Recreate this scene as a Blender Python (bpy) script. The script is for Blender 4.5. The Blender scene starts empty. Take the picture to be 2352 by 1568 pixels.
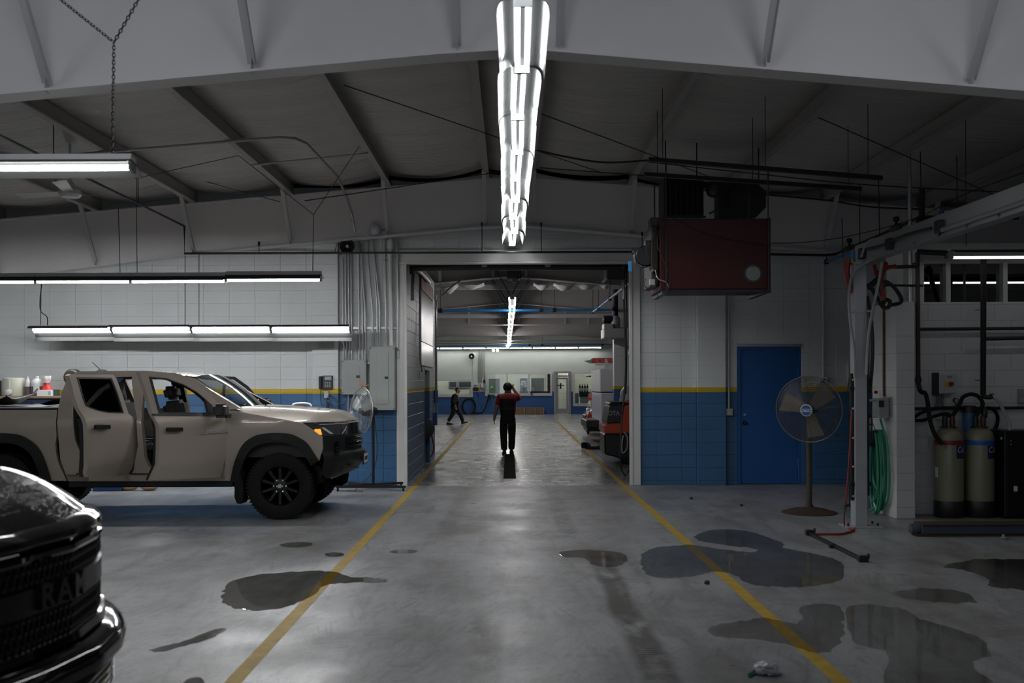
import bpy, bmesh, math, random
from mathutils import Vector, Matrix, geometry
random.seed(7)
C = bpy.context.scene.collection
SC = bpy.context.scene
PI = math.pi
# ---------------------------------------------------------------- camera
F, H, VX, VY, ROLL = 2287.0, 1.62, 1171.0, 881.0, 0.004
cd = bpy.data.cameras.new('camera'); cam = bpy.data.objects.new('camera', cd); C.objects.link(cam)
cam.location = (0, 0, H); cam.rotation_euler = (PI/2, ROLL, 0)
cd.sensor_fit = 'HORIZONTAL'; cd.sensor_width = 36.0; cd.lens = 36.0*F/2352.0
cd.shift_x = (1176-VX)/2352.0; cd.shift_y = (VY-784)/2352.0
cd.clip_start = .1; cd.clip_end = 300
cd.dof.use_dof = True; cd.dof.focus_distance = 19.0; cd.dof.aperture_fstop = 2.8
SC.camera = cam
# ---------------------------------------------------------------- world, exposure
w = bpy.data.worlds.new('sky'); SC.world = w; w.use_nodes = True
bg = w.node_tree.nodes['Background']; bg.inputs[0].default_value = (.78, .86, 1.0, 1); bg.inputs[1].default_value = 0.8
SC.view_settings.view_transform = 'Standard'; SC.view_settings.look = 'None'
SC.view_settings.gamma = 1.0; SC.view_settings.use_curve_mapping = False
SC.view_settings.exposure = 0.0
SC.cycles.use_denoising = True
SC.cycles.sample_clamp_indirect = 4.0
SC.cycles.max_bounces = 6; SC.cycles.diffuse_bounces = 3; SC.cycles.glossy_bounces = 3; SC.cycles.transparent_max_bounces = 10; SC.cycles.adaptive_threshold = .02
SC.cycles.caustics_reflective = False; SC.cycles.caustics_refractive = False
TUBE = 70.0        # brightness of the fluorescent tubes
# ---------------------------------------------------------------- measuring helpers
def ray(px, py):
    u, v = px-VX, VY-py
    return (u+ROLL*v)/F, (v-ROLL*u)/F
def P(px, py, Y):
    a, b = ray(px, py); return Vector((a*Y, Y, H+b*Y))
def G(px, py):                         # a point of the floor
    a, b = ray(px, py); Y = -H/b; return Vector((a*Y, Y, 0))
def onX(px, py, X):                    # a point of the plane X = const
    a, b = ray(px, py); Y = X/a; return Vector((X, Y, H+b*Y))
# ---------------------------------------------------------------- materials
MATS = {}
def mat(name, col, rough=.5, metal=0., coat=0., bump=None, var=None, spec=.5, emit=None, alpha=None, trans=None, stretch=None):
    if name in MATS: return MATS[name]
    m = bpy.data.materials.new(name); m.use_nodes = True; nt = m.node_tree; b = nt.nodes['Principled BSDF']
    b.inputs['Base Color'].default_value = (*col, 1); b.inputs['Roughness'].default_value = rough
    b.inputs['Metallic'].default_value = metal; b.inputs['Coat Weight'].default_value = coat
    b.inputs['Coat Roughness'].default_value = .03; b.inputs['Specular IOR Level'].default_value = spec
    if emit: b.inputs['Emission Color'].default_value = (*emit[0], 1); b.inputs['Emission Strength'].default_value = emit[1]
    if trans: b.inputs['Transmission Weight'].default_value = trans
    if bump or var:
        tc = nt.nodes.new('ShaderNodeNewGeometry'); mp = nt.nodes.new('ShaderNodeMapping'); nt.links.new(tc.outputs['Position'], mp.inputs[0])
        if stretch: mp.inputs['Scale'].default_value = stretch
    if var:                             # (scale, amount) grime and paint unevenness
        n = nt.nodes.new('ShaderNodeTexNoise'); n.inputs['Scale'].default_value = var[0]; n.inputs['Detail'].default_value = 5
        nt.links.new(mp.outputs[0], n.inputs[0])
        mx = nt.nodes.new('ShaderNodeMix'); mx.data_type = 'RGBA'
        mx.inputs[6].default_value = (*[c*(1-var[1]) for c in col], 1); mx.inputs[7].default_value = (*[min(1, c*(1+var[1])) for c in col], 1)
        nt.links.new(n.outputs[0], mx.inputs[0]); nt.links.new(mx.outputs[2], b.inputs['Base Color'])
    if bump:                            # (scale, strength, depth)
        n2 = nt.nodes.new('ShaderNodeTexNoise'); n2.inputs['Scale'].default_value = bump[0]; n2.inputs['Detail'].default_value = 4
        nt.links.new(mp.outputs[0], n2.inputs[0]); bp = nt.nodes.new('ShaderNodeBump'); bp.inputs['Strength'].default_value = bump[1]; bp.inputs['Distance'].default_value = bump[2] if len(bump) > 2 else .02
        nt.links.new(n2.outputs[0], bp.inputs['Height']); nt.links.new(bp.outputs[0], b.inputs['Normal'])
    MATS[name] = m; return m
def glass(name, tint=(.9, .95, .95), rough=.0, refl=.06, dark=.85):
    if name in MATS: return MATS[name]
    m = bpy.data.materials.new(name); m.use_nodes = True; nt = m.node_tree; nt.nodes.remove(nt.nodes['Principled BSDF'])
    t = nt.nodes.new('ShaderNodeBsdfTransparent'); t.inputs[0].default_value = (*[c*dark for c in tint], 1)
    g = nt.nodes.new('ShaderNodeBsdfGlossy'); g.inputs['Roughness'].default_value = rough
    fr = nt.nodes.new('ShaderNodeFresnel'); fr.inputs[0].default_value = 1.45
    ad = nt.nodes.new('ShaderNodeMath'); ad.operation = 'ADD'; ad.use_clamp = True; ad.inputs[1].default_value = refl; nt.links.new(fr.outputs[0], ad.inputs[0])
    mx = nt.nodes.new('ShaderNodeMixShader'); nt.links.new(ad.outputs[0], mx.inputs[0]); nt.links.new(t.outputs[0], mx.inputs[1]); nt.links.new(g.outputs[0], mx.inputs[2])
    nt.links.new(mx.outputs[0], nt.nodes['Material Output'].inputs[0]); MATS[name] = m; return m
WHITE = mat('white_paint', (.66, .66, .66), .5, var=(1.5, .06))
STEELW = mat('painted_steel', (.50, .50, .51), .45, var=(1.2, .08))
PURL = mat('purlin_paint', (.40, .385, .37), .5, var=(1.5, .1))
BLACK = mat('black_plastic', (.012, .012, .013), .45)
DKMET = mat('dark_metal', (.03, .03, .033), .45, .6)
IRON = mat('iron_pipe', (.045, .035, .03), .5, .5, var=(6, .3))
GALV = mat('galvanised', (.42, .43, .44), .38, .7, var=(5, .12))
CHROME = mat('chrome', (.75, .75, .76), .12, 1.0)
GREYP = mat('panel_grey', (.30, .32, .31), .45, var=(2, .05))
RUB = mat('rubber', (.009, .009, .0095), .75, bump=(60, .2), spec=.25)
BLUEPIPE = mat('blue_pipe', (.03, .22, .55), .35)
# ---------------------------------------------------------------- mesh builder
class MB:
    def __init__(s): s.v = []; s.f = []
    def add(s, vs, fs):
        o = len(s.v); s.v += [Vector(p) for p in vs]; s.f += [tuple(i+o for i in f) for f in fs]; return s
    def box(s, x0, y0, z0, x1, y1, z1):
        x0, x1 = sorted((x0, x1)); y0, y1 = sorted((y0, y1)); z0, z1 = sorted((z0, z1))
        return s.add([(x0,y0,z0),(x1,y0,z0),(x1,y1,z0),(x0,y1,z0),(x0,y0,z1),(x1,y0,z1),(x1,y1,z1),(x0,y1,z1)],
                     [(0,3,2,1),(4,5,6,7),(0,1,5,4),(1,2,6,5),(2,3,7,6),(3,0,4,7)])
    def cbox(s, c, d, M=None):
        x, y, z = [k/2 for k in d]; pts = [(-x,-y,-z),(x,-y,-z),(x,y,-z),(-x,y,-z),(-x,-y,z),(x,-y,z),(x,y,z),(-x,y,z)]
        c = Vector(c); pts = [(M @ Vector(p) if M else Vector(p))+c for p in pts]
        return s.add(pts, [(0,3,2,1),(4,5,6,7),(0,1,5,4),(1,2,6,5),(2,3,7,6),(3,0,4,7)])
    def bar(s, a, b, wd, ht, up=(0, 0, 1)):       # rectangular bar from a to b
        a, b = Vector(a), Vector(b); d = (b-a); L = d.length; d.normalize(); up = Vector(up)
        if abs(d.dot(up)) > .98: up = Vector((0, 1, 0))
        r = d.cross(up).normalized(); u = r.cross(d)
        q = [(-wd/2,-ht/2),(wd/2,-ht/2),(wd/2,ht/2),(-wd/2,ht/2)]
        return s.add([a+r*i+u*j for i, j in q]+[b+r*i+u*j for i, j in q], [(3,2,1,0),(4,5,6,7),(0,1,5,4),(1,2,6,5),(2,3,7,6),(3,0,4,7)])
    def tube(s, pts, r, n=8, closed=False, caps=True):
        pts = [Vector(p) for p in pts]; m = len(pts); rs = r if isinstance(r, (list, tuple)) else [r]*m
        vs = []; fr = None
        for i, p in enumerate(pts):
            if closed: t = pts[(i+1) % m]-pts[i-1]
            else: t = pts[min(i+1, m-1)]-pts[max(i-1, 0)]
            t.normalize()
            if fr is None:
                fr = t.orthogonal().normalized()
            else:
                fr = (fr-t*fr.dot(t)); fr = fr.normalized() if fr.length > 1e-6 else t.orthogonal().normalized()
            b = t.cross(fr)
            vs += [p+(fr*math.cos(2*PI*k/n)+b*math.sin(2*PI*k/n))*rs[i] for k in range(n)]
        fs = []
        for i in range(m if closed else m-1):
            j = (i+1) % m
            fs += [(i*n+k, i*n+(k+1) % n, j*n+(k+1) % n, j*n+k) for k in range(n)]
        if caps and not closed: fs += [tuple(range(n))[::-1], tuple((m-1)*n+k for k in range(n))]
        return s.add(vs, fs)
    def cyl(s, a, b, r, n=16): return s.tube([a, b], r, n)
    def lathe(s, prof, o=(0,0,0), axis='Z', n=24, cap=True):   # prof: (radius, height along the axis)
        o = Vector(o); vs = []; ax = axis if isinstance(axis, Vector) else {'X': Vector((1,0,0)), 'Y': Vector((0,1,0)), 'Z': Vector((0,0,1))}[axis]
        ax = ax.normalized(); e = ax.orthogonal().normalized(); g = ax.cross(e)
        for r, h in prof: vs += [o+ax*h+(e*math.cos(2*PI*k/n)+g*math.sin(2*PI*k/n))*max(r, 1e-4) for k in range(n)]
        m = len(prof); fs = [(i*n+k, i*n+(k+1) % n, (i+1)*n+(k+1) % n, (i+1)*n+k) for i in range(m-1) for k in range(n)]
        if cap and prof[0][0] > 1e-3: fs.append(tuple(range(n))[::-1])
        if cap and prof[-1][0] > 1e-3: fs.append(tuple((m-1)*n+k for k in range(n)))
        return s.add(vs, fs)
    def sphere(s, c, r, n=14, sc=(1,1,1)):
        c = Vector(c); pr = [(math.sin(PI*i/n)*r, -math.cos(PI*i/n)*r) for i in range(n+1)]
        o = len(s.v); s.lathe(pr, (0,0,0), 'Z', n)
        for i in range(o, len(s.v)): p = s.v[i]; s.v[i] = Vector((p.x*sc[0], p.y*sc[1], p.z*sc[2]))+c
        return s
    def prism(s, poly, fn0, fn1):                  # poly of 2D points, two mappings to 3D
        n = len(poly); a = [Vector(fn0(*p)) for p in poly]; b = [Vector(fn1(*p)) for p in poly]
        return s.add(a+b, [tuple(range(n))[::-1], tuple(range(n, 2*n))]+[(i, (i+1) % n, n+(i+1) % n, n+i) for i in range(n)])
    def grid(s, fn, nu, nv, closed_u=False):
        vs = [fn(i/nu, j/nv) for j in range(nv+1) for i in range(nu+1)]
        return s.add(vs, [(j*(nu+1)+i, j*(nu+1)+i+1, (j+1)*(nu+1)+i+1, (j+1)*(nu+1)+i) for j in range(nv) for i in range(nu)])
    def build(s, name, m, parent=None, smooth=35, bevel=0, local=False, recalc=True, seg=1, M=None):
        me = bpy.data.meshes.new(name); me.from_pydata([tuple(p) for p in s.v], [], s.f)
        bm = bmesh.new(); bm.from_mesh(me)
        bmesh.ops.remove_doubles(bm, verts=bm.verts, dist=1e-5)
        if recalc: bmesh.ops.recalc_face_normals(bm, faces=bm.faces)
        if bevel:
            es = [e for e in bm.edges if len(e.link_faces) == 2 and e.calc_face_angle(0) > .6]
            bmesh.ops.bevel(bm, geom=es, offset=bevel, segments=seg, affect='EDGES', clamp_overlap=True)
        bm.to_mesh(me); bm.free()
        return link(name, me, m, parent, smooth)
MW = {}
def link(name, me, m, parent=None, smooth=35):
    for x in (m if isinstance(m, (list, tuple)) else [m]): me.materials.append(x)
    if smooth:
        me.polygons.foreach_set('use_smooth', [True]*len(me.polygons)); me.set_sharp_from_angle(angle=math.radians(smooth))
    o = bpy.data.objects.new(name, me); C.objects.link(o)
    if parent: put(o, parent)
    return o
def put(o, parent):
    o.parent = parent
    if parent.name in MW: o.matrix_parent_inverse = MW[parent.name].inverted()
def thing(name, label, cat, loc=(0,0,0), rot=0, group=None, local=False):
    o = bpy.data.objects.new(name, None); C.objects.link(o); o.empty_display_size = .1
    o.location = loc; o.rotation_euler = (0, 0, rot); o['label'] = label; o['category'] = cat
    if group: o['group'] = group
    if not local: MW[o.name] = Matrix.Translation(loc) @ Matrix.Rotation(rot, 4, 'Z')
    return o
def tag(o, label, cat, group=None):
    o['label'] = label; o['category'] = cat
    if group: o['group'] = group
    return o
def struct(o): o['kind'] = 'structure'; return o
def stuff(o): o['kind'] = 'stuff'; return o
def copy_tree(o, parent=None):
    c = o.copy(); C.objects.link(c)
    if parent: c.parent = parent
    for ch in list(o.children): copy_tree(ch, c)
    return c
def smooth_path(pts, k=6):                          # Catmull-Rom
    pts = [Vector(p) for p in pts]; out = []
    for i in range(len(pts)-1):
        p0, p1, p2, p3 = pts[max(i-1, 0)], pts[i], pts[i+1], pts[min(i+2, len(pts)-1)]
        for j in range(k):
            t = j/k
            out.append(.5*((2*p1)+(-p0+p2)*t+(2*p0-5*p1+4*p2-p3)*t*t+(-p0+3*p1-3*p2+p3)*t**3))
    return out+[pts[-1]]
def plate(loops, fn, off, name, m, parent=None, bevel=0, zlev=None, smooth=35, ulev=None, sub=None):
    """flat outline(s) in 2D -> bent plate: fn(u, z) gives 3D, off (vector) the thickness"""
    L = [[Vector((p[0], p[1], 0)) for p in lp] for lp in loops]
    tris = geometry.tessellate_polygon(L); flat = [p for lp in L for p in lp]
    bm = bmesh.new(); vs = [bm.verts.new(p) for p in flat]
    for t in tris:
        try: bm.faces.new([vs[i] for i in t])
        except ValueError: pass
    for lev, ax in ((zlev or [], 1), (ulev or [], 0)):
        for z in lev:
            co = Vector((0, 0, 0)); co[ax] = z; no = Vector((0, 0, 0)); no[ax] = 1
            bmesh.ops.bisect_plane(bm, geom=bm.verts[:]+bm.edges[:]+bm.faces[:], plane_co=co, plane_no=no, dist=1e-6)
    bound = [e for e in bm.edges if len(e.link_faces) == 1]
    bp = [(e.verts[0], e.verts[1]) for e in bound]
    off = Vector(off)
    fr = {v: (v.co.x, v.co.y) for v in bm.verts}
    bk = {}
    faces = bm.faces[:]
    for v in list(fr): bk[v] = bm.verts.new(Vector(fn(*fr[v]))+off)
    for v in fr: v.co = Vector(fn(*fr[v]))
    for f in faces: bm.faces.new([bk[v] for v in reversed(f.verts)])
    for a, b in bp:
        try: bm.faces.new([a, b, bk[b], bk[a]])
        except ValueError: pass
    bmesh.ops.recalc_face_normals(bm, faces=bm.faces)
    if bevel:
        es = [e for e in bm.edges if len(e.link_faces) == 2 and e.calc_face_angle(0) > 1.0]
        bmesh.ops.bevel(bm, geom=es, offset=bevel, segments=2, affect='EDGES', clamp_overlap=True)
    me = bpy.data.meshes.new(name); bm.to_mesh(me); bm.free()
    return link(name, me, m, parent, smooth)
def text(s, size, M, m, parent, name='lettering', ext=.002, shear=0, xs=1.0, align='CENTER', bold=0):
    cu = bpy.data.curves.new('t', 'FONT'); cu.body = s; cu.size = size; cu.extrude = ext; cu.align_x = align; cu.align_y = 'CENTER'; cu.shear = shear; cu.offset = bold
    cu.resolution_u = 3
    o = bpy.data.objects.new('t', cu); C.objects.link(o); dg = bpy.context.evaluated_depsgraph_get()
    me = bpy.data.meshes.new_from_object(o.evaluated_get(dg)); bpy.data.objects.remove(o)
    me.transform(M @ Matrix.Diagonal((xs, 1, 1, 1))); me.name = name; me.materials.clear()
    return link(name, me, m, parent, 0)
def chain(mb, a, b, L=.03, r=.004):
    """interlocking oval links from a to b"""
    a, b = Vector(a), Vector(b); d = b-a; n = max(1, int(d.length/(L*.8))); d.normalize(); e = d.orthogonal().normalized(); g = d.cross(e)
    for i in range(n):
        c = a+(b-a)*((i+.5)/n); s = e if i % 2 else g
        mb.tube([c+d*(L/2*math.cos(t))+s*(L*.32*math.sin(t)) for t in [2*PI*k/8 for k in range(8)]], r, 4, closed=True)
# cross section of the steel frames
def zt(x): return 4.85-.08*abs(x)
def zb(x):
    a = abs(x); return 4.11-.088*a-(max(0, a-4.9)*.035)
YW = 15.85
# ================================================================ THE SETTING
def nodes(m): nt = m.node_tree; return nt, nt.nodes, nt.links
def N(nt, t, **kw):
    n = nt.nodes.new(t)
    for k, v in kw.items(): setattr(n, k, v)
    return n
def ramp(nt, a, b, src, ca=(0,0,0,1), cb=(1,1,1,1)):
    r = N(nt, 'ShaderNodeValToRGB'); r.color_ramp.elements[0].position = a; r.color_ramp.elements[1].position = b
    r.color_ramp.elements[0].color = ca; r.color_ramp.elements[1].color = cb; nt.links.new(src, r.inputs[0]); return r.outputs[0]
def mixc(nt, f, a, b, mode='MIX'):
    m = N(nt, 'ShaderNodeMix', data_type='RGBA', blend_type=mode)
    for s, i in ((f, 0), (a, 6), (b, 7)):
        if isinstance(s, (int, float)): m.inputs[i].default_value = s
        elif isinstance(s, tuple): m.inputs[i].default_value = (*s, 1)
        else: nt.links.new(s, m.inputs[i])
    return m.outputs[2]
def noise(nt, vec, scale, detail=5, rough=.55, st=None):
    if st:
        mp = N(nt, 'ShaderNodeMapping'); mp.inputs['Scale'].default_value = st; nt.links.new(vec, mp.inputs[0]); vec = mp.outputs[0]
    n = N(nt, 'ShaderNodeTexNoise'); n.inputs['Scale'].default_value = scale; n.inputs['Detail'].default_value = detail; n.inputs['Roughness'].default_value = rough
    nt.links.new(vec, n.inputs[0]); return n.outputs[0]
def mth(nt, op, a, b=0., c=None):
    m = N(nt, 'ShaderNodeMath', operation=op)
    for i, s in enumerate((a, b) if c is None else (a, b, c)):
        if isinstance(s, (int, float)): m.inputs[i].default_value = s
        else: nt.links.new(s, m.inputs[i])
    return m.outputs[0]
def floor_mat(name, far):
    m = bpy.data.materials.new(name); m.use_nodes = True; nt = m.node_tree; b = nt.nodes['Principled BSDF']
    pos = N(nt, 'ShaderNodeNewGeometry').outputs['Position']
    base = mixc(nt, ramp(nt, .35, .65, noise(nt, pos, .7)), (.235, .24, .255), (.325, .33, .345))
    base = mixc(nt, ramp(nt, .47, .66, noise(nt, pos, 1.1, 8, .65, (1, .55, 1))), base, (.115, .10, .083))            # brownish dirt
    base = mixc(nt, mth(nt, 'MULTIPLY', ramp(nt, .50, .64, noise(nt, pos, 2.3, 8, .7, (2.2, .35, 1))), .6), base, (.085, .078, .07))  # drag marks along the lane
    base = mixc(nt, mth(nt, 'MULTIPLY', ramp(nt, .56, .64, noise(nt, pos, 6, 9, .7)), .5), base, (.07, .062, .055))
    base = mixc(nt, mth(nt, 'MULTIPLY', ramp(nt, .52, .75, noise(nt, pos, 3.1, 8, .7, (.5, 2.4, 1))), .4), base, (.37, .38, .39))   # worn pale scuffs
    rot = N(nt, 'ShaderNodeMapping'); rot.inputs['Rotation'].default_value = (0, 0, .5); nt.links.new(pos, rot.inputs[0])
    base = mixc(nt, mth(nt, 'MULTIPLY', ramp(nt, .55, .68, noise(nt, rot.outputs[0], 4.5, 7, .75, (4.5, .45, 1))), .45), base, (.06, .053, .047))   # slanting tyre scuffs
    base = mixc(nt, mth(nt, 'MULTIPLY', ramp(nt, .58, .70, noise(nt, rot.outputs[0], 7, 6, .7, (.35, 5, 1))), .35), base, (.07, .06, .05))
    for ang, sc, st, lo, hi, amt, col in ((.32, 9, (2.6, .16, 1), .53, .60, .55, (.075, .066, .058)), (-.22, 12, (2.2, .12, 1), .55, .61, .5, (.09, .08, .07)), (1.2, 10, (2.4, .15, 1), .57, .63, .4, (.40, .41, .42))):
        rt = N(nt, 'ShaderNodeMapping'); rt.inputs['Rotation'].default_value = (0, 0, ang); nt.links.new(pos, rt.inputs[0])
        area = ramp(nt, .47, .60, noise(nt, rt.outputs[0], .9+.2*sc/9, 3)); base = mixc(nt, mth(nt, 'MULTIPLY', mth(nt, 'MULTIPLY', ramp(nt, lo, hi, noise(nt, rt.outputs[0], sc, 5, .65, st)), area), amt), base, col)
    base = mixc(nt, .35, base, mixc(nt, ramp(nt, .3, .7, noise(nt, pos, 55, 3)), (.17, .17, .17), (.31, .31, .31)))
    if not far:                            # two dirty tyre tracks down the lane
        sp = N(nt, 'ShaderNodeSeparateXYZ'); nt.links.new(pos, sp.inputs[0]); x, y = sp.outputs[0], sp.outputs[1]
        for cx, y0, y1, st in ((.83, 4.6, 10.0, 1.0), (-.16, 5.2, 7.1, .95), (.62, 10.2, 15.6, .5), (-.7, 10.0, 15.6, .5)):
            d = mth(nt, 'ABSOLUTE', mth(nt, 'SUBTRACT', mth(nt, 'ADD', x, mth(nt, 'MULTIPLY', noise(nt, pos, .8, 2), .16)), cx+.08))
            mk = ramp(nt, .07, .13, d, (1,1,1,1), (0,0,0,1))
            wv = N(nt, 'ShaderNodeTexWave', bands_direction='Y'); wv.inputs['Scale'].default_value = 7.0; wv.inputs['Distortion'].default_value = 2.5; nt.links.new(pos, wv.inputs[0])
            mk = mth(nt, 'MULTIPLY', mk, ramp(nt, .36, .52, noise(nt, pos, 2.2, 7, .7, (1.5, .9, 1))))
            mk = mth(nt, 'MULTIPLY', mk, ramp(nt, .1, .6, wv.outputs[1], (.5,.5,.5,1)))
            rg = mth(nt, 'MULTIPLY', ramp(nt, 0, .06, mth(nt, 'MULTIPLY', mth(nt, 'SUBTRACT', y, y0), .1)), ramp(nt, 0, .06, mth(nt, 'MULTIPLY', mth(nt, 'SUBTRACT', y1, y), .1)))
            base = mixc(nt, mth(nt, 'MULTIPLY', mth(nt, 'MULTIPLY', mk, rg), st), base, (.05, .042, .036))
    nt.links.new(base, b.inputs['Base Color'])
    r = ramp(nt, .3, .7, noise(nt, pos, 1.3, 6, .6), (.19,)*3+(1,) if far else (.27,)*3+(1,), (.30,)*3+(1,) if far else (.50,)*3+(1,))
    nt.links.new(r, b.inputs['Roughness']); b.inputs['Specular IOR Level'].default_value = .75 if far else .38
    bp = N(nt, 'ShaderNodeBump'); bp.inputs['Strength'].default_value = .05 if far else .10; bp.inputs['Distance'].default_value = .02
    h = noise(nt, pos, 1.6 if far else 9, 4, .5, (.6, 3.2, 1) if far else None); nt.links.new(h, bp.inputs['Height']); nt.links.new(bp.outputs[0], b.inputs['Normal'])
    return m
FLOOR = floor_mat('sealed_concrete', False); FLOORF = floor_mat('glossy_concrete', True)
floor = struct(MB().box(-14, -14, -.2, 12, YW, 0).build('floor', FLOOR, smooth=0))
# pit strip: slabs on either side of the trench grate, built as slabs with open joints
ffl = struct(MB().box(-12, YW, -.2, 12, 62, -.012).build('floor', FLOORF, smooth=0))
TX0, TX1 = -.125, .105
sy = [15.85, 17.0, 18.4, 20.6, 23.0, 27.0, 32.0, 38.0, 44.0, 50.0, 62.0]
xs = [-12, -6.2, -1.72, -.355, TX0, TX1, .335, 2.0, 6.2, 12]
for i in range(len(xs)-1):
    for j in range(len(sy)-1):
        if xs[i] == TX0 and j in (1, 2, 3): continue
        g = .006
        MB().box(xs[i]+g, sy[j]+(g if j else 0), -.012, xs[i+1]-g, sy[j+1]-g, 0).build('floor_slab', FLOORF, ffl, smooth=0)
tg = thing('trench_grate', 'dark slotted trench grate let into the floor under the walking man', 'grate', (-.01, 18.5, -.011)); GRT = mat('grate_iron', (.012, .011, .010), .9, spec=.08)
mb = MB(); mb.box(TX0+.007, 17.01, -.0115, TX1-.007, 22.98, -.0095)
mb.build('trench_bed', GRT, tg, 0)
for k in range(14):
    y = 17.05+k*.425; MB().box(TX0+.015, y, -.009, TX1-.015, y+.375, .001).build('grate_bar', GRT, tg, 0)
# yellow lane lines, paint film on the concrete
LINE = mat('worn_yellow_paint', (.38, .245, .025), .6, var=(9, .45))
def lane(p0, p1, wd, mb):
    a, b = G(*p0), G(*p1); d = (b-a).normalized(); r = Vector((d.y, -d.x, 0))*wd/2
    mb.add([a-r+Vector((0,0,.0004)), a+r+Vector((0,0,.0004)), b+r+Vector((0,0,.0004)), b-r+Vector((0,0,.0004)), a-r+Vector((0,0,.0016)), a+r+Vector((0,0,.0016)), b+r+Vector((0,0,.0016)), b-r+Vector((0,0,.0016))],
           [(0,1,2,3),(7,6,5,4),(0,4,5,1),(1,5,6,2),(2,6,7,3),(3,7,4,0)])
XL, XR = -1.515, 1.79
for X, y1 in ((XL, 15.84), (XR, 15.84)):
    MB().box(X-.047, 3.5, .0004, X+.047, y1, .0016).build('lane_line', LINE, floor, 0)
for X0, X1 in ((-1.52, -1.62), (1.79, 2.02)):
    MB().add([(X0-.047,15.86,.0016),(X0+.047,15.86,.0016),(X1+.047,44,.0016),(X1-.047,44,.0016)], [(0,1,2,3)]).build('lane_line', LINE, ffl, 0, recalc=False)

# ---------------- painted block walls
def block_paint(name, white, z1, z2, blue, yellow):
    m = bpy.data.materials.new(name); m.use_nodes = True; nt = m.node_tree; b = nt.nodes['Principled BSDF']
    pos = N(nt, 'ShaderNodeNewGeometry').outputs['Position']; sp = N(nt, 'ShaderNodeSeparateXYZ'); nt.links.new(pos, sp.inputs[0])
    n = noise(nt, pos, 1.4, 6)
    cw = mixc(nt, ramp(nt, .3, .7, n), tuple(c*.92 for c in white), white)
    cb = mixc(nt, ramp(nt, .3, .7, n), tuple(c*.85 for c in blue), blue)
    z = mth(nt, 'ADD', sp.outputs[2], mth(nt, 'MULTIPLY', mth(nt, 'SUBTRACT', noise(nt, pos, 30, 2), .5), .012))
    c = mixc(nt, mth(nt, 'GREATER_THAN', z, z1), cb, yellow); c = mixc(nt, mth(nt, 'GREATER_THAN', z, z2), c, cw)
    nt.links.new(c, b.inputs['Base Color']); b.inputs['Roughness'].default_value = .42
    bp = N(nt, 'ShaderNodeBump'); bp.inputs['Strength'].default_value = .35; bp.inputs['Distance'].default_value = .01
    nt.links.new(noise(nt, pos, 45, 4, .65), bp.inputs['Height']); nt.links.new(bp.outputs[0], b.inputs['Normal']); return m
BLK = block_paint('painted_block', (.66, .68, .69), 1.475, 1.553, (.046, .135, .28), (.60, .40, .015))
BLKW = block_paint('white_block', (.60, .60, .60), -5, -4, (.5, .5, .5), (.5, .5, .5))
BLKD = mat('door_blue', (.02, .095, .30), .35, var=(2, .15))
BMESH = {}
def block_mesh(wd, ht, m):
    k = (round(wd, 3), round(ht, 3), m.name)
    if k not in BMESH:
        b = MB(); i = .0035; x, z = wd/2, ht/2
        ring = lambda d, y: [(-x+d, y, -z+d), (x-d, y, -z+d), (x-d, y, z-d), (-x+d, y, z-d)]
        b.add(ring(i, 0)+ring(0, .003)+ring(0, .02), [(0,1,2,3)]+[(4+q, 4+(q+1) % 4, (q+1) % 4, q) for q in range(4)]+[(8+q, 8+(q+1) % 4, 4+(q+1) % 4, 4+q) for q in range(4)])
        me = bpy.data.meshes.new('concrete_block'); me.from_pydata([tuple(p) for p in b.v], [], b.f); me.materials.append(m); BMESH[k] = me
    return BMESH[k]
def blocks(parent, o, ang, u0, u1, z0, z1, m, zoff=-.133, uoff=0, running=False, holes=(), top=None, vis=None, cw=.4064, joined='upper_blocks'):
    """courses of blocks on the plane through o; local x runs along the wall, local -y faces out"""
    R = Matrix.Rotation(ang, 3, 'Z'); o = Vector(o); k = 0; z = zoff; rest = MB()
    while z < z1:
        za, zb_ = max(z, z0), min(z+.2032, z1); st = uoff+(.2032 if running and k % 2 else 0)
        n0 = math.floor((u0-st)/cw); u = st+n0*cw
        while u < u1:
            segs = [(max(u, u0), min(u+cw, u1))]
            for ha, hb, hz0, hz1 in holes:
                if zb_ <= hz0+.02 or za >= hz1-.02: continue
                nx = []
                for a, b in segs:
                    if b <= ha or a >= hb: nx.append((a, b)); continue
                    if a < ha: nx.append((a, ha))
                    if b > hb: nx.append((hb, b))
                segs = nx
            for a, b in segs:
                if b-a < .03 or zb_-za < .03: continue
                c = o+R @ Vector(((a+b)/2, 0, (za+zb_)/2))
                if top and za > top(c.x): continue
                me = block_mesh(b-a-.0055, zb_-za-.0055, m)
                if vis and not vis(c):
                    M = Matrix.Translation(c) @ R.to_4x4(); rest.add([M @ q.co for q in me.vertices], [tuple(p.vertices) for p in me.polygons]); continue
                ob = bpy.data.objects.new('concrete_block', me); C.objects.link(ob); ob.parent = parent; ob.location = c; ob.rotation_euler = (0, 0, ang)
            u += cw
        z += .2032; k += 1
    if rest.v: stuff(rest.build(joined, m, parent, 0, recalc=False))
YB = YW+.007
wbl = struct(MB().box(-12, YB, 0, -1.78, YB+.25, 4.75).build('wall_back_left', BLK, smooth=0))
PX0, PX1 = -3.13, -2.715
blocks(wbl, (0, YW, 0), 0, -12, -1.80, 0, 4.6, BLK, uoff=-7.72, cw=.4075, holes=[(PX0, PX1, -1, 9)], top=lambda x: zb(x)+.1, vis=lambda c: c.x > -8.3)
pil = MB().box(PX0, YW-.09, 0, PX1, YW, 4.2).build('pilaster', BLK, wbl, 0)
blocks(wbl, (0, YW-.095, 0), 0, PX0, PX1, 0, 4.0, BLK, uoff=PX0, cw=.415)
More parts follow.
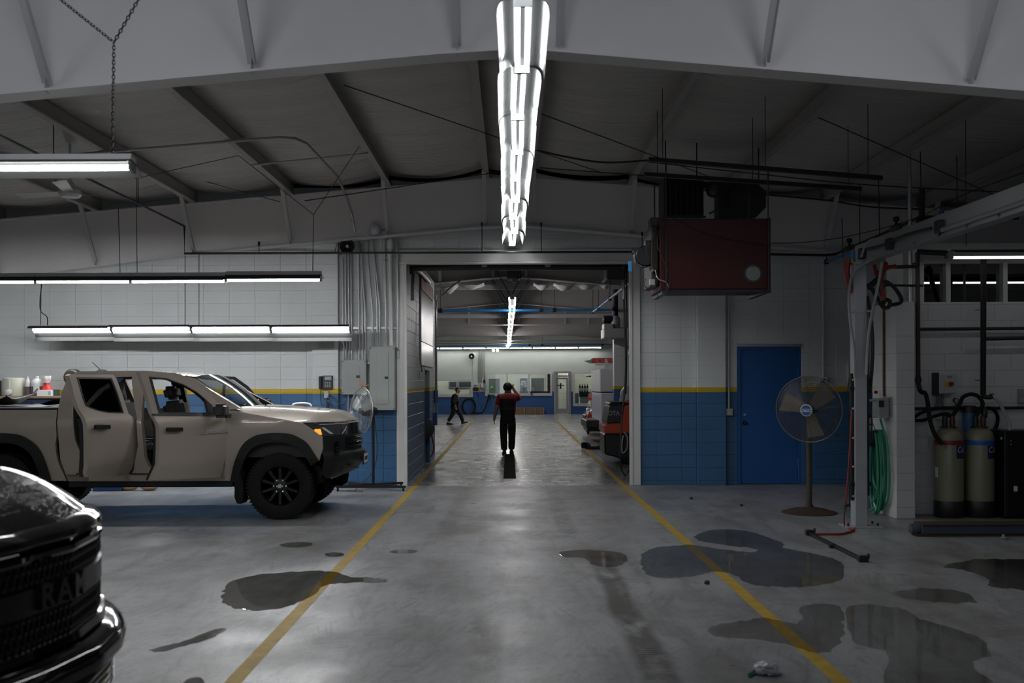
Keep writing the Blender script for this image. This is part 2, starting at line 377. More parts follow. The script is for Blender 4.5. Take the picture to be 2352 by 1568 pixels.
wbr = MB(); wbr.box(2.07, YB, 0, 3.62, YB+.25, 4.75).box(3.62, YB, 2.19, 4.64, YB+.25, 4.75).box(4.64, YB, 0, 12, YB+.25, 4.75)
wbr = struct(wbr.build('wall_back_right', BLK, smooth=0))
blocks(wbr, (0, YW, 0), 0, 2.07, 12, 0, 4.6, BLK, uoff=1.92, cw=.4075, holes=[(2.97, 3.42, -1, 9), (3.62, 4.64, -1, 2.19)], top=lambda x: zb(x)+.1, vis=lambda c: c.x < 6.3)
MB().box(2.97, YW-.09, 0, 3.42, YW, 4.0).build('pilaster', BLK, wbr, 0)
blocks(wbr, (0, YW-.095, 0), 0, 2.97, 3.42, 0, 3.9, BLK, uoff=2.97, cw=.45)
wh = struct(MB().box(-1.78, YB, 3.72, 2.07, YB+.25, 4.75).build('wall_header', BLK, smooth=0))
blocks(wh, (0, YW, 0), 0, -1.78, 2.07, 3.72, 4.2, BLK, uoff=-7.72, cw=.4075)
JAMB = mat('jamb_white', (.62, .62, .60), .45, var=(4, .1))
tr = MB().box(-1.80, YW-.03, 3.525, 2.09, YW+.1, 3.75).box(-1.80, YW-.06, 3.525, 2.09, YW-.03, 3.56).box(-1.80, YW-.06, 3.72, 2.09, YW-.03, 3.75)
struct(tr.build('trim_1', JAMB, smooth=0, bevel=.004))
for i, (a, b) in enumerate(((-1.80, -1.655), (1.925, 2.075))):
    q = MB().box(a, YW-.045, 0, b, YW+.22, 3.525); ee = b if i == 0 else a; q.box(ee-.025, YW-.06, 0, ee+.025, YW-.045, 3.525)
    struct(q.build('trim_%d' % (2+i), JAMB, smooth=0, bevel=.005))
# blue steel door
d1 = struct(MB().box(3.62, YW+.005, 0, 3.675, YW+.12, 2.19).box(4.585, YW+.005, 0, 4.64, YW+.12, 2.19).box(3.675, YW+.005, 2.14, 4.585, YW+.12, 2.19).build('door_1', BLKD, smooth=0, bevel=.004))
MB().box(3.68, YW+.03, .012, 4.58, YW+.075, 2.135).build('door_leaf', BLKD, d1, 0, bevel=.003)
MB().box(3.61, YW-.03, 2.19, 4.65, YW+.02, 2.235).build('drip_cap', GALV, d1, 0, bevel=.004)
MB().lathe([(.0, -.06), (.022, -.055), (.03, -.03), (.022, -.012), (.012, -.008), (.012, 0), (.035, 0)], (3.745, YW+.03, .98), 'Y', 16).build('door_knob', DKMET, d1, 50)
MB().lathe([(.0, -.018), (.022, -.016), (.026, 0)], (3.745, YW+.03, 1.11), 'Y', 16).build('deadbolt', GALV, d1, 50)
for z in (.35, 1.8): MB().cyl((4.583, YW+.02, z-.06), (4.583, YW+.02, z+.06), .009, 8).build('hinge', BLKD, d1)
# shell of the hall
SHELL = mat('shell_white', (.55, .55, .56), .6)
struct(MB().box(-14.2, -14, 0, -12, YW+.25, 5.2).build('wall_left', SHELL, smooth=0))
struct(MB().box(11, -14, 0, 12, YW+.25, 5.2).build('wall_right', SHELL, smooth=0))
wf = MB().box(-12, -6.3, 3.3, 11, -6, 5.2).box(-12, -6.3, 0, -9.5, -6, 3.3).box(-2.6, -6.3, 0, -1.6, -6, 3.3).box(3.4, -6.3, 0, 11, -6, 3.3)
struct(wf.build('wall_front', SHELL, smooth=0))
# ---------------- roof of the near hall
INS = mat('insulation_facing', (.56, .54, .515), .38, bump=(4, .9, .06), var=(.9, .16), stretch=(.35, 3.2, 1))
INS2 = mat('insulation_facing_far', (.66, .655, .65), .5, bump=(5, .5), var=(.9, .16), stretch=(.35, 3.2, 1))  # far hall copy of the facing, paler to make up for weak light
ROOF = mat('roof_deck', (.2, .2, .2), .7)
def gable(mb, y0, y1, z0, th, x0=-14, x1=12):
    f = lambda x, d: zt(x)+z0+d
    for a, b in ((x0, 0), (0, x1)):
        mb.add([(a,y0,f(a,0)),(b,y0,f(b,0)),(b,y1,f(b,0)),(a,y1,f(a,0)),(a,y0,f(a,th)),(b,y0,f(b,th)),(b,y1,f(b,th)),(a,y1,f(a,th))], [(0,3,2,1),(4,5,6,7),(0,1,5,4),(1,2,6,5),(2,3,7,6),(3,0,4,7)])
    return mb
ceil1 = struct(gable(MB(), -6.3, YW+.25, .32, .05).build('ceiling', ROOF, smooth=0))
PXS = [.38+1.52*k for k in range(8)]
PXS = sorted([-p for p in PXS]+PXS)
def insulation(xa, xb, y0, y1, seed):
    rnd = random.Random(seed); ny = int((y1-y0)/.16); ph = rnd.uniform(0, 1.2); amp = [rnd.uniform(-.012, .012) for _ in range(ny+1)]
    def f(u, v):
        x = xa+(xb-xa)*u; j = round(v*ny); y = y0+(y1-y0)*v; s = 4*u*(1-u)
        seam = abs(((y+ph) % 1.25)-.0)
        z = zt(x)+.235-s*(.085+amp[j]+(.05 if seam < .16 else 0)+.008*math.sin(y*3+seed))
        return (x, y+s*.04*math.sin(seed+u*3), z)
    return MB().grid(f, 8, ny)
def purlin(x, y0, y1, z0=0):
    s = 1 if x < 0 else -1; z = zt(x)+z0; d = .21
    pts = [(x, z), (x+s*.07, z), (x+s*.07, z+.02), (x+s*.075, z), (x+s*.075, z-.006), (x-.006*s, z-.006), (x-.006*s, z+d-.006), (x-.07*s, z+d-.006), (x-.07*s, z+d), (x, z+d)]
    return MB().prism(pts, lambda a, b: (a, y0, b), lambda a, b: (a, y1, b))
for i, x in enumerate(PXS): purlin(x, -6, YW-.05).build('purlin', PURL, ceil1, 0)
for i in range(len(PXS)-1):
    insulation(PXS[i]+.0, PXS[i+1], -6, YW-.02, i).build('insulation_panel', INS, ceil1, 60, recalc=False)
def rafter(Y, x0, x1, parent, m, fb=zb, ft=zt, step=.6, fw=.2):
    n = int((x1-x0)/step); X = [x0+(x1-x0)*i/n for i in range(n+1)]
    mb = MB(); o = []
    for y in (Y-.005, Y+.005): o += [(x, y, fb(x)) for x in X]+[(x, y, ft(x)) for x in X]
    k = n+1; fs = []
    for i in range(n): fs += [(i, i+1, k+i+1, k+i), (3*k+i, 3*k+i+1, 2*k+i+1, 2*k+i)]
    r = mb.add(o, fs).build('rafter_web', m, parent, 0, recalc=False)
    for nm, fz, d in (('bottom_flange', fb, -.016), ('top_flange', ft, -.016)):
        q = MB()
        for i in range(n):
            a, b = X[i], X[i+1]
            q.add([(a,Y-fw/2,fz(a)),(b,Y-fw/2,fz(b)),(b,Y+fw/2,fz(b)),(a,Y+fw/2,fz(a)),(a,Y-fw/2,fz(a)+d),(b,Y-fw/2,fz(b)+d),(b,Y+fw/2,fz(b)+d),(a,Y+fw/2,fz(a)+d)], [(0,1,2,3),(7,6,5,4),(0,4,5,1),(2,6,7,3)])
        q.build(nm, m, r, 0, recalc=False)
    return r
YN, YF = 7.43, 15.6
webmat = mat('rafter_paint', (.73, .715, .72), .5, var=(.7, .06))
for Y in (YN, YF): rafter(Y, -12, 11, ceil1, webmat)
for Y in (YN, YF):                           # flange braces from the purlins down to the bottom flange
    for x in PXS:
        if abs(x) > 9.6: continue
        a = Vector((x, Y-.62, zt(x)+.02)); b = Vector((x*1.0, Y-.06, zb(x)+.05)); b.x += 0
        q = MB().bar(a, b, .062, .006).bar(a+Vector((.028,0,.0)), b+Vector((.028,0,0)), .006, .05)
        q.build('flange_brace', STEELW, ceil1, 0); MB().cbox((x, Y-.06, zb(x)+.03), (.006, .07, .1)).build('brace_clip', STEELW, ceil1, 0)
CABLE = mat('cable_black', (.02, .02, .02), .6)
for a, b in (((790,150),(1380,272)), ((1245,262),(1660,345)), ((1240,385),(1640,282)), ((1880,270),(2330,196)), ((475,418),(642,463)), ((700,461),(1165,392))):
    pa = P(*a, 10.2); pb = P(*b, 14.6)
    pa.z = min(pa.z, zt(pa.x)-.03); pb.z = min(pb.z, zt(pb.x)-.03)
    MB().tube([pa, pb], .006, 5).build('brace_rod', CABLE, ceil1)
# ---------------- passage and far hall
wpl = MB().box(-1.93, YW+.25, 0, -1.687, 19.55, 3.9).box(-1.93, 19.55, 1.95, -1.687, 20.75, 3.9).box(-1.93, 20.75, 0, -1.687, 22.3, 3.9)
wpl.box(-10.5, 22.05, 0, -1.93, 22.3, 5.2)
wpl = struct(wpl.build('wall_passage', BLK, smooth=0))
blocks(wpl, (-1.68, 0, 0), PI/2, YW+.22, 22.3, 0, 3.5, BLK, cw=.4064, holes=[(19.55, 20.75, -1, 1.95), (18.65, 21.6, 1.98, 9)])
d2 = struct(MB().box(-1.72, 19.55, 0, -1.67, 19.60, 1.95).box(-1.72, 20.70, 0, -1.67, 20.75, 1.95).box(-1.72, 19.6, 1.9, -1.67, 20.7, 1.95).build('door_2', BLK, smooth=0))
MB().box(-1.93, 19.6, 0, -1.90, 20.7, 1.9).build('door_leaf', mat('dark_blue', (.008, .03, .10), .5), d2, 0)
SHEET = mat('white_sheet', (.58, .58, .60), .22, var=(1, .05))
for z0, z1 in ((1.98, 2.42), (2.43, 3.40)): MB().box(-1.69, 18.68, z0, -1.655, 21.55, z1).build('sheet_panel', SHEET, wpl, 0, bevel=.004)
RED = mat('red_sheet', (.40, .016, .02), .4)
for k in range(9): MB().box(-1.69, 18.68+k*.32, 3.41, -1.65, 18.98+k*.32, 3.68).build('red_panel', RED, wpl, 0, bevel=.006)
struct(MB().box(-12, YW+.25, 0, -10.5, 62, 5.2).build('wall_left', SHELL, smooth=0))
struct(MB().box(10.5, YW+.25, 0, 12, 62, 5.2).build('wall_right', SHELL, smooth=0))
wbay = struct(MB().box(2.69, 25.707, 0, 10.5, 26.0, 4.6).build('wall_bay', BLK, smooth=0))
blocks(wbay, (0, 25.7, 0), 0, 2.69, 4.5, 0, 3.2, BLK, uoff=2.74, running=True)
ceil2 = struct(gable(MB(), YW+.25, 53.2, .32, .05).build('ceiling', ROOF, smooth=0))
for x in PXS: purlin(x, YW+.3, 52.8).build('purlin', STEELW, ceil2, 0)
for i in range(1, len(PXS)-2): insulation(PXS[i], PXS[i+1], YW+.3, 52.8, 40+i).build('insulation_panel', INS2, ceil2, 60, recalc=False)
for Y in (23.05, 30.6, 46.5): rafter(Y, -10.4, 10.4, ceil2, PURL, step=2.6)
rafter(39.5, -10.4, 10.4, ceil2, PURL, fb=lambda x: 3.53, step=2.6)
for k in range(3):
    MB().bar((-10.4, 24.3+k*9, 3.98-.1*k), (10.4, 24.3+k*9, 3.98-.1*k), .1, .12).build('tie_beam', STEELW, ceil2, 0)
for k, x in enumerate((-1.6, -.38, .38, 2.2, 3.1, -2.9)):
    for Y in (23.05, 39.5): MB().bar((x, Y-.5, zt(x)), (x, Y-.06, zb(x)+.03), .07, .05).build('flange_brace', STEELW, ceil2, 0)
SAG = mat('torn_insulation', (.62, .62, .60), .6, bump=(9, .6))
for k, (a, b, d) in enumerate(((1005, 1052, 22), (1052, 1112, 12), (1225, 1265, 14), (1272, 1322, 16), (1325, 1372, 14), (1380, 1402, 12))):
    pa, pb = P(a, 642, 23.5), P(b, 642, 23.5); dz = d*23.5/F
    def f(u, v, pa=pa, pb=pb, dz=dz, k=k):
        p = pa.lerp(pb, u); p.z = 3.98-dz*4*u*(1-u)*math.sin(PI*(.15+.85*v))+.012*math.sin(13*u+k+7*v); p.y = 23.3+.8*v; return p
    MB().grid(f, 10, 6).build('sagging_insulation', SAG, ceil2, 60, recalc=False)
# ---------------- far wall with the office windows
YE = 52.9
FB = YE/F
def ex(px): return (px-VX)*YE/F
def ez(py): return H+(VY-py)*YE/F
FBLK = block_paint('far_wall_paint', (.60, .66, .60), 1.20, 1.2, (.035, .12, .34), (.5, .35, .02))
GW = mat('window_white', (.60, .60, .58), .45)
we = MB(); zb1, zt1 = ez(911), ez(870)
cuts = [(ex(999), ex(1086), zb1, zt1), (ex(1114), ex(1268), ez(909), ez(855)), (ex(1272), ex(1311), 0, ez(853)), (ex(1316), ex(1372), ez(933), ez(855))]
xprev = -10.5
for a, b, z0, z1 in cuts:
    we.box(xprev, YE, 0, a, YE+.25, 5)
    if z0 > 0: we.box(a, YE, 0, b, YE+.25, z0)
    we.box(a, YE, z1, b, YE+.25, 5); xprev = b
we.box(xprev, YE, 0, 10.5, YE+.25, 5)
we = struct(we.build('wall_far', FBLK, smooth=0))
MB().box(ex(1086), YE-.06, ez(897), ex(1103), YE, ez(890)).build('yellow_band', mat('yellow_paint', (.55, .37, .02), .5), we, 0)
MB().box(ex(1086), YE-.05, ez(945), ex(1103), YE, 3.4).build('pilaster', FBLK, we, 0)
PANE = glass('office_glass', dark=.9, refl=.03)
def window(n, a, b, z0, z1, mull):
    q = MB(); t = .09
    q.box(a, YE-.05, z0, b, YE+.1, z0+t*1.6).box(a, YE-.05, z1-t, b, YE+.1, z1)
    for x in [a, b-t]+mull: q.box(x, YE-.05, z0+t*1.6+.001, x+t, YE+.1, z1-t-.001)
    o = struct(q.build('window_%d' % n, GW, smooth=0))
    e = [a+t]+sum([[x, x+t] for x in mull], [])+[b-t]
    for i in range(0, len(e), 2): MB().box(e[i], YE+.02, z0+t, e[i+1], YE+.03, z1-t).build('pane', PANE, o, 0)
window(1, cuts[0][0], cuts[0][1], cuts[0][2], cuts[0][3], [])
window(2, cuts[1][0], cuts[1][1], cuts[1][2], cuts[1][3], [ex(1163), ex(1213)])
window(3, cuts[3][0], cuts[3][1], cuts[3][2], cuts[3][3], [])
a, b, _, z1 = cuts[2]
ALU = mat('aluminium_frame', (.40, .41, .42), .35, .5)
q = MB().box(a, YE-.05, 0, a+.13, YE+.1, z1-.101).box(b-.13, YE-.05, 0, b, YE+.1, z1-.101).box(a, YE-.05, z1-.1, b, YE+.1, z1).box(a+.131, YE-.05, ez(866), b-.131, YE+.1, ez(862))
d3 = struct(q.build('door_3', ALU, smooth=0))
q = MB(); a2, b2 = a+.14, b-.14; zt2 = ez(867)
q.box(a2, YE, .281, a2+.1, YE+.05, zt2-.101).box(b2-.1, YE, .281, b2, YE+.05, zt2-.101).box(a2, YE, .02, b2, YE+.05, .28).box(a2, YE, zt2-.1, b2, YE+.05, zt2).box(a2+.101, YE, ez(905), b2-.101, YE+.05, ez(904.2))
lf = q.build('door_leaf', ALU, d3, 0)
MB().box(a2+.1, YE+.02, .28, b2-.1, YE+.03, zt2-.1).build('pane', PANE, lf, 0)
MB().box(b2-.45, YE-.04, ez(893), b2-.36, YE, ez(880)).box(b2-.6, YE-.03, ez(886), b2-.2, YE-.01, ez(884)).build('push_handle', DKMET, lf, 0)
# office behind the glass
CREAM = mat('office_cream', (.60, .56, .44), .6); LITE = mat('office_white', (.66, .66, .64), .6)
YO = 57.5
wo = struct(MB().box(-10.5, YO, 0, ex(1265), YO+.2, 4).box(3.4, YO, 0, 10.5, YO+.2, 4).box(-10.5, 56.5, 0, -2.3, 56.8, 4).build('wall_office', CREAM, smooth=0))
struct(MB().box(-10.5, YE+.25, 3.3, 10.5, 62, 3.5).build('ceiling', LITE, smooth=0))
struct(MB().box(-10.5, 62, 0, 10.5, 62.3, 4).build('wall_outer', mat('blind_white', (.72, .72, .70), .6), smooth=0))
q = MB()
for k in range(10): q.box(1.0, 61.8, 1.45+k*.16, 4, 61.95, 1.53+k*.16)
tag(q.build('window_blind', LITE, smooth=0), 'pale slatted blind hanging beyond the glass office door', 'blind')
DKG = mat('dark_pane', (.05, .055, .055), .12); GRYG = mat('grey_pane', (.12, .125, .115), .25)
def inwin(a, b, y0, y1, m, lab, fr=GW, Y=YO):
    k = (YO-.1)/F; X = lambda p: (p-VX)*(Y-.1)/F; Z = lambda p: H+(VY-p)*(Y-.1)/F
    t = thing('interior_window', lab, 'window', (X(a), Y-.1, Z(y1)))
    MB().box(X(a), Y-.09, Z(y1), X(b), Y-.0, Z(y0)).build('frame', fr, t, 0, bevel=.02)
    MB().box(X(a)+.06, Y-.1, Z(y1)+.06, X(b)-.06, Y-.085, Z(y0)-.06).build('pane', m, t, 0)
inwin(1030, 1050, 874, 890, DKG, 'left dark interior pane seen through the low serving window', ALU, 56.5)
inwin(1052, 1084, 874, 890, DKG, 'right dark interior pane seen through the low serving window', ALU, 56.5)
inwin(1120, 1150, 867, 906, GRYG, 'grey interior window behind the left office pane')
inwin(1192, 1214, 866, 906, GRYG, 'grey interior window left of the mullion behind the middle office pane')
inwin(1218, 1252, 866, 908, GRYG, 'grey interior window behind the right office pane')
dk = thing('office_counter', 'dark office counter behind the right office pane', 'counter', (ex(1240), 55.5, 0))
MB().box(ex(1195), 55, 0, ex(1262), 55.6, 1.15).build('counter_body', mat('counter_dark', (.04, .045, .045), .4), dk, 0); MB().box(ex(1194), 54.95, 1.15, ex(1263), 55.65, 1.2).build('counter_top', BLACK, dk, 0)
tag(MB().box(ex(1222), 54.98, 1.2, ex(1229), 55.2, 1.42).build('paper_stack', WHITE, smooth=0), 'white paper stack on the dark office counter', 'paper')
fl = thing('potted_flower', 'white flowering pot plant on the office counter', 'plant', (ex(1205), 55.2, 1.2))
MB().lathe([(.07, 0), (.11, .2), (.1, .2)], (ex(1205), 55.2, 1.2), n=10).build('pot', BLACK, fl)
q = MB(); rr = random.Random(3)
for k in range(14): q.sphere((ex(1205)+rr.uniform(-.15, .15), 55.2+rr.uniform(-.1, .1), 1.45+rr.uniform(0, .3)), .05, 6)
stuff(q.build('blossoms', WHITE, fl))
bx = thing('bottle_shelf', 'dark shelf with cream cabinet below behind the right hand showroom pane', 'shelf', (ex(1346), 54.5, 0))
MB().box(ex(1337), 54.4, 0, ex(1368), 54.9, .9).build('cabinet', CREAM, bx, 0); MB().box(ex(1335), 54.3, .9, ex(1370), 54.9, 1.15).build('shelf_tray', BLACK, bx, 0)
BOT = mat('dark_bottle', (.02, .02, .025), .25); LBL = mat('pale_label', (.5, .5, .48), .6)
for k, p in enumerate((1337, 1343, 1349, 1355)):
    t = thing('oil_bottle', 'dark bottle with pale label, %s in the row on the showroom shelf' % ('first', 'second', 'third', 'last')[k], 'bottle', (ex(p), 54.6, 1.15), group='bottles on the showroom shelf')
    x = ex(p); MB().lathe([(.06, 0), (.06, .3), (.02, .37), (.02, .45), (0, .45)], (x, 54.6, 1.15), n=10).build('bottle_body', BOT, t); MB().lathe([(.062, .06), (.062, .22)], (x, 54.6, 1.15), n=10).build('paper_label', LBL, t)
cn = thing('steel_canister', 'round steel canister on the floor behind the right hand showroom pane', 'canister', (ex(1324), 54.2, .0))
MB().lathe([(.2, 0), (.2, 1.0), (.17, 1.1), (0, 1.1)], (ex(1324), 54.2, 0), n=14).build('drum', GALV, cn); MB().lathe([(.205, .3), (.205, .34)], (ex(1324), 54.2, 0), n=14).build('hoop', GALV, cn)
cl = MB().lathe([(.42, 0), (.42, 3.3)], (ex(1303)+.1, 57.0, 0), n=20).build('column', CREAM)
tag(cl, 'round cream column behind the glass office door', 'column')
# ================================================================ FLUORESCENT LIGHTS
def emis(name, col, s):
    m = bpy.data.materials.new(name); m.use_nodes = True; b = m.node_tree.nodes['Principled BSDF']; b.inputs['Base Color'].default_value = (.8, .8, .8, 1)
    b.inputs['Emission Color'].default_value = (*col, 1); b.inputs['Emission Strength'].default_value = s; return m
TUBEM = emis('fluorescent_tube', (.97, .99, 1.0), TUBE); TUBEF = emis('fluorescent_tube_far', (1.0, .97, .96), TUBE*.74); TUBED = emis('fluorescent_tube_dim', (.97, .99, 1.0), TUBE*.10)
TUBEB = emis('fluorescent_tube_fill', (.9, .94, 1.0), TUBE*.33); TUBEL = emis('fluorescent_tube_low', (.97, .99, 1.0), TUBE*1.3); TUBEW = emis('fluorescent_tube_wall', (.97, .99, 1.0), TUBE*.95); TUBEC = emis('fluorescent_tube_lane', (.97, .99, 1.0), TUBE*.68); REFL = mat('darkened_reflector', (.024, .025, .024), .45, spec=.1); REFLDEEP = mat('darkened_deep_reflector', (.0075, .008, .0083), .2, 0, spec=.04)  # reflector colours darkened so the tube glare on them stays grey
HOUS = mat('fixture_enamel', (.55, .55, .54), .4); CAPM = mat('lamp_cap', (.35, .35, .35), .4, .5)
def fixture(label, M, kind, L=1.22, tubes=(-.027, .027), tm=TUBEM, group=None, cat='light fixture', tr=.0185, tz=0.):
    loc = M.translation.copy(); t = thing('fluorescent_light', label, cat, loc, group=group); n = 14
    if kind == 'deep':                      # deep parabolic reflector
        prof = [(.15*math.copysign(abs(math.cos(a))**.62, math.cos(a)), -.07+.10*math.sin(a)**.75) for a in [PI*k/n for k in range(n+1)]]
    elif kind == 'flat':
        prof = [(.085, .022), (.06, .034), (.03, .036), (-.03, .036), (-.06, .034), (-.085, .022)]
    elif kind == 'open':
        prof = [(.15, -.028), (.06, .02), (-.06, .02), (-.15, -.028)]
    else:                                   # strip with side reflectors
        prof = [(.16, -.075), (.14, -.02), (.07, .025), (-.07, .025), (-.14, -.02), (-.16, -.075)]
    q = MB(); th = .004; m = len(prof); vs = []
    for x in (0, L):
        for s in (0, th): vs += [M @ Vector((x, p[0]*(1+s*6), p[1]+s)) for p in prof]
    fs = []
    for i in range(m-1):
        fs += [(i, i+1, 2*m+i+1, 2*m+i), (m+i, 3*m+i, 3*m+i+1, m+i+1)]
        fs += [(i, m+i, m+i+1, i+1), (2*m+i, 2*m+i+1, 3*m+i+1, 3*m+i)]
    fs += [(0, 2*m, 3*m, m), (m-1, 2*m-1, 4*m-1, 3*m-1)]
    q.add(vs, fs).build('reflector', REFLDEEP if kind == 'deep' else REFL, t, 30)
    top = max(p[1] for p in prof)
    h = MB()
    pts = [(-.055, top+.003), (.055, top+.003), (.045, top+.05), (-.045, top+.05)]
    h.prism(pts, lambda a, b: M @ Vector((.005, a, b)), lambda a, b: M @ Vector((L-.005, a, b))); h.build('ballast_housing', HOUS, t, 0, bevel=.003)
    for y in tubes:
        MB().tube([M @ Vector((.03, y, tz)), M @ Vector((L-.03, y, tz))], tr, 8).build('lamp_tube', tm, t)
    for x in (.012, L-.012):
        MB().prism([(-.05, -.02+tz), (.05, -.02+tz), (.05, top+.003), (-.05, top+.003)], lambda a, b: M @ Vector((x-.008, a, b)), lambda a, b: M @ Vector((x+.008, a, b))).build('lamp_holder', CAPM, t, 0)
    return t
ORD = ['first', 'second', 'third', 'fourth', 'fifth', 'sixth', 'seventh', 'eighth', 'ninth', 'tenth', 'eleventh', 'twelfth']
zl = 3.77; y0 = 5.62
offs = [.083, .075, .073, .075, .065, .058, .066, .052]
for k in range(8):
    M = Matrix.Translation((offs[k], y0+k*1.222, zl)) @ Matrix.Rotation(PI/2+(.006 if k % 2 else -.008), 4, 'Z')
    if k == 7: M = M @ Matrix.Rotation(.0, 4, 'X')
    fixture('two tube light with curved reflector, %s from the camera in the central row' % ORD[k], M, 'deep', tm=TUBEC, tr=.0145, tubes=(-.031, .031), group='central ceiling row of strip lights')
# left row beside the block wall, tilted towards the aisle
for k in range(4):
    x0 = P(78+k*182.2, 757, 15.25).x
    M = Matrix.Translation((x0, 15.2, P(300, 759, 15.25).z-.004*k)) @ Matrix.Rotation(-.72+(.12 if k in (0,) else 0), 4, 'X')
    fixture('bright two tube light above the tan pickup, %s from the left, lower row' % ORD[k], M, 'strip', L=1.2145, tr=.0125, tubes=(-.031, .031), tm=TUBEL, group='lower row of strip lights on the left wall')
# middle left row, seen from the side
for k in range(5):
    px1 = 738-k*218; x1 = P(px1, 645, 12.6).x
    M = Matrix.Translation((x1-1.2, 12.6, P(500, 638, 12.6).z+(.012 if k == 0 else 0))) @ Matrix.Rotation(.11, 4, 'X')
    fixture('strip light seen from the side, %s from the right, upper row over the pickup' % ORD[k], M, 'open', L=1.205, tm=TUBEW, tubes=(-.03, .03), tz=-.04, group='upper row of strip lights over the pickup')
# near left fixture
for k in range(4):
    M = Matrix.Translation((P(308, 385, 6.6).x-1.22*(k+1), 6.6, P(308, 381, 6.6).z)) @ Matrix.Rotation(-.16, 4, 'X')
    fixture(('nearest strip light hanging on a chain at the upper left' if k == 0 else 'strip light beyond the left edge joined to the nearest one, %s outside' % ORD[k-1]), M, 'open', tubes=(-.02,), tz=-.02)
# added lamps out of view, tilted to brighten the near rafter web
for k, (x, y) in enumerate(((-2.8, 5.3), (2.8, 5.3), (-5.6, 5.3), (5.6, 5.3), (0, 5.0))):
    fixture('added unseen strip light facing the near rafter, %s' % ['left of the lane', 'right of the lane', 'far left', 'far right', 'on the lane itself'][k], Matrix.Translation((x-.61, y, 4.15)) @ Matrix.Rotation(1.15, 4, 'X'), 'strip', tm=TUBEB)
# right bay lamp row in front of the partition windows
for k in range(4):
    M = Matrix.Translation((4.82+1.222*k, 10.9, 3.03)) @ Matrix.Rotation(-.1, 4, 'X')
    fixture('strip light hung before the partition windows, %s from the left' % ORD[k], M, 'open', tubes=(0,), tz=-.05, tm=TUBED, tr=.013, group='strip lights before the partition windows')
    if k in (0, 2):
        q = MB(); q.tube([(5.0+1.222*k, 10.9, 3.1), (5.0+1.222*k, 10.9, zt(5.0+1.222*k)+.1)], .004, 5)
        tag(q.build('lamp_wire', CABLE), 'thin wire holding the %s right bay strip light' % ('left' if k == 0 else 'right'), 'wire')
# far hall
far = [22.2, 24.65, 27.1, 29.55, 32.0, 34.45, 36.9, 39.35, 41.8, 44.25, 46.7, 49.15]
fo = [.06, .06, .045, .03, .03, .01, .0, -.02, .0, .0, -.03, -.10]
for k, y in enumerate(far):
    M = Matrix.Translation((fo[k], y, 3.52)) @ Matrix.Rotation(PI/2+(.012 if k in (8, 9) else -.004), 4, 'Z')
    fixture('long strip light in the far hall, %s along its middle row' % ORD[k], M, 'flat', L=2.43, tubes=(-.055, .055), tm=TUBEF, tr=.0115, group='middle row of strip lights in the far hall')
for k in range(9):
    x = ex(1379.8-(k+1)*52.4)
    M = Matrix.Translation((x, 52.2, H+(VY-799.5)*52.2/F)) @ Matrix.Rotation(-.5, 4, 'X')
    fixture('strip light along the far wall, %s from the right' % ORD[k], M, 'flat', L=1.19, tr=.013, tubes=(0,), tm=TUBEF, group='strip lights along the far wall')
for k, (x, y) in enumerate(((-1.2, 55.2), (1.2, 55.2), (4.2, 55.6), (-4.4, 55))):
    M = Matrix.Translation((x-.6, y, 3.2)); fixture('office ceiling light, %s from the left behind the far windows' % ['second', 'third', 'last', 'first'][k], M, 'flat', L=2.2, tm=TUBEM, group='office ceiling lights')
# hanging hardware
CH = mat('chain_steel', (.10, .095, .09), .4, .8)
hook = P(262, 97, 6.6)
q = MB(); chain(q, hook, P(258, 350, 6.6)); chain(q, hook, P(130, -8, 6.6)); chain(q, hook, P(322, -8, 6.6))
tag(stuff(q.build('hanging_chain', CH)), 'link chain with a split top holding the nearest left strip light', 'chain')
def strand(a, b, Y, nm, lab, r=.005):
    q = MB().tube([P(*a, Y), P(*b, Y)], r, 5); tag(q.build(nm, CH), lab, 'chain')
for a, b, lab in (((272, 478), (276, 632), 'thin chain holding the upper light row, left of the pair'), ((313, 400), (315, 632), 'thin chain holding the upper light row, right of the pair')): strand(a, b, 12.6, 'hanging_chain', lab)
q = MB(); j = P(720, 493, 12.6); q.tube([j, P(718, 632, 12.6)], .005, 5).tube([j, P(548, 357, 12.0)], .005, 5).tube([j, P(825, 336, 12.0)], .005, 5).tube([P(548, 357, 12.0), P(310, 410, 12.0)], .005, 5)
tag(q.build('hanging_chain', CH), 'forked chain holding the right end of the upper light row', 'chain')
for a, b, lab in (((425, 585), (425, 750), 'thin chain holding the lower light row, left of its middle'), ((457, 575), (457, 750), 'thin chain holding the lower light row, right of its middle'), ((95, 640), (93, 750), 'thin chain at the left end of the lower light row')): top = P(*a, 15.52); top.z = zb(top.x)-.01; tag(MB().tube([top, P(b[0], 752, 15.25)], .006, 5).build('hanging_chain', CH), lab, 'chain')
q = MB().tube(smooth_path([P(96, 650, 15.33), P(92, 690, 15.33), P(94, 715, 15.33), P(108, 728, 15.33), P(109, 750, 15.28)]), .008, 6)
tag(q.build('drooping_cable', CABLE), 'black cable drooping to the left end of the lower light row', 'cable')
sw = thing('suspension_wires', 'fan of V shaped wires holding the far hall middle lights', 'wire', (0, 28, 3.56))
for k, Y in enumerate((22.4, 25.5, 28.5, 32, 36)):
    for s in (-1, 1): MB().tube([(.03, Y, 3.58), (.03+s*(.55+.1*(k % 2)), Y, 4.6)], .009, 5).build('wire', CABLE, sw)
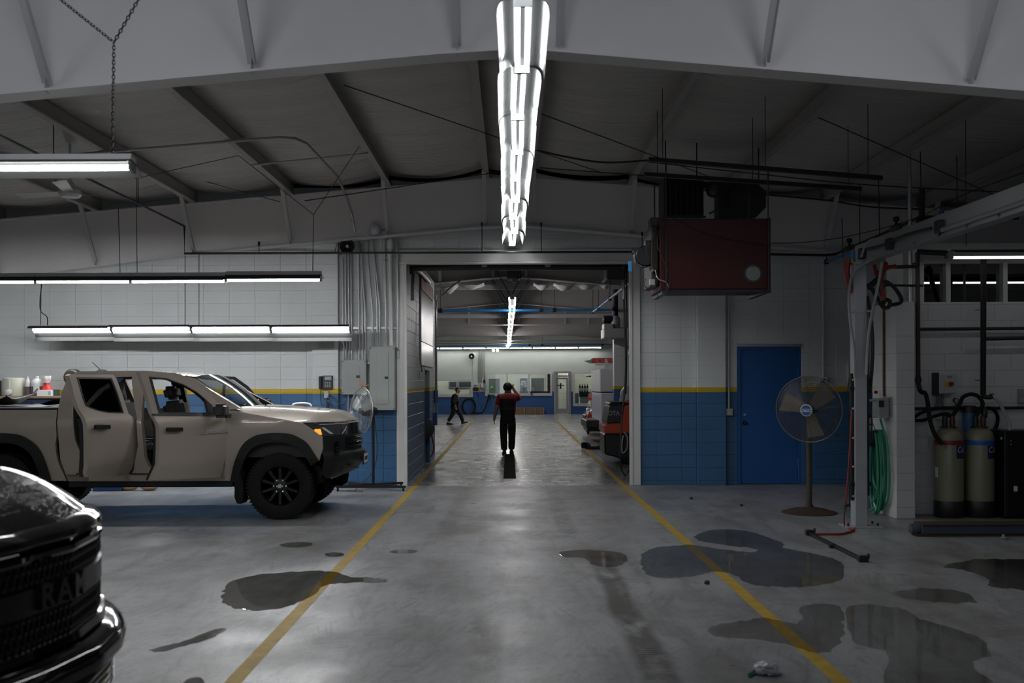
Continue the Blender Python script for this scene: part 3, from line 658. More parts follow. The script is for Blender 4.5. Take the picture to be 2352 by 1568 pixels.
# ================================================================ TAN PICKUP WITH OPEN DOORS
def carpaint(name, col, rough=.28, metal=.35):
    m = mat(name, col, rough, metal, coat=1.0); return m
TAN = carpaint('tan_car_paint', (.375, .323, .276), .36, .12)
DGLASS = glass('tinted_glass', (.5, .52, .52), dark=.35, refl=.04); CGLASS = glass('windscreen_glass', (.75, .8, .8), dark=.55, refl=.03)
TRIM = mat('grained_plastic', (.010, .0105, .011), .45, bump=(180, .15), spec=.35); GLOSSB = mat('gloss_black', (.008, .008, .009), .12, coat=.6)
LINER = mat('arch_liner', (.003, .003, .003), .95, spec=.03); CLOTH = mat('seat_cloth', (.02, .02, .021), .85)
YS = 11.90; YC = YS+.94
PROF = [(.30, .085), (.46, .068), (.55, .048), (.70, .004), (.74, -.006), (.95, -.016), (1.10, -.018), (1.19, -.016), (1.25, .012), (1.30, .028), (1.36, .045), (1.55, .13), (1.80, .25)]
def prof(z):
    if z <= PROF[0][0]: return PROF[0][1]
    for (a, b), (c, d) in zip(PROF, PROF[1:]):
        if z <= c: return b+(d-b)*(z-a)/(c-a)
    return PROF[-1][1]
def T(px, py):
    Y = YS
    for _ in range(4): p = P(px, py, Y); Y = YS+prof(p.z)
    return (p.x, p.z)
truck = thing('pickup_truck', 'tan crew cab pickup with its doors hanging open', 'pickup truck', (-4.3, YC, 0))
LEV = [.46, .5, .55, .6, .70, .74, .8, .9, 1.0, 1.1, 1.19, 1.25, 1.3, 1.36, 1.45, 1.55, 1.65]
def side(name, px, m=TAN, par=truck, th=.05, near=True, far=True, out=0., zlev=LEV, bevel=.006, holes=()):
    L = [[T(*p) for p in px]]+[[T(*p) for p in h] for h in holes]; r = []
    if near: r.append(plate(L, lambda u, z: (u, YS+prof(z)-out, z), (0, th, 0), name, m, par, bevel=bevel, zlev=zlev))
    if far: r.append(plate(L, lambda u, z: (u, 2*YC-YS-prof(z)+out, z), (0, -th, 0), name, m, par, bevel=bevel, zlev=zlev))
    return r
sm2 = lambda pts: [(p.x, p.y) for p in smooth_path([(x, y, 0) for x, y in pts], 4)]
arcF = [(532,1105),(541,1063),(559,1023),(585,1003),(610,997),(636,995.6),(660,997),(676,1001),(702,1016),(718,1038),(731,1058)]; arcF = sm2(arcF)
fender = [(518,941),(560,947),(600,955),(650,963),(693,971),(710,982),(727,993.5),(740,1003.6),(741,1030),(733,1058)]+arcF[::-1][1:]+[(514,1103),(517,1090),(519,1000)]
side('front_fender', fender)
rc = -3
arcR = [(117,1104),(98.7,1048),(78.6,1019),(47.5,1001),(20,997),(rc,996)]; arcR = sm2(arcR+[(2*rc-x, y) for x, y in arcR[::-1][1:]])
bed = [(-215,942),(131,941),(130,1000),(127,1020),(129,1040),(134,1062),(142,1080),(153,1104)]+arcR+[(-215,1096)]
side('bed_side', bed)
def flare(outer, cx, cy, k, name='wheel_arch_flare'):
    inner = [(cx+(x-cx)*k, cy+(y-cy)*k+(2 if i in (0, len(outer)-1) else 0)) for i, (x, y) in enumerate(outer)]
    o2 = [(cx+(x-cx)*1.015, cy+(y-cy)*1.015) for x, y in outer]
    side(name, o2+inner[::-1], TRIM, th=.08, out=.035, bevel=.014)
flare(arcF, 636, 1117, .835); flare(arcR, rc, 1117, .835)
for c in ((636,999),(rc,999)):
    side('flare_inset', [(c[0]-15,c[1]),(c[0]+15,c[1]),(c[0]+9,c[1]+11),(c[0]-9,c[1]+11)], BLACK, th=.01, out=.041, bevel=.002)
cab = [[(169,857),(153.5,870.7),(140.6,904),(134,933.6),(133,996),(138,1052),(146,1076),(157,1105),(205,1105),(202,1080),(200,1063),(185,1039),(173,1012),(168,975),(167,940),(170,900),(180,868),(179,857)],
       [(169,857),(180,852.5),(330,851),(400,856),(446,869),(498,905),(553,938),(518,941),(505,934),(459,898),(420,874),(345,864),(180,868)],
       [(303,862),(338,862),(331,880),(325,941),(327,996),(332,1050),(343,1074),(361,1085),(361,1092),(298,1092),(307,1080),(317,1024),(314,960),(303,880)],
       [(157,1105),(150,1088),(514,1088),(517,1105)], [(504,932),(519,941),(518,1100),(507,1100)]]
for c, nm in zip(cab, ('rear_quarter', 'roof_rail', 'door_pillar', 'door_sill', 'hinge_pillar')): side(nm, c, th=.09)
for c in (cab[1], cab[2]): side('inner_trim', c, TRIM, near=False, out=-.07, th=.03)
side('inner_trim', cab[1], TRIM, far=False, out=-.10, th=.02)
side('sill_guard', [(175,1086),(510,1087.5),(510,1089.5),(175,1088.5)], BLACK, th=.02, out=.006, bevel=0, zlev=None)
# inner lip of the rear door opening
lip = [T(*p) for p in [(182,866),(172,900),(169,940),(170,975),(175,1012),(187,1039),(202,1062),(206,1082)]]
MB().tube([(x+.02, YS+prof(z)+.035, z) for x, z in lip], .022, 8).build('door_seal', RUB, truck)
xr_, xf_ = P(172,856,YS+.24).x, P(446,868,YS+.24).x
def roof(u, v):
    s = 2*v-1; x = xr_+(xf_-.0-xr_)*u+(.03*(1-s*s) if u > .5 else -.04*(1-s*s)); e = (u-.42)
    z = 1.765+.03*(1-s**2)-.30*max(0, u-.62)**2-.12*max(0, .1-u); return (x, YC+s*(YC-YS-.235), z)
MB().grid(roof, 16, 12).build('roof', TAN, truck, 60, recalc=False)
WB = lambda s: (-3.375+.17*(1-s*s), YC+s*.80, 1.335-.02*s*s)
WT = lambda s: roof(1, (s+1)/2)
def wind(u, v):
    s = 2*u-1; a, b = Vector(WB(s)), Vector(WT(s)); p = a.lerp(b, v); p.z += .035*math.sin(PI*v); return p
MB().grid(wind, 16, 10).build('windscreen', CGLASS, truck, 60, recalc=False)
def band(v0, v1, nm): 
    MB().grid(lambda u, v: Vector(wind(u, v0+(v1-v0)*v))+Vector((.006, 0, .006)), 16, 2).build(nm, BLACK, truck, 60, recalc=False)
band(.0, .035, 'cowl_trim')
MB().bar((-3.30, 12.35, 1.365), (-3.36, 12.95, 1.42), .02, .015).build('wiper', BLACK, truck); MB().bar((-3.27, 12.95, 1.37), (-3.40, 13.45, 1.42), .02, .015).build('wiper', BLACK, truck)
PF = [(0, -1.945), (.27, -1.975), (.54, -2.055), (.77, -2.16), (.93, -2.33), (1.0, -2.52)]
def pf(s, tab=PF):
    s = min(abs(s), 1.0)
    for (a, b), (c, d) in zip(tab, tab[1:]):
        if s <= c: return b+(d-b)*(s-a)/(c-a)
    return tab[-1][1]
def hood(u, v):
    s = 2*v-1; xr = -3.35+.14*(1-s*s); x = xr+(pf(s)-xr)*u; sx = max(0, min(1, (x+3.35)/.85))
    ze = 1.312-.135*sx-.02*sx*sx; zc = 1.345-.02*u-.07*u**3-.115*max(0, (u-.8)/.2)**2
    k = 1-abs(s)**5; z = ze+(max(zc, ze-.06*u)-ze)*k
    z += .018*(1-u)*math.exp(-((abs(s)-.62)/.18)**2)
    return (x, YC+s*(.94-.035), z)
MB().grid(hood, 22, 28).build('hood', TAN, truck, 60, recalc=False)
MB().box(-3.3, YS+.06, .75, -2.35, 2*YC-YS-.06, 1.16).build('engine_bay', BLACK, truck, 0)
LP = [(0, -1.925), (.36, -1.965), (.66, -2.04), (.87, -2.13), (1.0, -2.255)]
ROWS = [(1.0, -.02), (.93, -.008), (.84, .0), (.80, .005), (.775, .045), (.72, .06), (.67, .05), (.635, .01), (.60, .0), (.54, -.05), (.485, -.16)]
def fas(u, v):
    s = 2*u-1; j = v*(len(ROWS)-1); i = min(int(j), len(ROWS)-2); t = j-i; z = ROWS[i][0]*(1-t)+ROWS[i+1][0]*t; o = ROWS[i][1]*(1-t)+ROWS[i+1][1]*t
    return (pf(s, LP)+o*(1-.6*s*s), YC+s*.915, z)
MB().grid(fas, 36, len(ROWS)-1).build('front_bumper', TRIM, truck, 40, recalc=False)
def upper(u0, u1, z0, z1, o=0.):
    def f(u, v):
        s = 2*(u0+(u1-u0)*u)-1; z = z0+(z1-z0)*v; return (pf(s)+o-.02*v, YC+s*.915, z)
    return f
MB().grid(upper(0, 1, .985, 1.165), 40, 4).build('upper_fascia', GLOSSB, truck, 50, recalc=False)
LENS = mat('headlight_lens', (.05, .05, .055), .08, coat=1.0); AMB = mat('amber_lens', (.85, .25, .02), .25, emit=((1.0, .35, .04), 1.1)); DRL = mat('clear_lens', (.55, .55, .55), .15, coat=1)
for sgn in (1, -1):
    w = lambda a: .5-sgn*(.5-a)
    def strip(a0, a1, b0, b1, za, zb_, m, nm, o):
        def f(u, v):
            a = (a0+(a1-a0)*u)*(1-v)+(b0+(b1-b0)*u)*v; s = 2*w(a)-1; z = za+(zb_-za)*v; return (pf(s)+o-.02*(z-.985)/.18, YC+s*.925, z)
        return MB().grid(f, 8, 2).build(nm, m, truck, 50, recalc=False)
    strip(.02, .27, .005, .30, .998, 1.155, LENS, 'headlight', .012)
    strip(.020, .056, .012, .052, 1.015, 1.085, AMB, 'amber_marker', .02)
    strip(.095, .112, .055, .072, 1.02, 1.10, DRL, 'running_light', .02); strip(.19, .20, .25, .262, 1.01, 1.10, DRL, 'running_light', .02); strip(.05, .30, .05, .30, 1.135, 1.142, DRL, 'light_strip', .016)
for z in (.965, .91, .855):
    q = MB(); q.tube([(pf(s, LP)+.015, YC+s*.915, z) for s in [-.62+1.24*k/14 for k in range(15)]], .014, 6); q.build('grille_bar', GLOSSB, truck)
q = MB()
for s in (-.8, .8):
    for k in range(5): q.cbox((pf(s, LP)+.01, YC+s*.91, .93-k*.035), (.03, .16, .012))
q.build('bumper_vent', GLOSSB, truck, 0)
SKID = mat('skid_plate', (.42, .40, .38), .45, .1)
MB().grid(lambda u, v: (-2.16-.28*v+.10*(1-(2*u-1)**2), YC+(2*u-1)*.62, .50-.11*v), 10, 4).build('skid_plate', SKID, truck, 40, recalc=False)
lpl = MB().box(-1.885, YC-.16, .60, -1.862, YC+.16, .75).build('plate_holder', BLACK, truck, 0); MB().box(-1.862, YC-.15, .615, -1.857, YC+.15, .735).build('number_plate', mat('plate_white', (.5, .5, .5), .4), lpl, 0)
for k in range(6): MB().box(-1.857, YC-.125+k*.043, .65, -1.855, YC-.10+k*.043, .70).build('plate_mark', DKMET, lpl, 0)
for s in (-.6, .6): MB().tube([(-1.99, YC+s*.7, .61), (-1.90, YC+s*.7, .60), (-1.89, YC+s*.7-.04, .60), (-1.98, YC+s*.7-.05, .61)], .014, 6).build('tow_hook', BLACK, truck)
def wheel(cx, y, out, parent, r=.40, wd=.265, spokes=10, rimr=.232, rimm=mat('rim_black', (.007, .007, .0075), .32), lug=True, name='wheel', tread=56):
    """out = -1 when the outer face looks towards -y"""
    c = Vector((cx, y, r)); h = wd/2; t = (.232/.4)*r if rimr is None else rimr
    pr = [(t, -h*.85), (t+.035, -h*.98), (r*.86, -h), (r*.96, -h*.93), (r*.995, -h*.72), (r, -h*.3), (r, h*.3), (r*.995, h*.72), (r*.96, h*.93), (r*.86, h), (t+.035, h*.98), (t, h*.85)]
    w = MB().lathe(pr, c, 'Y', 44, cap=False).build(name, RUB, parent, 40)
    if tread:
        q = MB()
        for k in range(tread):
            a = 2*PI*k/tread
            for s in (-1, 1):
                M = Matrix.Rotation(a+(.04*s), 3, 'Y'); q.cbox(c+M @ Vector((0, s*h*.78, r-.005)), (.026, h*.42, .018), M)
        stuff(q.build('tread_blocks', RUB, w, 0))
    rim = MB().lathe([(t, -h*.9*-out), (t*.95, h*.5*out*1.0), (t*.93, h*.1*out), (t*.93, -h*.8*out)], c, 'Y', 36, cap=False).build('rim', rimm, w, 40)
    q = MB(); yo = y+out*h*.62
    for k in range(spokes):
        a = 2*PI*(k+.5)/spokes; d = Vector((math.cos(a), 0, math.sin(a)))
        q.bar(c+d*.05+Vector((0, out*h*.62, 0)), c+d*(t*.97)+Vector((0, out*h*.72, 0)), t*.16, .035, (0, 1, 0))
    q.build('spokes', rimm, w, 0, bevel=.005)
    MB().lathe([(t*.38, out*h*.45), (t*.36, out*h*.72), (t*.2, out*h*.8), (0, out*h*.8)], c, 'Y', 20).build('hub', rimm, w, 30)
    MB().lathe([(t*.97, -out*h*.3), (0.01, -out*h*.3)], c, 'Y', 24).build('brake_disc', mat('brake_steel', (.10, .10, .10), .4, .8), w, 30)
    if lug:
        for k in range(6):
            a = 2*PI*k/6; MB().lathe([(.012, 0), (.011, out*.02), (0, out*.024)], c+Vector((.075*math.cos(a), out*h*.72, .075*math.sin(a))), 'Y', 8).build('lug_nut', CHROME, w)
    return w
yo = YS+.045+.13
FX, RX = P(640, 1117, YS).x, P(rc, 1117, YS).x
for x in (FX, RX):
    for y, o in ((yo, -1), (2*YC-yo, 1)):
        wt = wheel(x, y, o, truck)
        if o == -1:
            bt = MB().prism([(-.045,.008),(-.02,.008),(-.02,.018),(.02,.018),(.02,.008),(.045,.008),(.04,-.008),(.015,-.008),(.015,-.018),(-.025,-.018),(-.025,-.008),(-.05,-.008)], lambda a, b: (x+a*.9, y-.114, .40+b*1.3), lambda a, b: (x+a*.9, y-.106, .40+b*1.3)).build('hub_emblem', CHROME, wt, 0)
    for y0_, y1_ in ((YS+.055, YS+.5), (2*YC-YS-.055, 2*YC-YS-.5)):
        n = 16; a_ = [PI*(-.08+1.16*k/n) for k in range(n+1)]
        q = MB().grid(lambda u, v: (x+.545*math.cos(a_[round(u*n)]), y0_+(y1_-y0_)*v, .40+.52*math.sin(a_[round(u*n)])), n, 1)
        q.add([(x+.545*math.cos(a), y1_, .40+.52*math.sin(a)) for a in a_], [tuple(range(n+1))]); q.build('wheel_well', LINER, truck, 0, recalc=False)
    MB().cyl((x, YS+.3, .40), (x, 2*YC-YS-.3, .40), .05, 10).build('axle', DKMET, truck)
MB().box(-6.9, 12.4, .40, -2.3, 12.52, .56).box(-6.9, 13.16, .40, -2.3, 13.28, .56).box(-5.4, 12.3, .36, -4.4, 13.1, .5).box(-2.9, 12.3, .40, -2.3, 13.3, .62).build('chassis', BLACK, truck, 0)
x0, x1 = T(157, 1100)[0], T(535, 1100)[0]
for ya, yb in ((YS+.05, YS+.22), (2*YC-YS-.05, 2*YC-YS-.22)): MB().box(x0, ya, .395, x1, yb, .465).build('rocker_panel', TRIM, truck, 0, bevel=.012)
fl = [T(*p) for p in ((541,1076),(552,1085),(560,1110),(561,1148),(556,1156),(547,1155),(541,1140))]
for y in (YS+.03, 2*YC-YS-.25): MB().prism(fl, lambda a, b: (a, y, b), lambda a, b: (a+.01, y+.22, b)).build('mud_flap', RUB, truck, 0)
# bed, tonneau, cab shell and interior
xb0, xb1 = T(-215, 1000)[0], T(131, 1000)[0]
MB().box(xb0+.02, YS+.06, 1.335, xb1, 2*YC-YS-.06, 1.362).build('bed_cover', mat('tonneau_vinyl', (.05, .052, .056), .32), truck, 0, bevel=.008)
MB().box(xb0, YS+.04, .55, xb0+.05, 2*YC-YS-.04, 1.34).build('tailgate', TAN, truck, 0, bevel=.01); MB().box(xb0-.1, YS+.08, .5, xb0, 2*YC-YS-.08, .68).build('rear_bumper', TRIM, truck, 0, bevel=.02)
MB().box(xb0+.05, YS+.3, .62, xb1, 2*YC-YS-.3, .66).build('bed_floor', BLACK, truck, 0)
MB().box(-5.42, YS+.10, .55, -5.36, 2*YC-YS-.10, 1.30).build('cab_back', TAN, truck, 0); MB().add([(-5.40, YS+.12, 1.3), (-5.40, 2*YC-YS-.12, 1.3), (-5.22, 2*YC-YS-.28, 1.72), (-5.22, YS+.28, 1.72)], [(0,1,2,3)]).build('rear_window', DGLASS, truck, 0, recalc=False)
MB().box(-5.3, YS+.12, .45, -3.3, 2*YC-YS-.12, .52).build('cab_floor', BLACK, truck, 0); MB().grid(lambda u, v: (xr_+.08+(xf_-.1-xr_)*u, YC+(2*v-1)*.64, 1.72), 4, 4).build('headliner', mat('headliner_grey', (.09, .09, .09), .9), truck, 0, recalc=False)
def seat(x, y, w):
    s = MB().cbox((x+.28, y, .84), (.52, w, .16)).build('seat', CLOTH, truck, 50, bevel=.05, seg=3)
    M = Matrix.Rotation(-.25, 3, 'Y'); MB().cbox((x-.05, y, 1.13), (.14, w*.95, .60), M).build('backrest', CLOTH, s, 50, bevel=.05, seg=3)
    MB().cbox((x-.15, y, 1.52), (.10, .26, .17), M).build('headrest', CLOTH, s, 50, bevel=.04, seg=3); MB().box(x+.05, y-w*.35, .52, x+.5, y+w*.35, .78).build('seat_base', BLACK, s, 0)
seat(-4.10, YC-.38, .50); seat(-4.30, YC+.38, .50)
for y in (YC-.42, YC+.42): seat(-5.05, y, .62)
MB().cbox((-3.48, YC, 1.12), (.32, 1.6, .30)).build('dashboard', BLACK, truck, 0, bevel=.06, seg=3)
cst = Vector((-3.72, YC+.38, 1.20)); MB().tube([cst+Vector((.06*math.sin(a), .18*math.cos(a), .18*math.sin(a))) for a in [2*PI*k/20 for k in range(20)]], .016, 8, closed=True).build('steering_wheel', BLACK, truck)
MB().box(-4.3, YC-.14, .5, -3.5, YC+.14, .86).build('centre_console', BLACK, truck, 0, bevel=.03)
ant = MB().lathe([(.09, 0), (.085, .02), (.05, .045), (0, .05)], (0, 0, 0), n=16); ant.v = [Vector((p.x*1.0-5.26, p.y*.5+YC, p.z+1.775)) for p in ant.v]
af = ant.build('antenna_base', TRIM, truck, 50); MB().tube([(-5.27, YC, 1.81), P(212, 831, YC)], [.007, .004], 6).build('antenna_mast', TRIM, af)
# doors
def door(hpx, th, outer, hole, nm, handle, glassm=None, tri=None, belt=None):
    Xh = P(hpx, 1000, YS).x; Yh = YS-.005; dx, dy = -math.cos(th), -math.sin(th); nx, ny = math.sin(th), -math.cos(th)
    def S(px, py):
        a, b = ray(px, py); s = (Xh-a*Yh)/(a*dy-dx); return (s, H+b*(Yh+s*dy))
    bul = lambda z: -prof(z)*.8 if z < 1.33 else -.03-.10*(z-1.33)
    def f(s, z, o=0.): k = bul(z)+o; return (Xh+s*dx+nx*k, Yh+s*dy+ny*k, z)
    L = [[S(*p) for p in outer], [S(*p) for p in hole]]
    d = plate(L, f, (-nx*.055, -ny*.055, 0), nm, TAN, truck, bevel=.006, zlev=LEV)
    sub = lambda px, o, t, n2, m, bv=.004, lev=None: plate([[S(*p) for p in px]], lambda s, z: f(s, z, o), (-nx*t, -ny*t, 0), n2, m, d, bevel=bv, zlev=lev)
    cx = sum(p[0] for p in hole)/len(hole); cy = sum(p[1] for p in hole)/len(hole)
    gk = [(cx+(x-cx)*.93, cy+(y-cy)*.93) for x, y in hole]
    plate([[S(*p) for p in hole], [S(*p) for p in gk]], lambda s, z: f(s, z, .004), (-nx*.05, -ny*.05, 0), 'window_seal', BLACK, d)
    if glassm: sub(hole, -.02, .004, 'window_glass', glassm, 0)
    if tri: sub(tri, .006, .03, 'mirror_mount', BLACK)
    if belt: sub(belt, .008, .03, 'belt_trim', BLACK, .002)
    x, y, wd = handle
    sub([(x-wd,y-5),(x+wd,y-5.5),(x+wd,y+4),(x-wd,y+4.5)], .045, .025, 'door_handle', TRIM, .006); sub([(x-9,y-8),(x+9,y-8),(x+9,y+7),(x-9,y+7)], .002, .004, 'handle_cup', TAN, .001)
    sub([(p[0]+(cx-p[0])*.06, p[1]) for p in outer if p[1] > 955], -.06, .06, 'inner_trim', BLACK, .004)
    return d, f, S
fd, ff, FS = door(518, math.radians(62), [(330.5,854),(345,855),(400,858.5),(444,872),(490,904),(506,925),(517,947),(519,1000),(515,1090),(510,1097),(351.5,1104),(357,1085),(363,1066),(363.5,1033),(363,985),(359,966),(352.7,950),(345,910)],
     [(353,865),(392,869),(429,882),(459,900),(476,915),(497,938),(499,950),(369,949.5),(363,915)], 'front_door', (394, 986.5, 19),
     tri=[(476,915),(499,936),(501,950),(480,950)], belt=[(353,949.5),(503,950.5),(503,955.5),(354,954)])
rd, rf, RS = door(306, math.radians(76), [(171,862),(176,859.5),(272,860),(279,868),(288,900),(296,934),(299,950),(311,961),(315,983),(314.5,1019),(312.6,1052),(306,1080),(300,1090.7),(207,1095.5),(202,1085),(200,1052),(199,1019),(198,985),(197,961),(186,935),(180,912),(175.5,888)],
     [(188.6,866),(268,867),(278,900),(287.6,948),(253,947.5),(231,943),(212,936),(203.4,932.6),(198,915)], 'rear_door', (227, 980.5, 18), DGLASS)
# lettering on the front door
s0, z0 = FS(491, 991); p0 = Vector(ff(s0, z0, .02)); th = math.radians(62)
M = Matrix.Translation(p0) @ Matrix.Rotation(th, 4, 'Z') @ Matrix.Rotation(PI/2, 4, 'X')
text('COLORADO', .052, M, mat('badge_satin', (.42, .42, .43), .35, .2), fd, 'door_lettering', .004, xs=1.55, bold=.001)
def mirror(c, par, sy):
    c = Vector(c); h = MB().cbox(c, (.15, .20, .165)).build('mirror', BLACK, par, 0, bevel=.035, seg=3); MB().cbox(c+Vector((-.076, 0, 0)), (.004, .15, .12)).build('mirror_glass', CHROME, h, 0, bevel=.0)
    MB().bar(c+Vector((.02, .08*sy, -.06)), c+Vector((.04, .2*sy, -.07)), .06, .05).build('mirror_arm', BLACK, h, 0)
mirror(P(507, 943, 11.62), fd, 1)
# far side: front door swung out, rear door shut
Xh, Yh, th = P(518, 1000, YS).x, 2*YC-YS+.005, math.radians(43)
g = lambda s, z: (Xh-s*math.cos(th), Yh+s*math.sin(th)-.15*max(0, z-1.35), z)
fo_ = [(0,.55),(1.10,.52),(1.13,1.0),(1.12,1.34),(0,1.30)]
q = plate([fo_], g, (math.sin(th)*.1, math.cos(th)*.1*-1, 0), 'front_door', TAN, truck, zlev=[.8, 1.1])
fr_ = [(1.12,1.33),(1.10,1.42),(1.02,1.745),(.75,1.735),(.42,1.60),(.12,1.40),(.0,1.29)]; fh = [(1.065,1.36),(.985,1.705),(.76,1.695),(.44,1.565),(.17,1.385),(.15,1.34)]
plate([fr_, fh], g, (math.sin(th)*.05, -.05, 0), 'window_frame', BLACK, q)
plate([[(.03,.6),(1.08,.58),(1.08,1.33),(.03,1.25)]], lambda s, z: Vector(g(s, z))+Vector((0, -.105, 0)), (.0, -.02, 0), 'inner_trim', BLACK, q)
mirror(P(608, 926.5, 13.98), q, -1)
fr = plate([[T(*p) for p in [(180,868),(303,862),(307,1085),(205,1090),(185,1039),(167,940)]], [T(*p) for p in [(184,870),(300,870),(302,946),(190,944)]]], lambda u, z: (u, 2*YC-YS-prof(z)-.01, z), (0, -.06, 0), 'rear_door', TAN, truck, zlev=LEV)
# ================================================================ BLACK PICKUP IN THE FOREGROUND (front end near the camera)
BLKPAINT = mat('black_car_paint', (.005, .005, .006), .07, 0, coat=0, spec=.45)
def wet_black():
    m = bpy.data.materials.new('wet_black_paint'); m.use_nodes = True; nt = m.node_tree; b = nt.nodes['Principled BSDF']
    b.inputs['Base Color'].default_value = (.012, .012, .013, 1); b.inputs['Roughness'].default_value = .06; b.inputs['Specular IOR Level'].default_value = .3; b.inputs['Coat Weight'].default_value = 0
    pos = N(nt, 'ShaderNodeNewGeometry').outputs['Position']; v = N(nt, 'ShaderNodeTexVoronoi'); v.inputs['Scale'].default_value = 75; nt.links.new(pos, v.inputs[0])
    h = ramp(nt, .0, .32, v.outputs[0], (1,1,1,1), (0,0,0,1)); bp = N(nt, 'ShaderNodeBump'); bp.inputs['Strength'].default_value = .16; bp.inputs['Distance'].default_value = .004
    nt.links.new(h, bp.inputs['Height']); nt.links.new(bp.outputs[0], b.inputs['Normal']); nt.links.new(bp.outputs[0], b.inputs['Coat Normal']); return m
WETB = wet_black()
RC, RX0, RH = 3.62, -1.585, 1.02
big = thing('pickup_truck', 'glossy wet black pickup nose cut off by the lower left corner', 'pickup truck', (-4.2, RC, 0))
GT = [(0, 0), (.3, .04), (.45, .085), (.6, .15), (.8, .27), (.93, .42), (1.02, .66)]
def rg(s):
    s = min(abs(s), 1.02)
    for (a, b), (c, d) in zip(GT, GT[1:]):
        if s <= c: return b+(d-b)*(s-a)/(c-a)
    return GT[-1][1]
def rrows(rows, s0=-1.02, s1=1.02, k=1.0):
    def f(u, v):
        s = s0+(s1-s0)*u; j = v*(len(rows)-1); i = min(int(j), len(rows)-2); t = j-i
        z = rows[i][0]*(1-t)+rows[i+1][0]*t; o = rows[i][1]*(1-t)+rows[i+1][1]*t
        return (RX0-rg(s)*k+o, RC+s, z-.045*(abs(s)/1.02)**3*(z > .9))
    return f
def rpart(nm, rows, m, s0=-1.02, s1=1.02, n=40): return MB().grid(rrows(rows, s0, s1), n, len(rows)-1).build(nm, m, big, 40, recalc=False)
rpart('hood_lip', [(1.125,-.075),(1.118,-.03),(1.10,-.004),(1.078,.0),(1.06,-.012),(1.058,-.035)], BLKPAINT)
rpart('grille_frame', [(1.052,-.03),(1.045,.0),(1.03,.004),(1.018,-.004),(1.012,-.03)], BLKPAINT, -.72, .72)
rpart('grille_backing', [(1.02,-.05),(.68,-.05)], BLACK, -1.0, 1.0)
rpart('grille_frame', [(.885+.05,-.028),(.885+.043,-.002),(.885-.043,-.002),(.885-.05,-.028)], mat('satin_black', (.014, .014, .015), .35), -.62, .62)
rpart('grille_frame', [(.735,-.03),(.728,.01),(.70,.016),(.69,-.02)], BLKPAINT, -.8, .8)
q = MB()
for r in range(8):
    z = .70+r*.041
    if abs(z-.885) < .05: continue
    for k in range(46):
        s = -.70+k*.031+(.0155 if r % 2 else 0); a = -math.atan2(rg(s+.02)-rg(s-.02), .04); M = Matrix.Rotation(-a if s < 0 else -a, 3, 'Z')
        q.cbox((RX0-rg(s)-.022, RC+s, z), (.022, .023, .013)); q.cbox((RX0-rg(s)-.022, RC+s+.0155, z+.02), (.02, .006, .026))
stuff(q.build('grille_mesh', mat('mesh_black', (.006, .006, .006), .5), big, 0))
LETM = mat('badge_grey', (.028, .028, .03), .3, .4)
for ch, s in (('R', -.185), ('A', -.085), ('M', .022)):
    a = math.atan2(-(rg(s+.05)-rg(s-.05)), .1)
    M = Matrix.Translation((RX0-rg(s)+.004, RC+s, .892)) @ Matrix.Rotation(PI/2-a, 4, 'Z') @ Matrix.Rotation(PI/2, 4, 'X')
    text(ch, .12, M, LETM, big, 'grille_letter', .012, xs=1.15, bold=.003)
for s0, s1 in ((.70, 1.0), (-1.0, -.70)):
    h = rpart('headlight', [(1.04,-.03),(1.03,-.002),(.93,.002),(.90,-.03)], LENS, s0, s1, 14)
rpart('bumper', [(.69,-.03),(.682,.045),(.66,.085),(.625,.10),(.59,.095),(.565,.055)], BLKPAINT)
rpart('bumper_lower', [(.565,.055),(.556,.06),(.548,.04),(.50,.035),(.44,.02),(.40,-.03)], TRIM)
q = MB()
for k in range(5): q.add([], []); q.tube([(RX0-rg(s)+.045, RC+s, .535-.024*k) for s in [-.66+1.32*j/16 for j in range(17)]], .005, 4)
q.build('lower_grille_bars', GLOSSB, big)
rpart('bumper_edge', [(.572,.06),(.566,.068),(.560,.06)], mat('edge_gloss', (.02, .02, .02), .08, .3, coat=1), -1.0, 1.0)
c = P(240, 1552, 4.2); MB().tube([c+Vector(p) for p in ((-.16,-.02,.022),(-.04,0,.02),(.0,.0,.0),(-.04,0,-.02),(-.16,-.02,-.018))], .013, 8).build('tow_hook', BLACK, big)
def rhood(u, v):
    s = (2*v-1)*RH*.985; xf = RX0-rg(s)-.07; x = -3.2+(xf+3.2)*u; a = abs(s)/RH
    z = 1.294-.019*u**1.5-.15*max(0, (u-.68)/.32)**2
    z += (.03*math.exp(-((a-.55)/.16)**2)-.02*math.exp(-(a/.35)**2))*(1-u**3)
    z -= (.14-.095*u**2)*a**4
    return (x, RC+s, z)
MB().grid(rhood, 30, 40).build('hood', WETB, big, 60, recalc=False)
# flanks, cab, box and wheels of the same truck
arc = [(-2.62+.56*math.cos(a), .42+.56*math.sin(a)) for a in [PI*k/12 for k in range(13)]]; arc2 = [(x-3.68, z) for x, z in arc]
out = [(-2.06,.46),(-2.06,.42)]+arc+[(-3.3,.42)]+[(-5.6,.42)]+arc2+[(-6.95,.42),(-7.4,.5),(-7.4,1.36),(-5.55,1.38),(-5.52,1.30),(-3.2,1.24),(-2.24,1.065),(-2.20,.8)]
for s in (-1, 1):
    y = RC+s*1.02; plate([out], lambda u, z: (u, y-s*.05*max(0, z-1.0)/.3, z), (0, -s*.06, 0), 'flank', BLKPAINT, big, bevel=.01, zlev=[.6,.8,1.0,1.15])
    MB().add([(-3.25, y-s*.05, 1.25), (-5.5, y-s*.05, 1.3), (-5.4, y-s*.22, 1.88), (-4.05, y-s*.22, 1.86)], [(0,1,2,3)]).build('side_window', DGLASS, big, 0, recalc=False)
    for x in (-2.62, -6.30): wheel(x, RC+s*.87, s, big, r=.41, rimr=None, tread=0, spokes=6)
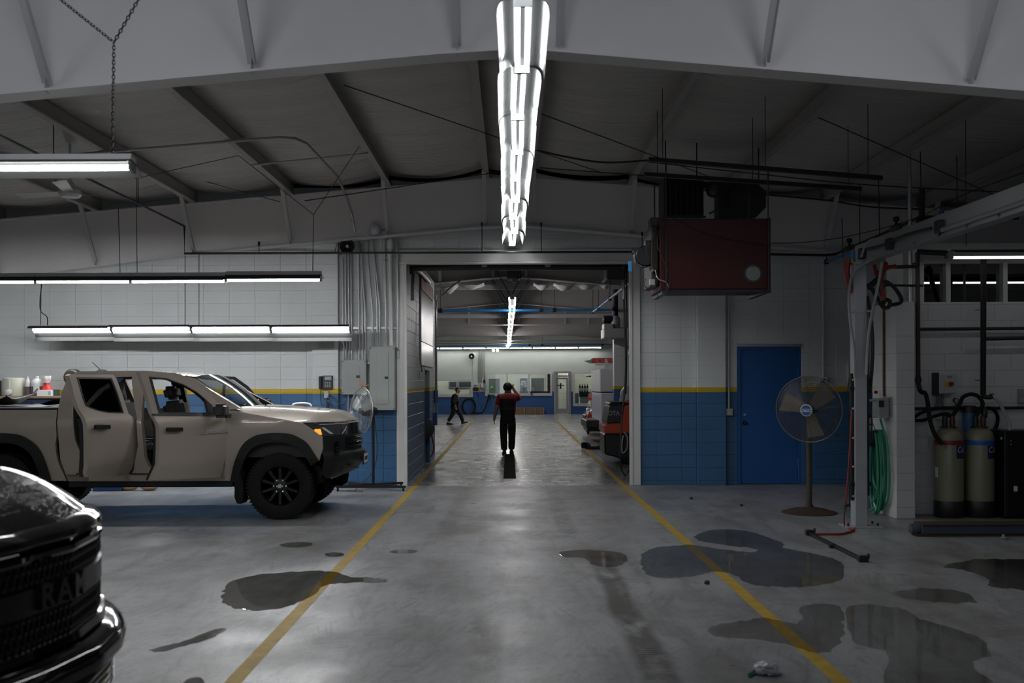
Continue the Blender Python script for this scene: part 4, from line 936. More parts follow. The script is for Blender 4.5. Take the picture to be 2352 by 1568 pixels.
MB().box(-5.5, RC-.8, 1.84, -4.0, RC+.8, 1.92).build('roof', BLKPAINT, big, 0, bevel=.05, seg=3)
MB().add([(-3.15, RC-.9, 1.28), (-3.15, RC+.9, 1.28), (-4.05, RC+.76, 1.87), (-4.05, RC-.76, 1.87)], [(0,1,2,3)]).build('windscreen', DGLASS, big, 0, recalc=False)
MB().box(-5.56, RC-.95, .5, -5.48, RC+.95, 1.86).build('cab_back', BLKPAINT, big, 0); MB().box(-7.4, RC-.98, 1.25, -5.56, RC+.98, 1.3).build('bed_cover', TRIM, big, 0)
MB().box(-7.42, RC-1.0, .5, -7.36, RC+1.0, 1.3).build('tailgate', BLKPAINT, big, 0); MB().box(-7.2, RC-.5, .35, -2.1, RC+.5, .6).build('chassis', BLACK, big, 0)
# ================================================================ PEOPLE
def skin(name, nodes, edges, m, parent, root, sub=1, smooth=80, fat=1.24):
    idx = {k: i for i, k in enumerate(nodes)}
    me = bpy.data.meshes.new('t'); me.from_pydata([tuple(v[0]) for v in nodes.values()], [(idx[a], idx[b]) for a, b in edges], [])
    o = bpy.data.objects.new('t', me); C.objects.link(o)
    bm = bmesh.new(); bm.from_mesh(me); L = bm.verts.layers.skin.verify(); bm.verts.ensure_lookup_table()
    for k, v in nodes.items():
        r = v[1]; r = tuple(x*fat for x in r) if isinstance(r, tuple) else r*fat; d = bm.verts[idx[k]][L]; d.radius = r if isinstance(r, tuple) else (r, r); d.use_root = (k == root)
    bm.to_mesh(me); bm.free()
    o.modifiers.new('s', 'SKIN').use_smooth_shade = True
    sd = o.modifiers.new('u', 'SUBSURF'); sd.levels = sub; sd.render_levels = sub
    dg = bpy.context.evaluated_depsgraph_get(); nm = bpy.data.meshes.new_from_object(o.evaluated_get(dg)); bpy.data.objects.remove(o)
    nm.name = name; nm.materials.clear()
    return link(name, nm, m, parent, smooth)
SKINM = mat('skin', (.42, .24, .17), .55); HAIR = mat('dark_hair', (.012, .009, .008), .6); NAVY = mat('black_workwear', (.010, .011, .014), .8); REDS = mat('red_workwear', (.30, .018, .022), .75)
SHOE = mat('black_shoe', (.008, .008, .008), .5)
def V(*a): return Vector(a)
def hand(nodes, edges, wrist, dirv, side, spread, curl, sc=1.0, tag='h'):
    """palm, four unequal fingers with a knuckle bend and a thumb leaving the side of the palm"""
    d = Vector(dirv).normalized(); s = Vector(side).normalized(); n = d.cross(s)
    w = nodes[wrist][0]; pm = w+d*.045*sc; nodes[tag+'p'] = (pm, (.024*sc, .016*sc)); edges.append((wrist, tag+'p'))
    for i, (o, L) in enumerate(((-.027, .062), (-.009, .075), (.009, .071), (.026, .055))):
        b = w+d*.088*sc+s*o*sc; m = b+(d*math.cos(curl*.5)+n*math.sin(curl*.5))*L*.5*sc; e = m+(d*math.cos(curl)+n*math.sin(curl))*L*.5*sc
        for k, p, r in (('a', b, .0095), ('b', m, .0085), ('c', e, .0065)): nodes[tag+str(i)+k] = (p, r*sc)
        edges += [(tag+'p', tag+str(i)+'a'), (tag+str(i)+'a', tag+str(i)+'b'), (tag+str(i)+'b', tag+str(i)+'c')]
    t0 = w+d*.03*sc-s*.03*sc; t1 = t0+(d*.7-s*.6).normalized()*.038*sc; t2 = t1+(d*.95-s*.1+n*.3).normalized()*.03*sc
    for k, p, r in (('ta', t0, .012), ('tb', t1, .0105), ('tc', t2, .008)): nodes[tag+k] = (p, r*sc)
    edges += [(tag+'p', tag+'ta'), (tag+'ta', tag+'tb'), (tag+'tb', tag+'tc')]
def head(nodes, edges, neck, c, fwd, r, tag=''):
    f = Vector(fwd); nodes['hd0'] = (c-Vector((0, 0, r*.75))+f*r*.25, (r*.62, r*.62)); nodes['hd1'] = (c+f*r*.05, (r*.86, r*.98)); nodes['hd2'] = (c+Vector((0, 0, r*.62))-f*r*.1, (r*.72, r*.80)); nodes['hd3'] = (c+Vector((0, 0, r*1.02))-f*r*.12, (r*.35, r*.4))
    edges += [(neck, 'hd0'), ('hd0', 'hd1'), ('hd1', 'hd2'), ('hd2', 'hd3')]
    nodes['nose'] = (c+f*r*1.18-Vector((0, 0, r*.12)), .012); edges.append(('hd1', 'nose'))
def face(parent, c, f, r):
    f = Vector(f).normalized(); s = f.cross(Vector((0, 0, 1)))
    for k in (-1, 1):
        MB().sphere(c+f*r*.86+s*k*r*.36+Vector((0, 0, r*.05)), .012, 8).build('eye', mat('eye_white', (.6, .6, .58), .3), parent); MB().sphere(c+f*r*.95+s*k*r*.36+Vector((0, 0, r*.05)), .006, 6).build('pupil', HAIR, parent)
        MB().sphere(c+s*k*r*.98-f*r*.08, .030, 10, (.45, .8, 1.15) if abs(f.y) > .5 else (.8, .45, 1.15)).build('ear', SKINM, parent)
    MB().tube([c+f*r*.93+s*k*r*.28-Vector((0, 0, r*.5)) for k in (-1, 0, 1)], .007, 6).build('mouth', mat('lips', (.32, .13, .11), .5), parent)
def hairpiece(parent, c, f, r, m=HAIR, low=.25, name='hair'):
    f = Vector(f); q = MB(); n = 18
    def g(u, v):
        a = 2*PI*u; d = Vector((math.cos(a), math.sin(a), 0)); fr = d.dot(f)          # down the neck behind, high over the brow
        lim = PI*(.70 if fr < -.2 else (.52 if fr < .45 else .36)); t = lim*v
        p = d*math.sin(t)*r*1.05*(1.02 if fr < 0 else 1.0)+Vector((0, 0, math.cos(t)*r*1.22)); return c-f*r*.05+Vector((0, 0, r*.02))+p+d*.004*math.sin(9*a+7*v)
    return q.grid(g, 26, 9).build(name, m, parent, 60, recalc=False)
# --- man walking away with a phone at his right ear
bx, by = (1166-VX)*22.9/F, 22.9
man = thing('person', 'person in black trousers and red and black work shirt walking away, phone at ear', 'person', (bx, by, 0))
O = Vector((bx, by, 0)); n = {}
A = lambda k, x, y, z, r: n.__setitem__(k, (O+V(x, y, z), r))
A('pel', 0, 0, .86, (.125, .10)); A('wst', .0, .0, .98, (.125, .095)); A('chs', .0, .02, 1.17, (.15, .105)); A('shm', .0, .02, 1.30, (.10, .08)); A('nk', .0, .03, 1.395, .055)
A('shl', -.175, .02, 1.31, .062); A('ell', -.255, -.01, 1.06, .045); A('wrl', -.305, .05, .84, .030)
A('shr', .175, .02, 1.31, .062); A('elr', .30, .10, 1.265, .045); A('wrr', .155, .10, 1.46, .029)
for s, k, y0_, y1_, kn in ((-1, 'l', .0, -.10, .04), (1, 'r', .0, .13, .10)):
    A('hp'+k, s*.09, 0, .80, .088); A('kn'+k, s*.095-.0, kn, .45, .060); A('an'+k, s*.08, y1_, .09, .042); A('to'+k, s*.095, y1_+.12, .035, .034)
ed = [('pel','wst'),('wst','chs'),('chs','shm'),('shm','nk'),('shm','shl'),('shl','ell'),('ell','wrl'),('shm','shr'),('shr','elr'),('elr','wrr')]
for k in 'lr': ed += [('pel','hp'+k),('hp'+k,'kn'+k),('kn'+k,'an'+k)]
toes = {k: n.pop('to'+k)[0] for k in 'lr'}
hc = O+V(.0, .05, 1.535); head(n, ed, 'nk', hc, (0, 1, 0), .098)
hand(n, ed, 'wrl', (-.15, .2, -1), (0, 1, 0), .1, .5, tag='l'); hand(n, ed, 'wrr', (-.35, .1, .9), (0, -1, .2), .1, .9, tag='r')
bd = skin('body', n, ed, SKINM, man, 'pel', 2)
face(man, hc, (0, 1, 0), .098); hairpiece(man, hc, (0, 1, 0), .098)
B = lambda ks, g: {k: (n[k][0], tuple(x+g for x in n[k][1]) if isinstance(n[k][1], tuple) else n[k][1]+g) for k in ks}
t = B(['pel','wst','chs','shm','shl','shr'], .018); t['sl'] = (n['shl'][0].lerp(n['ell'][0], .80), .060); t['sr'] = (n['shr'][0].lerp(n['elr'][0], .85), .060); t['hem'] = (O+V(0, 0, .77), (.15, .118)); t['chs'] = (t['chs'][0], (.178, .125)); t['wst'] = (t['wst'][0], (.150, .118))
sh = skin('shirt', t, [('hem','pel'),('pel','wst'),('wst','chs'),('chs','shm'),('shm','shl'),('shl','sl'),('shm','shr'),('shr','sr')], REDS, man, 'pel', 4)
def split_panel(src, name, m, test):
    """the faces that pass the test become a clothing panel of their own"""
    bm = bmesh.new(); bm.from_mesh(src.data); b2 = bm.copy()
    bmesh.ops.delete(b2, geom=[f for f in b2.faces if not test(f.calc_center_median())], context='FACES')
    bmesh.ops.delete(bm, geom=[f for f in bm.faces if test(f.calc_center_median())], context='FACES')
    bm.to_mesh(src.data); bm.free(); me = bpy.data.meshes.new(name); b2.to_mesh(me); b2.free(); return link(name, me, m, src.parent, 80)
split_panel(sh, 'shirt_back_panel', NAVY, lambda c: c.z < 1.275 and -.172 < c.x-O.x < .15 and not (c.y > O.y+.06 and c.x-O.x > .1))
t = B(['pel','hpl','hpr','knl','knr'], .014); t['anl'] = (n['anl'][0]+V(0,0,-.01), .066); t['anr'] = (n['anr'][0]+V(0,0,-.01), .066); t['pel'] = (t['pel'][0]+V(0,0,-.01), (.118, .096)); t['tw'] = (O+V(0, 0, .97), (.112, .088))
skin('trousers', t, [('tw','pel'),('pel','hpl'),('hpl','knl'),('knl','anl'),('pel','hpr'),('hpr','knr'),('knr','anr')], NAVY, man, 'pel', 2)
def shoe(par, an, to, m=SHOE):
    d = (to-an); d.z = 0; d.normalize(); s = Vector((d.y, -d.x, 0)); q = MB(); base = Vector((an.x, an.y, 0))
    pr = [(-.075, .03, .085), (-.06, .04, .10), (.0, .04, .095), (.08, .046, .065), (.15, .045, .05), (.19, .03, .035), (.20, .012, .02)]
    vs = []
    for a, wd, h in pr: vs += [base+d*a-s*wd+Vector((0,0,.002)), base+d*a-s*wd*.8+Vector((0,0,h)), base+d*a+s*wd*.8+Vector((0,0,h)), base+d*a+s*wd+Vector((0,0,.002))]
    fs = [(0,1,2,3)]+[(i*4+k, i*4+(k+1) % 4, (i+1)*4+(k+1) % 4, (i+1)*4+k) for i in range(6) for k in range(4)]+[(27,26,25,24)]
    return q.add(vs, fs).build('shoe', m, par, 60, bevel=.006)
for k in 'lr': shoe(man, n['an'+k][0], toes[k])
t = tag(MB().cbox(n['wrr'][0]+V(-.045, -.005, .075), (.012, .075, .14), Matrix.Rotation(.25, 3, 'X')).build('mobile_phone', BLACK, None, 0, bevel=.004), 'dark phone held to the right ear of the walking man', 'phone')
# --- man crossing the far hall in profile
by2 = 39.8; O = Vector(((1047-VX)*by2/F, by2, 0)); n = {}
man2 = thing('person', 'person in dark jacket and trousers striding right across the far hall', 'person', tuple(O))
A('pel', -.03, 0, .76, (.115, .10)); A('wst', -.03, 0, .88, (.115, .10)); A('chs', -.03, 0, 1.05, (.14, .11)); A('shm', .0, 0, 1.15, (.10, .08)); A('nk', .04, 0, 1.235, .052)
A('shl', .0, .17, 1.15, .06); A('ell', -.06, .21, .93, .046); A('wrl', .06, .20, .74, .03); A('shr', -.01, -.17, 1.15, .06); A('elr', -.10, -.21, .94, .046); A('wrr', .0, -.20, .74, .03)
A('hpl', -.02, .08, .70, .085); A('knl', .16, .085, .42, .06); A('anl', .29, .085, .10, .042); A('tol', .41, .085, .06, .034)
A('hpr', -.04, -.08, .70, .085); A('knr', -.14, -.085, .39, .06); A('anr', -.32, -.085, .11, .042); A('tor', -.21, -.085, .035, .034)
ed = [('pel','wst'),('wst','chs'),('chs','shm'),('shm','nk'),('shm','shl'),('shl','ell'),('ell','wrl'),('shm','shr'),('shr','elr'),('elr','wrr')]
for k in 'lr': ed += [('pel','hp'+k),('hp'+k,'kn'+k),('kn'+k,'an'+k)]
toes = {k: n.pop('to'+k)[0] for k in 'lr'}
hc = O+V(.075, 0, 1.375); head(n, ed, 'nk', hc, (1, 0, 0), .096)
hand(n, ed, 'wrl', (.2, 0, -1), (1, 0, 0), .1, .6, tag='l'); hand(n, ed, 'wrr', (.2, 0, -1), (1, 0, 0), .1, .6, tag='r')
skin('body', n, ed, SKINM, man2, 'pel', 1); face(man2, hc, (1, 0, 0), .096); hairpiece(man2, hc, (1, 0, 0), .096, mat('brown_hair', (.03, .02, .015), .6))
t = B(['pel','wst','chs','shm','shl','shr','ell','elr'], .022); t['sl'] = (n['ell'][0].lerp(n['wrl'][0], .9), .045); t['sr'] = (n['elr'][0].lerp(n['wrr'][0], .9), .045); t['hem'] = (O+V(-.035, 0, .68), (.14, .125))
skin('jacket', t, [('hem','pel'),('pel','wst'),('wst','chs'),('chs','shm'),('shm','shl'),('shl','ell'),('ell','sl'),('shm','shr'),('shr','elr'),('elr','sr')], mat('dark_jacket', (.012, .013, .016), .75), man2, 'pel', 1)
t = B(['pel','hpl','hpr','knl','knr'], .014); t['anl'] = (n['anl'][0]+V(-.01,0,0), .062); t['anr'] = (n['anr'][0], .062)
skin('trousers', t, [('pel','hpl'),('hpl','knl'),('knl','anl'),('pel','hpr'),('hpr','knr'),('knr','anr')], NAVY, man2, 'pel', 1)
s = shoe(man2, n['anr'][0]+V(.02, 0, 0), toes['r']); s = shoe(man2, n['anl'][0], toes['l'])
s.data.transform(Matrix.Translation((n['anl'][0].x, 0, 0)) @ Matrix.Rotation(-.28, 4, 'Y') @ Matrix.Translation((-n['anl'][0].x, 0, 0))); s.data.transform(Matrix.Translation((0, 0, .02)))
# ================================================================ FANS
def basis(nv):
    nv = Vector(nv).normalized(); u = Vector((0, 0, 1)).cross(nv).normalized(); v = nv.cross(u); return nv, u, v
def fan_head(c, nv, R, par, wire, blade, depth=.10, a0=.2, tilt=.5, nr=20, nb=12):
    nv, u, v = basis(nv); c = Vector(c)
    P3 = lambda r, a, d: c+u*(r*math.cos(a))+v*(r*math.sin(a))+nv*d
    prof = lambda t: depth*(1-t**2.2)
    ring = lambda r, d, k=44: [P3(r, 2*PI*i/k, d) for i in range(k)]
    for nm, sgn, n in (('front_guard', 1, nr), ('rear_guard', -1, nb)):
        q = MB()
        for i in range(n):
            t = .16+.82*i/(n-1); q.tube(ring(R*t, sgn*prof(t)), .0022, 4, closed=True)
        for i in range(12):
            a = 2*PI*i/12+.1; q.tube([P3(R*t, a, sgn*(prof(t)-.004)) for t in (.14, .4, .65, .85, 1.0)], .003, 4)
        q.build(nm, wire, par, 60)
    MB().tube(ring(R, 0), .010, 8, closed=True).build('guard_rim', wire, par)
    for k in range(3):
        a = a0+2*PI*k/3
        def f(s, t, a=a):
            r = R*(.14+.70*t); w = R*(.16+.16*t)*(s-.5)*2; e = P3(r, a, 0)-c; e.normalize(); tv = nv.cross(e)
            return c+e*r+tv*(w*math.cos(tilt))+nv*(w*math.sin(tilt)*.55)
        MB().grid(f, 5, 6).build('fan_blade', blade, par, 60, recalc=False)
    MB().lathe([(.0, -depth-.14), (.06, -depth-.13), (.075, -.12), (.075, -.03), (.04, .0), (.04, .03), (0, .03)], c, nv, 18).build('motor', DKMET, par, 40)
    return P3
WIRE = mat('dull_guard_wire', (.13, .12, .105), .45, .6); BLADE = mat('dusty_blade', (.20, .185, .155), .6, .1)
fan = thing('pedestal_fan', 'round pedestal fan with a blue hub badge on a rusty disc base', 'fan', (3.83, 12.2, 0))
fc = P(1858, 940, 12.19); nv = Vector((-.55, -.83, -.08))
P3 = fan_head(fc, nv, .405, fan, WIRE, BLADE, .10, 2.85, .5, 24, 14)
nn, u, v = basis(nv)
BADB = mat('badge_blue', (.02, .11, .34), .4); BADW = mat('badge_white', (.62, .64, .66), .4)
hb = MB().lathe([(.074, .095), (.074, .108), (.064, .112), (0, .112)], fc, nn, 28).build('hub_badge', BADW, fan, 30)
MB().lathe([(.063, .110), (.063, .1135), (0, .1135)], fc, nn, 28).build('badge_face', BADB, hb, 30)
M4 = Matrix((( *[u.x, v.x, nn.x], 0), (u.y, v.y, nn.y, 0), (u.z, v.z, nn.z, 0), (0, 0, 0, 1)))
MM = Matrix.Translation(fc+nn*.1145) @ M4
q = MB().cbox((0, 0, 0), (.118, .036, .0008)); q.v = [MM @ p for p in q.v]; q.build('badge_band', BADW, hb, 0)
text('PATTON', .034, Matrix.Translation(fc+nn*.1155) @ M4, mat('badge_navy', (.012, .05, .18), .4), hb, 'lettering', .0006, xs=.92, bold=.0012)
px_ = fc.x+.06; py_ = fc.y+.2
RUSTP = mat('rusty_pole', (.06, .052, .045), .55, .3, var=(4, .3)); RUST = mat('rusty_base', (.055, .032, .022), .7, .2, var=(5, .55), bump=(20, .3))
MB().cyl((px_, py_, .08), (px_, py_, 1.16), .034, 16).build('pole', RUSTP, fan)
MB().lathe([(.335, 0), (.335, .012), (.29, .022), (.20, .05), (.10, .062), (.05, .075), (.045, .10), (0, .10)], (px_, py_, 0), n=40).build('disc_base', RUST, fan, 30)
MB().bar((px_, py_, 1.12), fc-nn*.2, .07, .06).build('tilt_bracket', DKMET, fan, 0)
MB().tube(smooth_path([fc-nn*.22, P(1900, 985, 12.4), P(1935, 1003, 12.4), P(1962, 1015, 11.5), (3.87, 11.3, .95)]), .006, 6).build('power_cord', CABLE, fan)
fan2 = thing('pedestal_fan', 'wire pedestal fan standing by the electrical panels, facing the tan pickup', 'fan', (-2.1, 15.3, 0))
c2 = P(830, 943, 15.2); WW = mat('pale_wire', (.30, .30, .30), .35, .5)
fan_head(c2, (-.80, -.60, .06), .355, fan2, WW, mat('pale_blade', (.20, .21, .22), .45, .2), .12, .5, .5, 18, 12)
px2 = P(857, 1000, 15.4).x; n2 = Vector((-.80, -.60, .06)).normalized()
MB().cyl((px2, 15.4, .05), (px2, 15.4, 1.27), .022, 12).build('pole', BLACK, fan2); MB().bar((px2, 15.4, 1.24), c2-n2*.2, .06, .06).build('yoke', BLACK, fan2, 0)
q = MB()
for a in ((-.52, -.30), (.52, -.34), (-.42, .3), (.42, .3)): q.bar((px2, 15.4, .075), (px2+a[0], 15.4+a[1]*.95, .065), .05, .035)
q.bar((px2-.52, 15.115, .065), (px2+.52, 15.08, .065), .045, .03); q.build('base_frame', BLACK, fan2, 0)
for a in ((-.50, -.29), (.50, -.33), (-.40, .27), (.40, .27)): MB().cyl((px2+a[0]-.012, 15.4+a[1], .026), (px2+a[0]+.012, 15.4+a[1], .026), .026, 12).build('caster', RUB, fan2)
MB().tube(smooth_path([c2+V(0,0,.345), c2+V(.02,-.02,.40), c2+V(-.01,0,.44), c2+V(.03,.0,.37), c2+V(.12,.02,.40)]), .008, 6).build('orange_tie', mat('orange_cord', (.45, .12, .03), .6), fan2)
MB().tube(smooth_path([(px2+.02, 15.4, 1.1), (px2+.06, 15.42, .6), (px2-.02, 15.38, .25), (px2-.25, 15.2, .01), (px2-.1, 15.0, .01), (px2-.35, 15.05, .01)]), .006, 6).build('power_cord', CABLE, fan2)
# ceiling fan
cf = thing('ceiling_fan', 'white three blade ceiling fan on a down rod above the pickup', 'fan', tuple(P(150, 300, 11.4)))
hub = P(161, 441, 11.4); topz = zt(hub.x)+.2; CF = mat('fan_white', (.60, .60, .60), .35)
MB().lathe([(.03, -.14), (.05, -.12), (.085, 0), (.085, .03)], (hub.x, hub.y, topz-.12), n=20).build('canopy', CF, cf, 40); MB().cyl((hub.x, hub.y, hub.z), (hub.x, hub.y, topz-.1), .016, 10).build('down_rod', CF, cf)
MB().lathe([(0, -.065), (.10, -.06), (.125, -.03), (.12, .02), (.06, .06), (.03, .12), (.016, .14)], hub, n=24).build('motor_housing', CF, cf, 40)
for a in (.785, 2.88, 4.97):
    def f(s, t, a=a):
        r = .12+.58*t; w = (.055+.02*t)*(2*s-1); e = Vector((math.cos(a), math.sin(a), 0)); tv = Vector((-e.y, e.x, 0)); return hub+e*r+tv*w*.96+V(0, 0, w*.22-.01)
    MB().grid(f, 3, 5).build('fan_blade', CF, cf, 60, recalc=False)
# ================================================================ LEFT WALL EQUIPMENT
YP = YW-.002
def panelbox(nm, lab, x0, x1, z0, z1, d, cat):
    t = thing(nm, lab, cat, ((x0+x1)/2, YP, z0)); MB().box(x0, YP-d, z0, x1, YP, z1).build('enclosure', GREYP, t, 0, bevel=.006)
    MB().box(x0+.005, YP-d-.008, z0+.005, x1-.005, YP-d, z1-.005).build('cover', GREYP, t, 0, bevel=.003)
    w = x1-x0; MB().box(x0+w*.27, YP-d-.016, z0+.10, x1-w*.26, YP-d-.008, z1-.10).build('door', GREYP, t, 0, bevel=.002)
    zc = (z0+z1)/2; MB().box(x0+w*.60, YP-d-.022, zc-.01, x0+w*.74, YP-d-.016, zc+.03).build('latch', BLACK, t, 0)
    for a, b in ((x0+.02, z0+.03), (x1-.02, z0+.03), (x0+.02, z1-.03), (x1-.02, z1-.03)): MB().lathe([(.008, -.006), (.008, 0)], (a, YP-d-.008, b), 'Y', 8).build('screw', DKMET, t, 0)
    return t
X = lambda px, Y=15.75: P(px, 850, Y).x
Z = lambda py, px=850, Y=15.75: P(px, py, Y).z
panelbox('breaker_cabinet', 'smaller grey electrical panel beside the wall phone', X(785), X(842), Z(906), Z(826), .12, 'panel')
panelbox('breaker_cabinet', 'taller grey electrical panel next to the white door jamb', X(850), X(908), Z(942), Z(796), .16, 'panel')
t = thing('conduit_bank', 'row of steel conduits running down into the grey electrical panels', 'conduit', (X(840), YP, Z(800)))
def cond(pts, r=.014, Y=15.78, m=GALV, nm='conduit', par=None): return MB().tube([P(a, b, Y) for a, b in pts], r, 8).build(nm, m, par or t)
for pts in ([(788,590),(788,825)], [(795,560),(795,825)], [(801,560),(802,825)], [(807,560),(808,825)], [(825,440),(825,825)], [(832,560),(833,825)], [(829,560),(839,720),(839,825)],
            [(845,440),(846,600),(856,720),(856,795)], [(852,440),(858,560),(866,700),(867,795)], [(858,440),(858,560),(872,700),(872,795)], [(885,545),(887,795)], [(902,470),(914,560),(914,805)]): cond(pts)
cond([(896,560),(898,793)], .032, 15.76, JAMB, 'thick_conduit')
MB().lathe([(.032, 0), (.05, .03), (.05, .12), (.03, .16)], P(897, 572, 15.76), n=12).build('conduit_fitting', JAMB, t, 40)
MB().box(X(808), YP-.04, Z(755), X(912), YP-.0, Z(750)).build('strut_channel', GALV, t, 0); MB().box(X(880), YP-.04, Z(598), X(915), YP, Z(594)).build('strut_channel', GALV, t, 0)
MB().box(X(909.5), YP-.05, Z(824), X(917), YP, Z(801)).build('pull_box', GALV, t, 0, bevel=.004); cond([(800,905),(800,950)], .012)
MB().box(X(843), YP-.05, Z(836), X(850), YP, Z(832)).build('nipple', GALV, t, 0); MB().box(X(843), YP-.05, Z(900), X(850), YP, Z(895)).build('nipple', GALV, t, 0)
YPI = YW-.096
t = thing('junction_box', 'plain grey junction box below the lower light row', 'box', (X(750), YPI, Z(798)))
MB().box(X(735), YPI-.1, Z(798), X(767), YPI, Z(776)).build('box_body', GREYP, t, 0, bevel=.004); MB().tube([P(a, b, 15.72) for a, b in ((767,777),(780,779),(788,788),(790,800),(790,828))], .012, 8).build('conduit', GALV, t)
ph = thing('wall_phone', 'dark desk phone mounted on the white pilaster', 'phone', (X(750), YPI, Z(893)))
MB().box(X(741), YPI-.05, Z(893), X(765), YPI, Z(862)).build('phone_body', mat('phone_grey', (.035, .037, .042), .4), ph, 0, bevel=.008); MB().box(X(733.5), YPI-.07, Z(893), X(740.5), YPI-.02, Z(863)).build('handset', BLACK, ph, 0, bevel=.012)
MB().box(X(747), YPI-.055, Z(872), X(762), YPI-.05, Z(864)).build('display', mat('phone_display', (.32, .36, .38), .3), ph, 0)
for i in range(3):
    for j in range(4): MB().box(X(747+i*5), YPI-.056, Z(878.5+j*3.2), X(750+i*5), YPI-.05, Z(876.5+j*3.2)).build('key', GREYP, ph, 0)
MB().tube(smooth_path([P(a, b, 15.7) for a, b in ((737,893),(736,915),(740,932),(748,938),(757,932))]), .006, 6).build('handset_cord', CABLE, ph)
ob = thing('outlet_box', 'small metal outlet box with cables under the wall phone', 'box', (X(750), YPI, Z(915)))
MB().box(X(745), YPI-.05, Z(914), X(756), YPI, Z(897)).build('box_body', GALV, ob, 0, bevel=.004)
for pts in (((752,912),(750,925),(753,945),(752,970)), ((753,910),(762,925),(764,950),(770,965)), ((755,905),(770,915),(778,925),(770,935),(757,925)), ((755,903),(775,925),(790,928),(797,915))): MB().tube(smooth_path([P(a, b, 15.7) for a, b in pts]), .005, 6).build('cable', CABLE, ob)
MB().box(X(751), YPI-.08, Z(938), X(757), YPI-.05, Z(922)).build('plug', BLACK, ob, 0)
hs = thing('horn_speaker', 'round dark horn speaker mounted above the conduits', 'speaker', tuple(P(797, 565, 15.6)))
hc = P(797, 565, 15.6); HORN = mat('horn_bronze', (.045, .04, .032), .4, .3)
MB().lathe([(.03, .16), (.05, .08), (.08, .03), (.112, 0), (.118, .0), (.118, .015), (.085, .045), (.055, .1), (.035, .2)], hc, 'Y', 28).build('horn', HORN, hs, 40); MB().lathe([(0, -.01), (.022, 0), (.026, .05)], hc, 'Y', 14).build('horn_tip', JAMB, hs, 40)
MB().tube(smooth_path([hc+V(-.05, .1, .02), hc+V(-.16, .1, .05), hc+V(-.2, .1, -.08), hc+V(-.1, .12, -.12)]), .005, 6).build('cable', CABLE, hs); MB().box(hc.x-.02, hc.y+.15, hc.z-.02, hc.x+.02, YW, hc.z+.02).build('bracket', DKMET, hs, 0)
dm = thing('dome_light', 'pale round dome fixed to the rafter web above the panels', 'lamp', tuple(P(862, 527, 15.5)))
dc = P(862, 527, 15.55); MB().lathe([(.095, 0), (.09, -.03), (.06, -.07), (0, -.085)], dc, 'Y', 24).build('dome', mat('dome_white', (.6, .6, .64), .4), dm, 50); MB().tube([dc+V(.09,-.03,-.02), dc+V(.17,-.03,0)], .008, 6).build('blue_lead', BLUEPIPE, dm)
# roof conduits and gas pipe
def pipe(nm, lab, pts, r, m, cat='pipe', k=0, extra=None):
    p3 = [Vector(p) for p in pts]; p3 = smooth_path(p3, k) if k else p3; o = MB().tube(p3, r, 10).build(nm, m); return tag(o, lab, cat)
cz = lambda x: zt(x)-.03
pp = [(-5.6, 12.0, cz(-5.6)), (-2.75, 12.0, cz(-2.75)), (-2.6, 12.1, cz(-2.6)), (-2.52, 12.4, cz(-2.5)), (-2.46, 14.3, cz(-2.46)-.02), (-2.44, 15.0, 4.42), (-2.44, 15.4, 4.28), (-2.40, 15.52, 4.0)]
pipe('conduit', 'long bent conduit running under the left roof and down the rafter', pp, .018, GALV, 'conduit')
pipe('conduit', 'short straight conduit crossing two left purlins', [P(578, 379, 13.2), P(846, 352, 13.2)], .014, GALV, 'conduit')
gp = [(-5.03, 6.5, 4.10), (-5.03, 15.32, 4.08), (-5.03, 15.40, 4.0), (-5.03, 15.42, 3.56), (-4.98, 15.42, 3.50), (1.95, 15.42, 3.66)]
gt = thing('gas_pipe', 'black pipe dropping from the roof and crossing above the doorway', 'pipe', tuple(gp[2]))
MB().tube([(-5.03, 6.5, 4.10), (-5.03, 15.42, 4.08), (-5.03, 15.42, 3.655), (1.9, 15.42, 3.655)], .017, 8).build('pipe_run', BLACK, gt)
for px, py in ((595,562),(1107,518),(1243,518),(1475,540)): a = P(px, py, 15.42); MB().tube([(a.x, 15.42, 3.66), (a.x, 15.42, a.z+.02)], .007, 6).build('hanger_rod', BLACK, gt); MB().cbox((a.x, 15.42, a.z+.02), (.03, .03, .06)).build('hanger_clamp', BLACK, gt, 0)
for x, z in ((px, zt(-5.03)) for px in (8.5, 11.0, 13.5)): MB().tube([(-5.03, x, 4.1), (-5.03, x, z+.1)], .006, 6).build('hanger_rod', BLACK, gt)
# hand truck, bench and its bottles
ht = thing('hand_truck', 'white tube hand truck behind the pickup bonnet', 'hand truck', (X(692, 15.2), 15.2, 0)); HW = mat('tube_white', (.62, .62, .62), .35)
xa, xb, ztop = X(669, 15.2), X(714, 15.2), P(690, 927, 15.2).z
MB().tube(smooth_path([(xa, 15.2, .12), (xa, 15.22, 1.0), (xa, 15.24, ztop-.07), (xa+.05, 15.24, ztop), (xb-.05, 15.24, ztop), (xb, 15.24, ztop-.07), (xb, 15.22, 1.0), (xb, 15.2, .12)], 5), .016, 8).build('tube_frame', HW, ht)
for z in (.3, .6, .9): MB().cyl((xa, 15.21, z), (xb, 15.21, z), .012, 8).build('crossbar', HW, ht)
MB().box(xa-.03, 14.95, .01, xb+.03, 15.2, .025).build('toe_plate', HW, ht, 0)
for x in (xa-.06, xb+.06): MB().lathe([(.05, -.03), (.12, -.03), (.125, 0), (.12, .03), (.05, .03)], (x, 15.3, .125), 'X', 18).build('wheel', RUB, ht)
bn = thing('workbench', 'navy bench with a worn wooden top against the left wall', 'bench', (-7.2, 15.5, 0)); bz = P(70, 909.5, 15.25).z; bx0, bx1 = P(-60, 900, 15.2).x, P(139, 900, 15.2).x
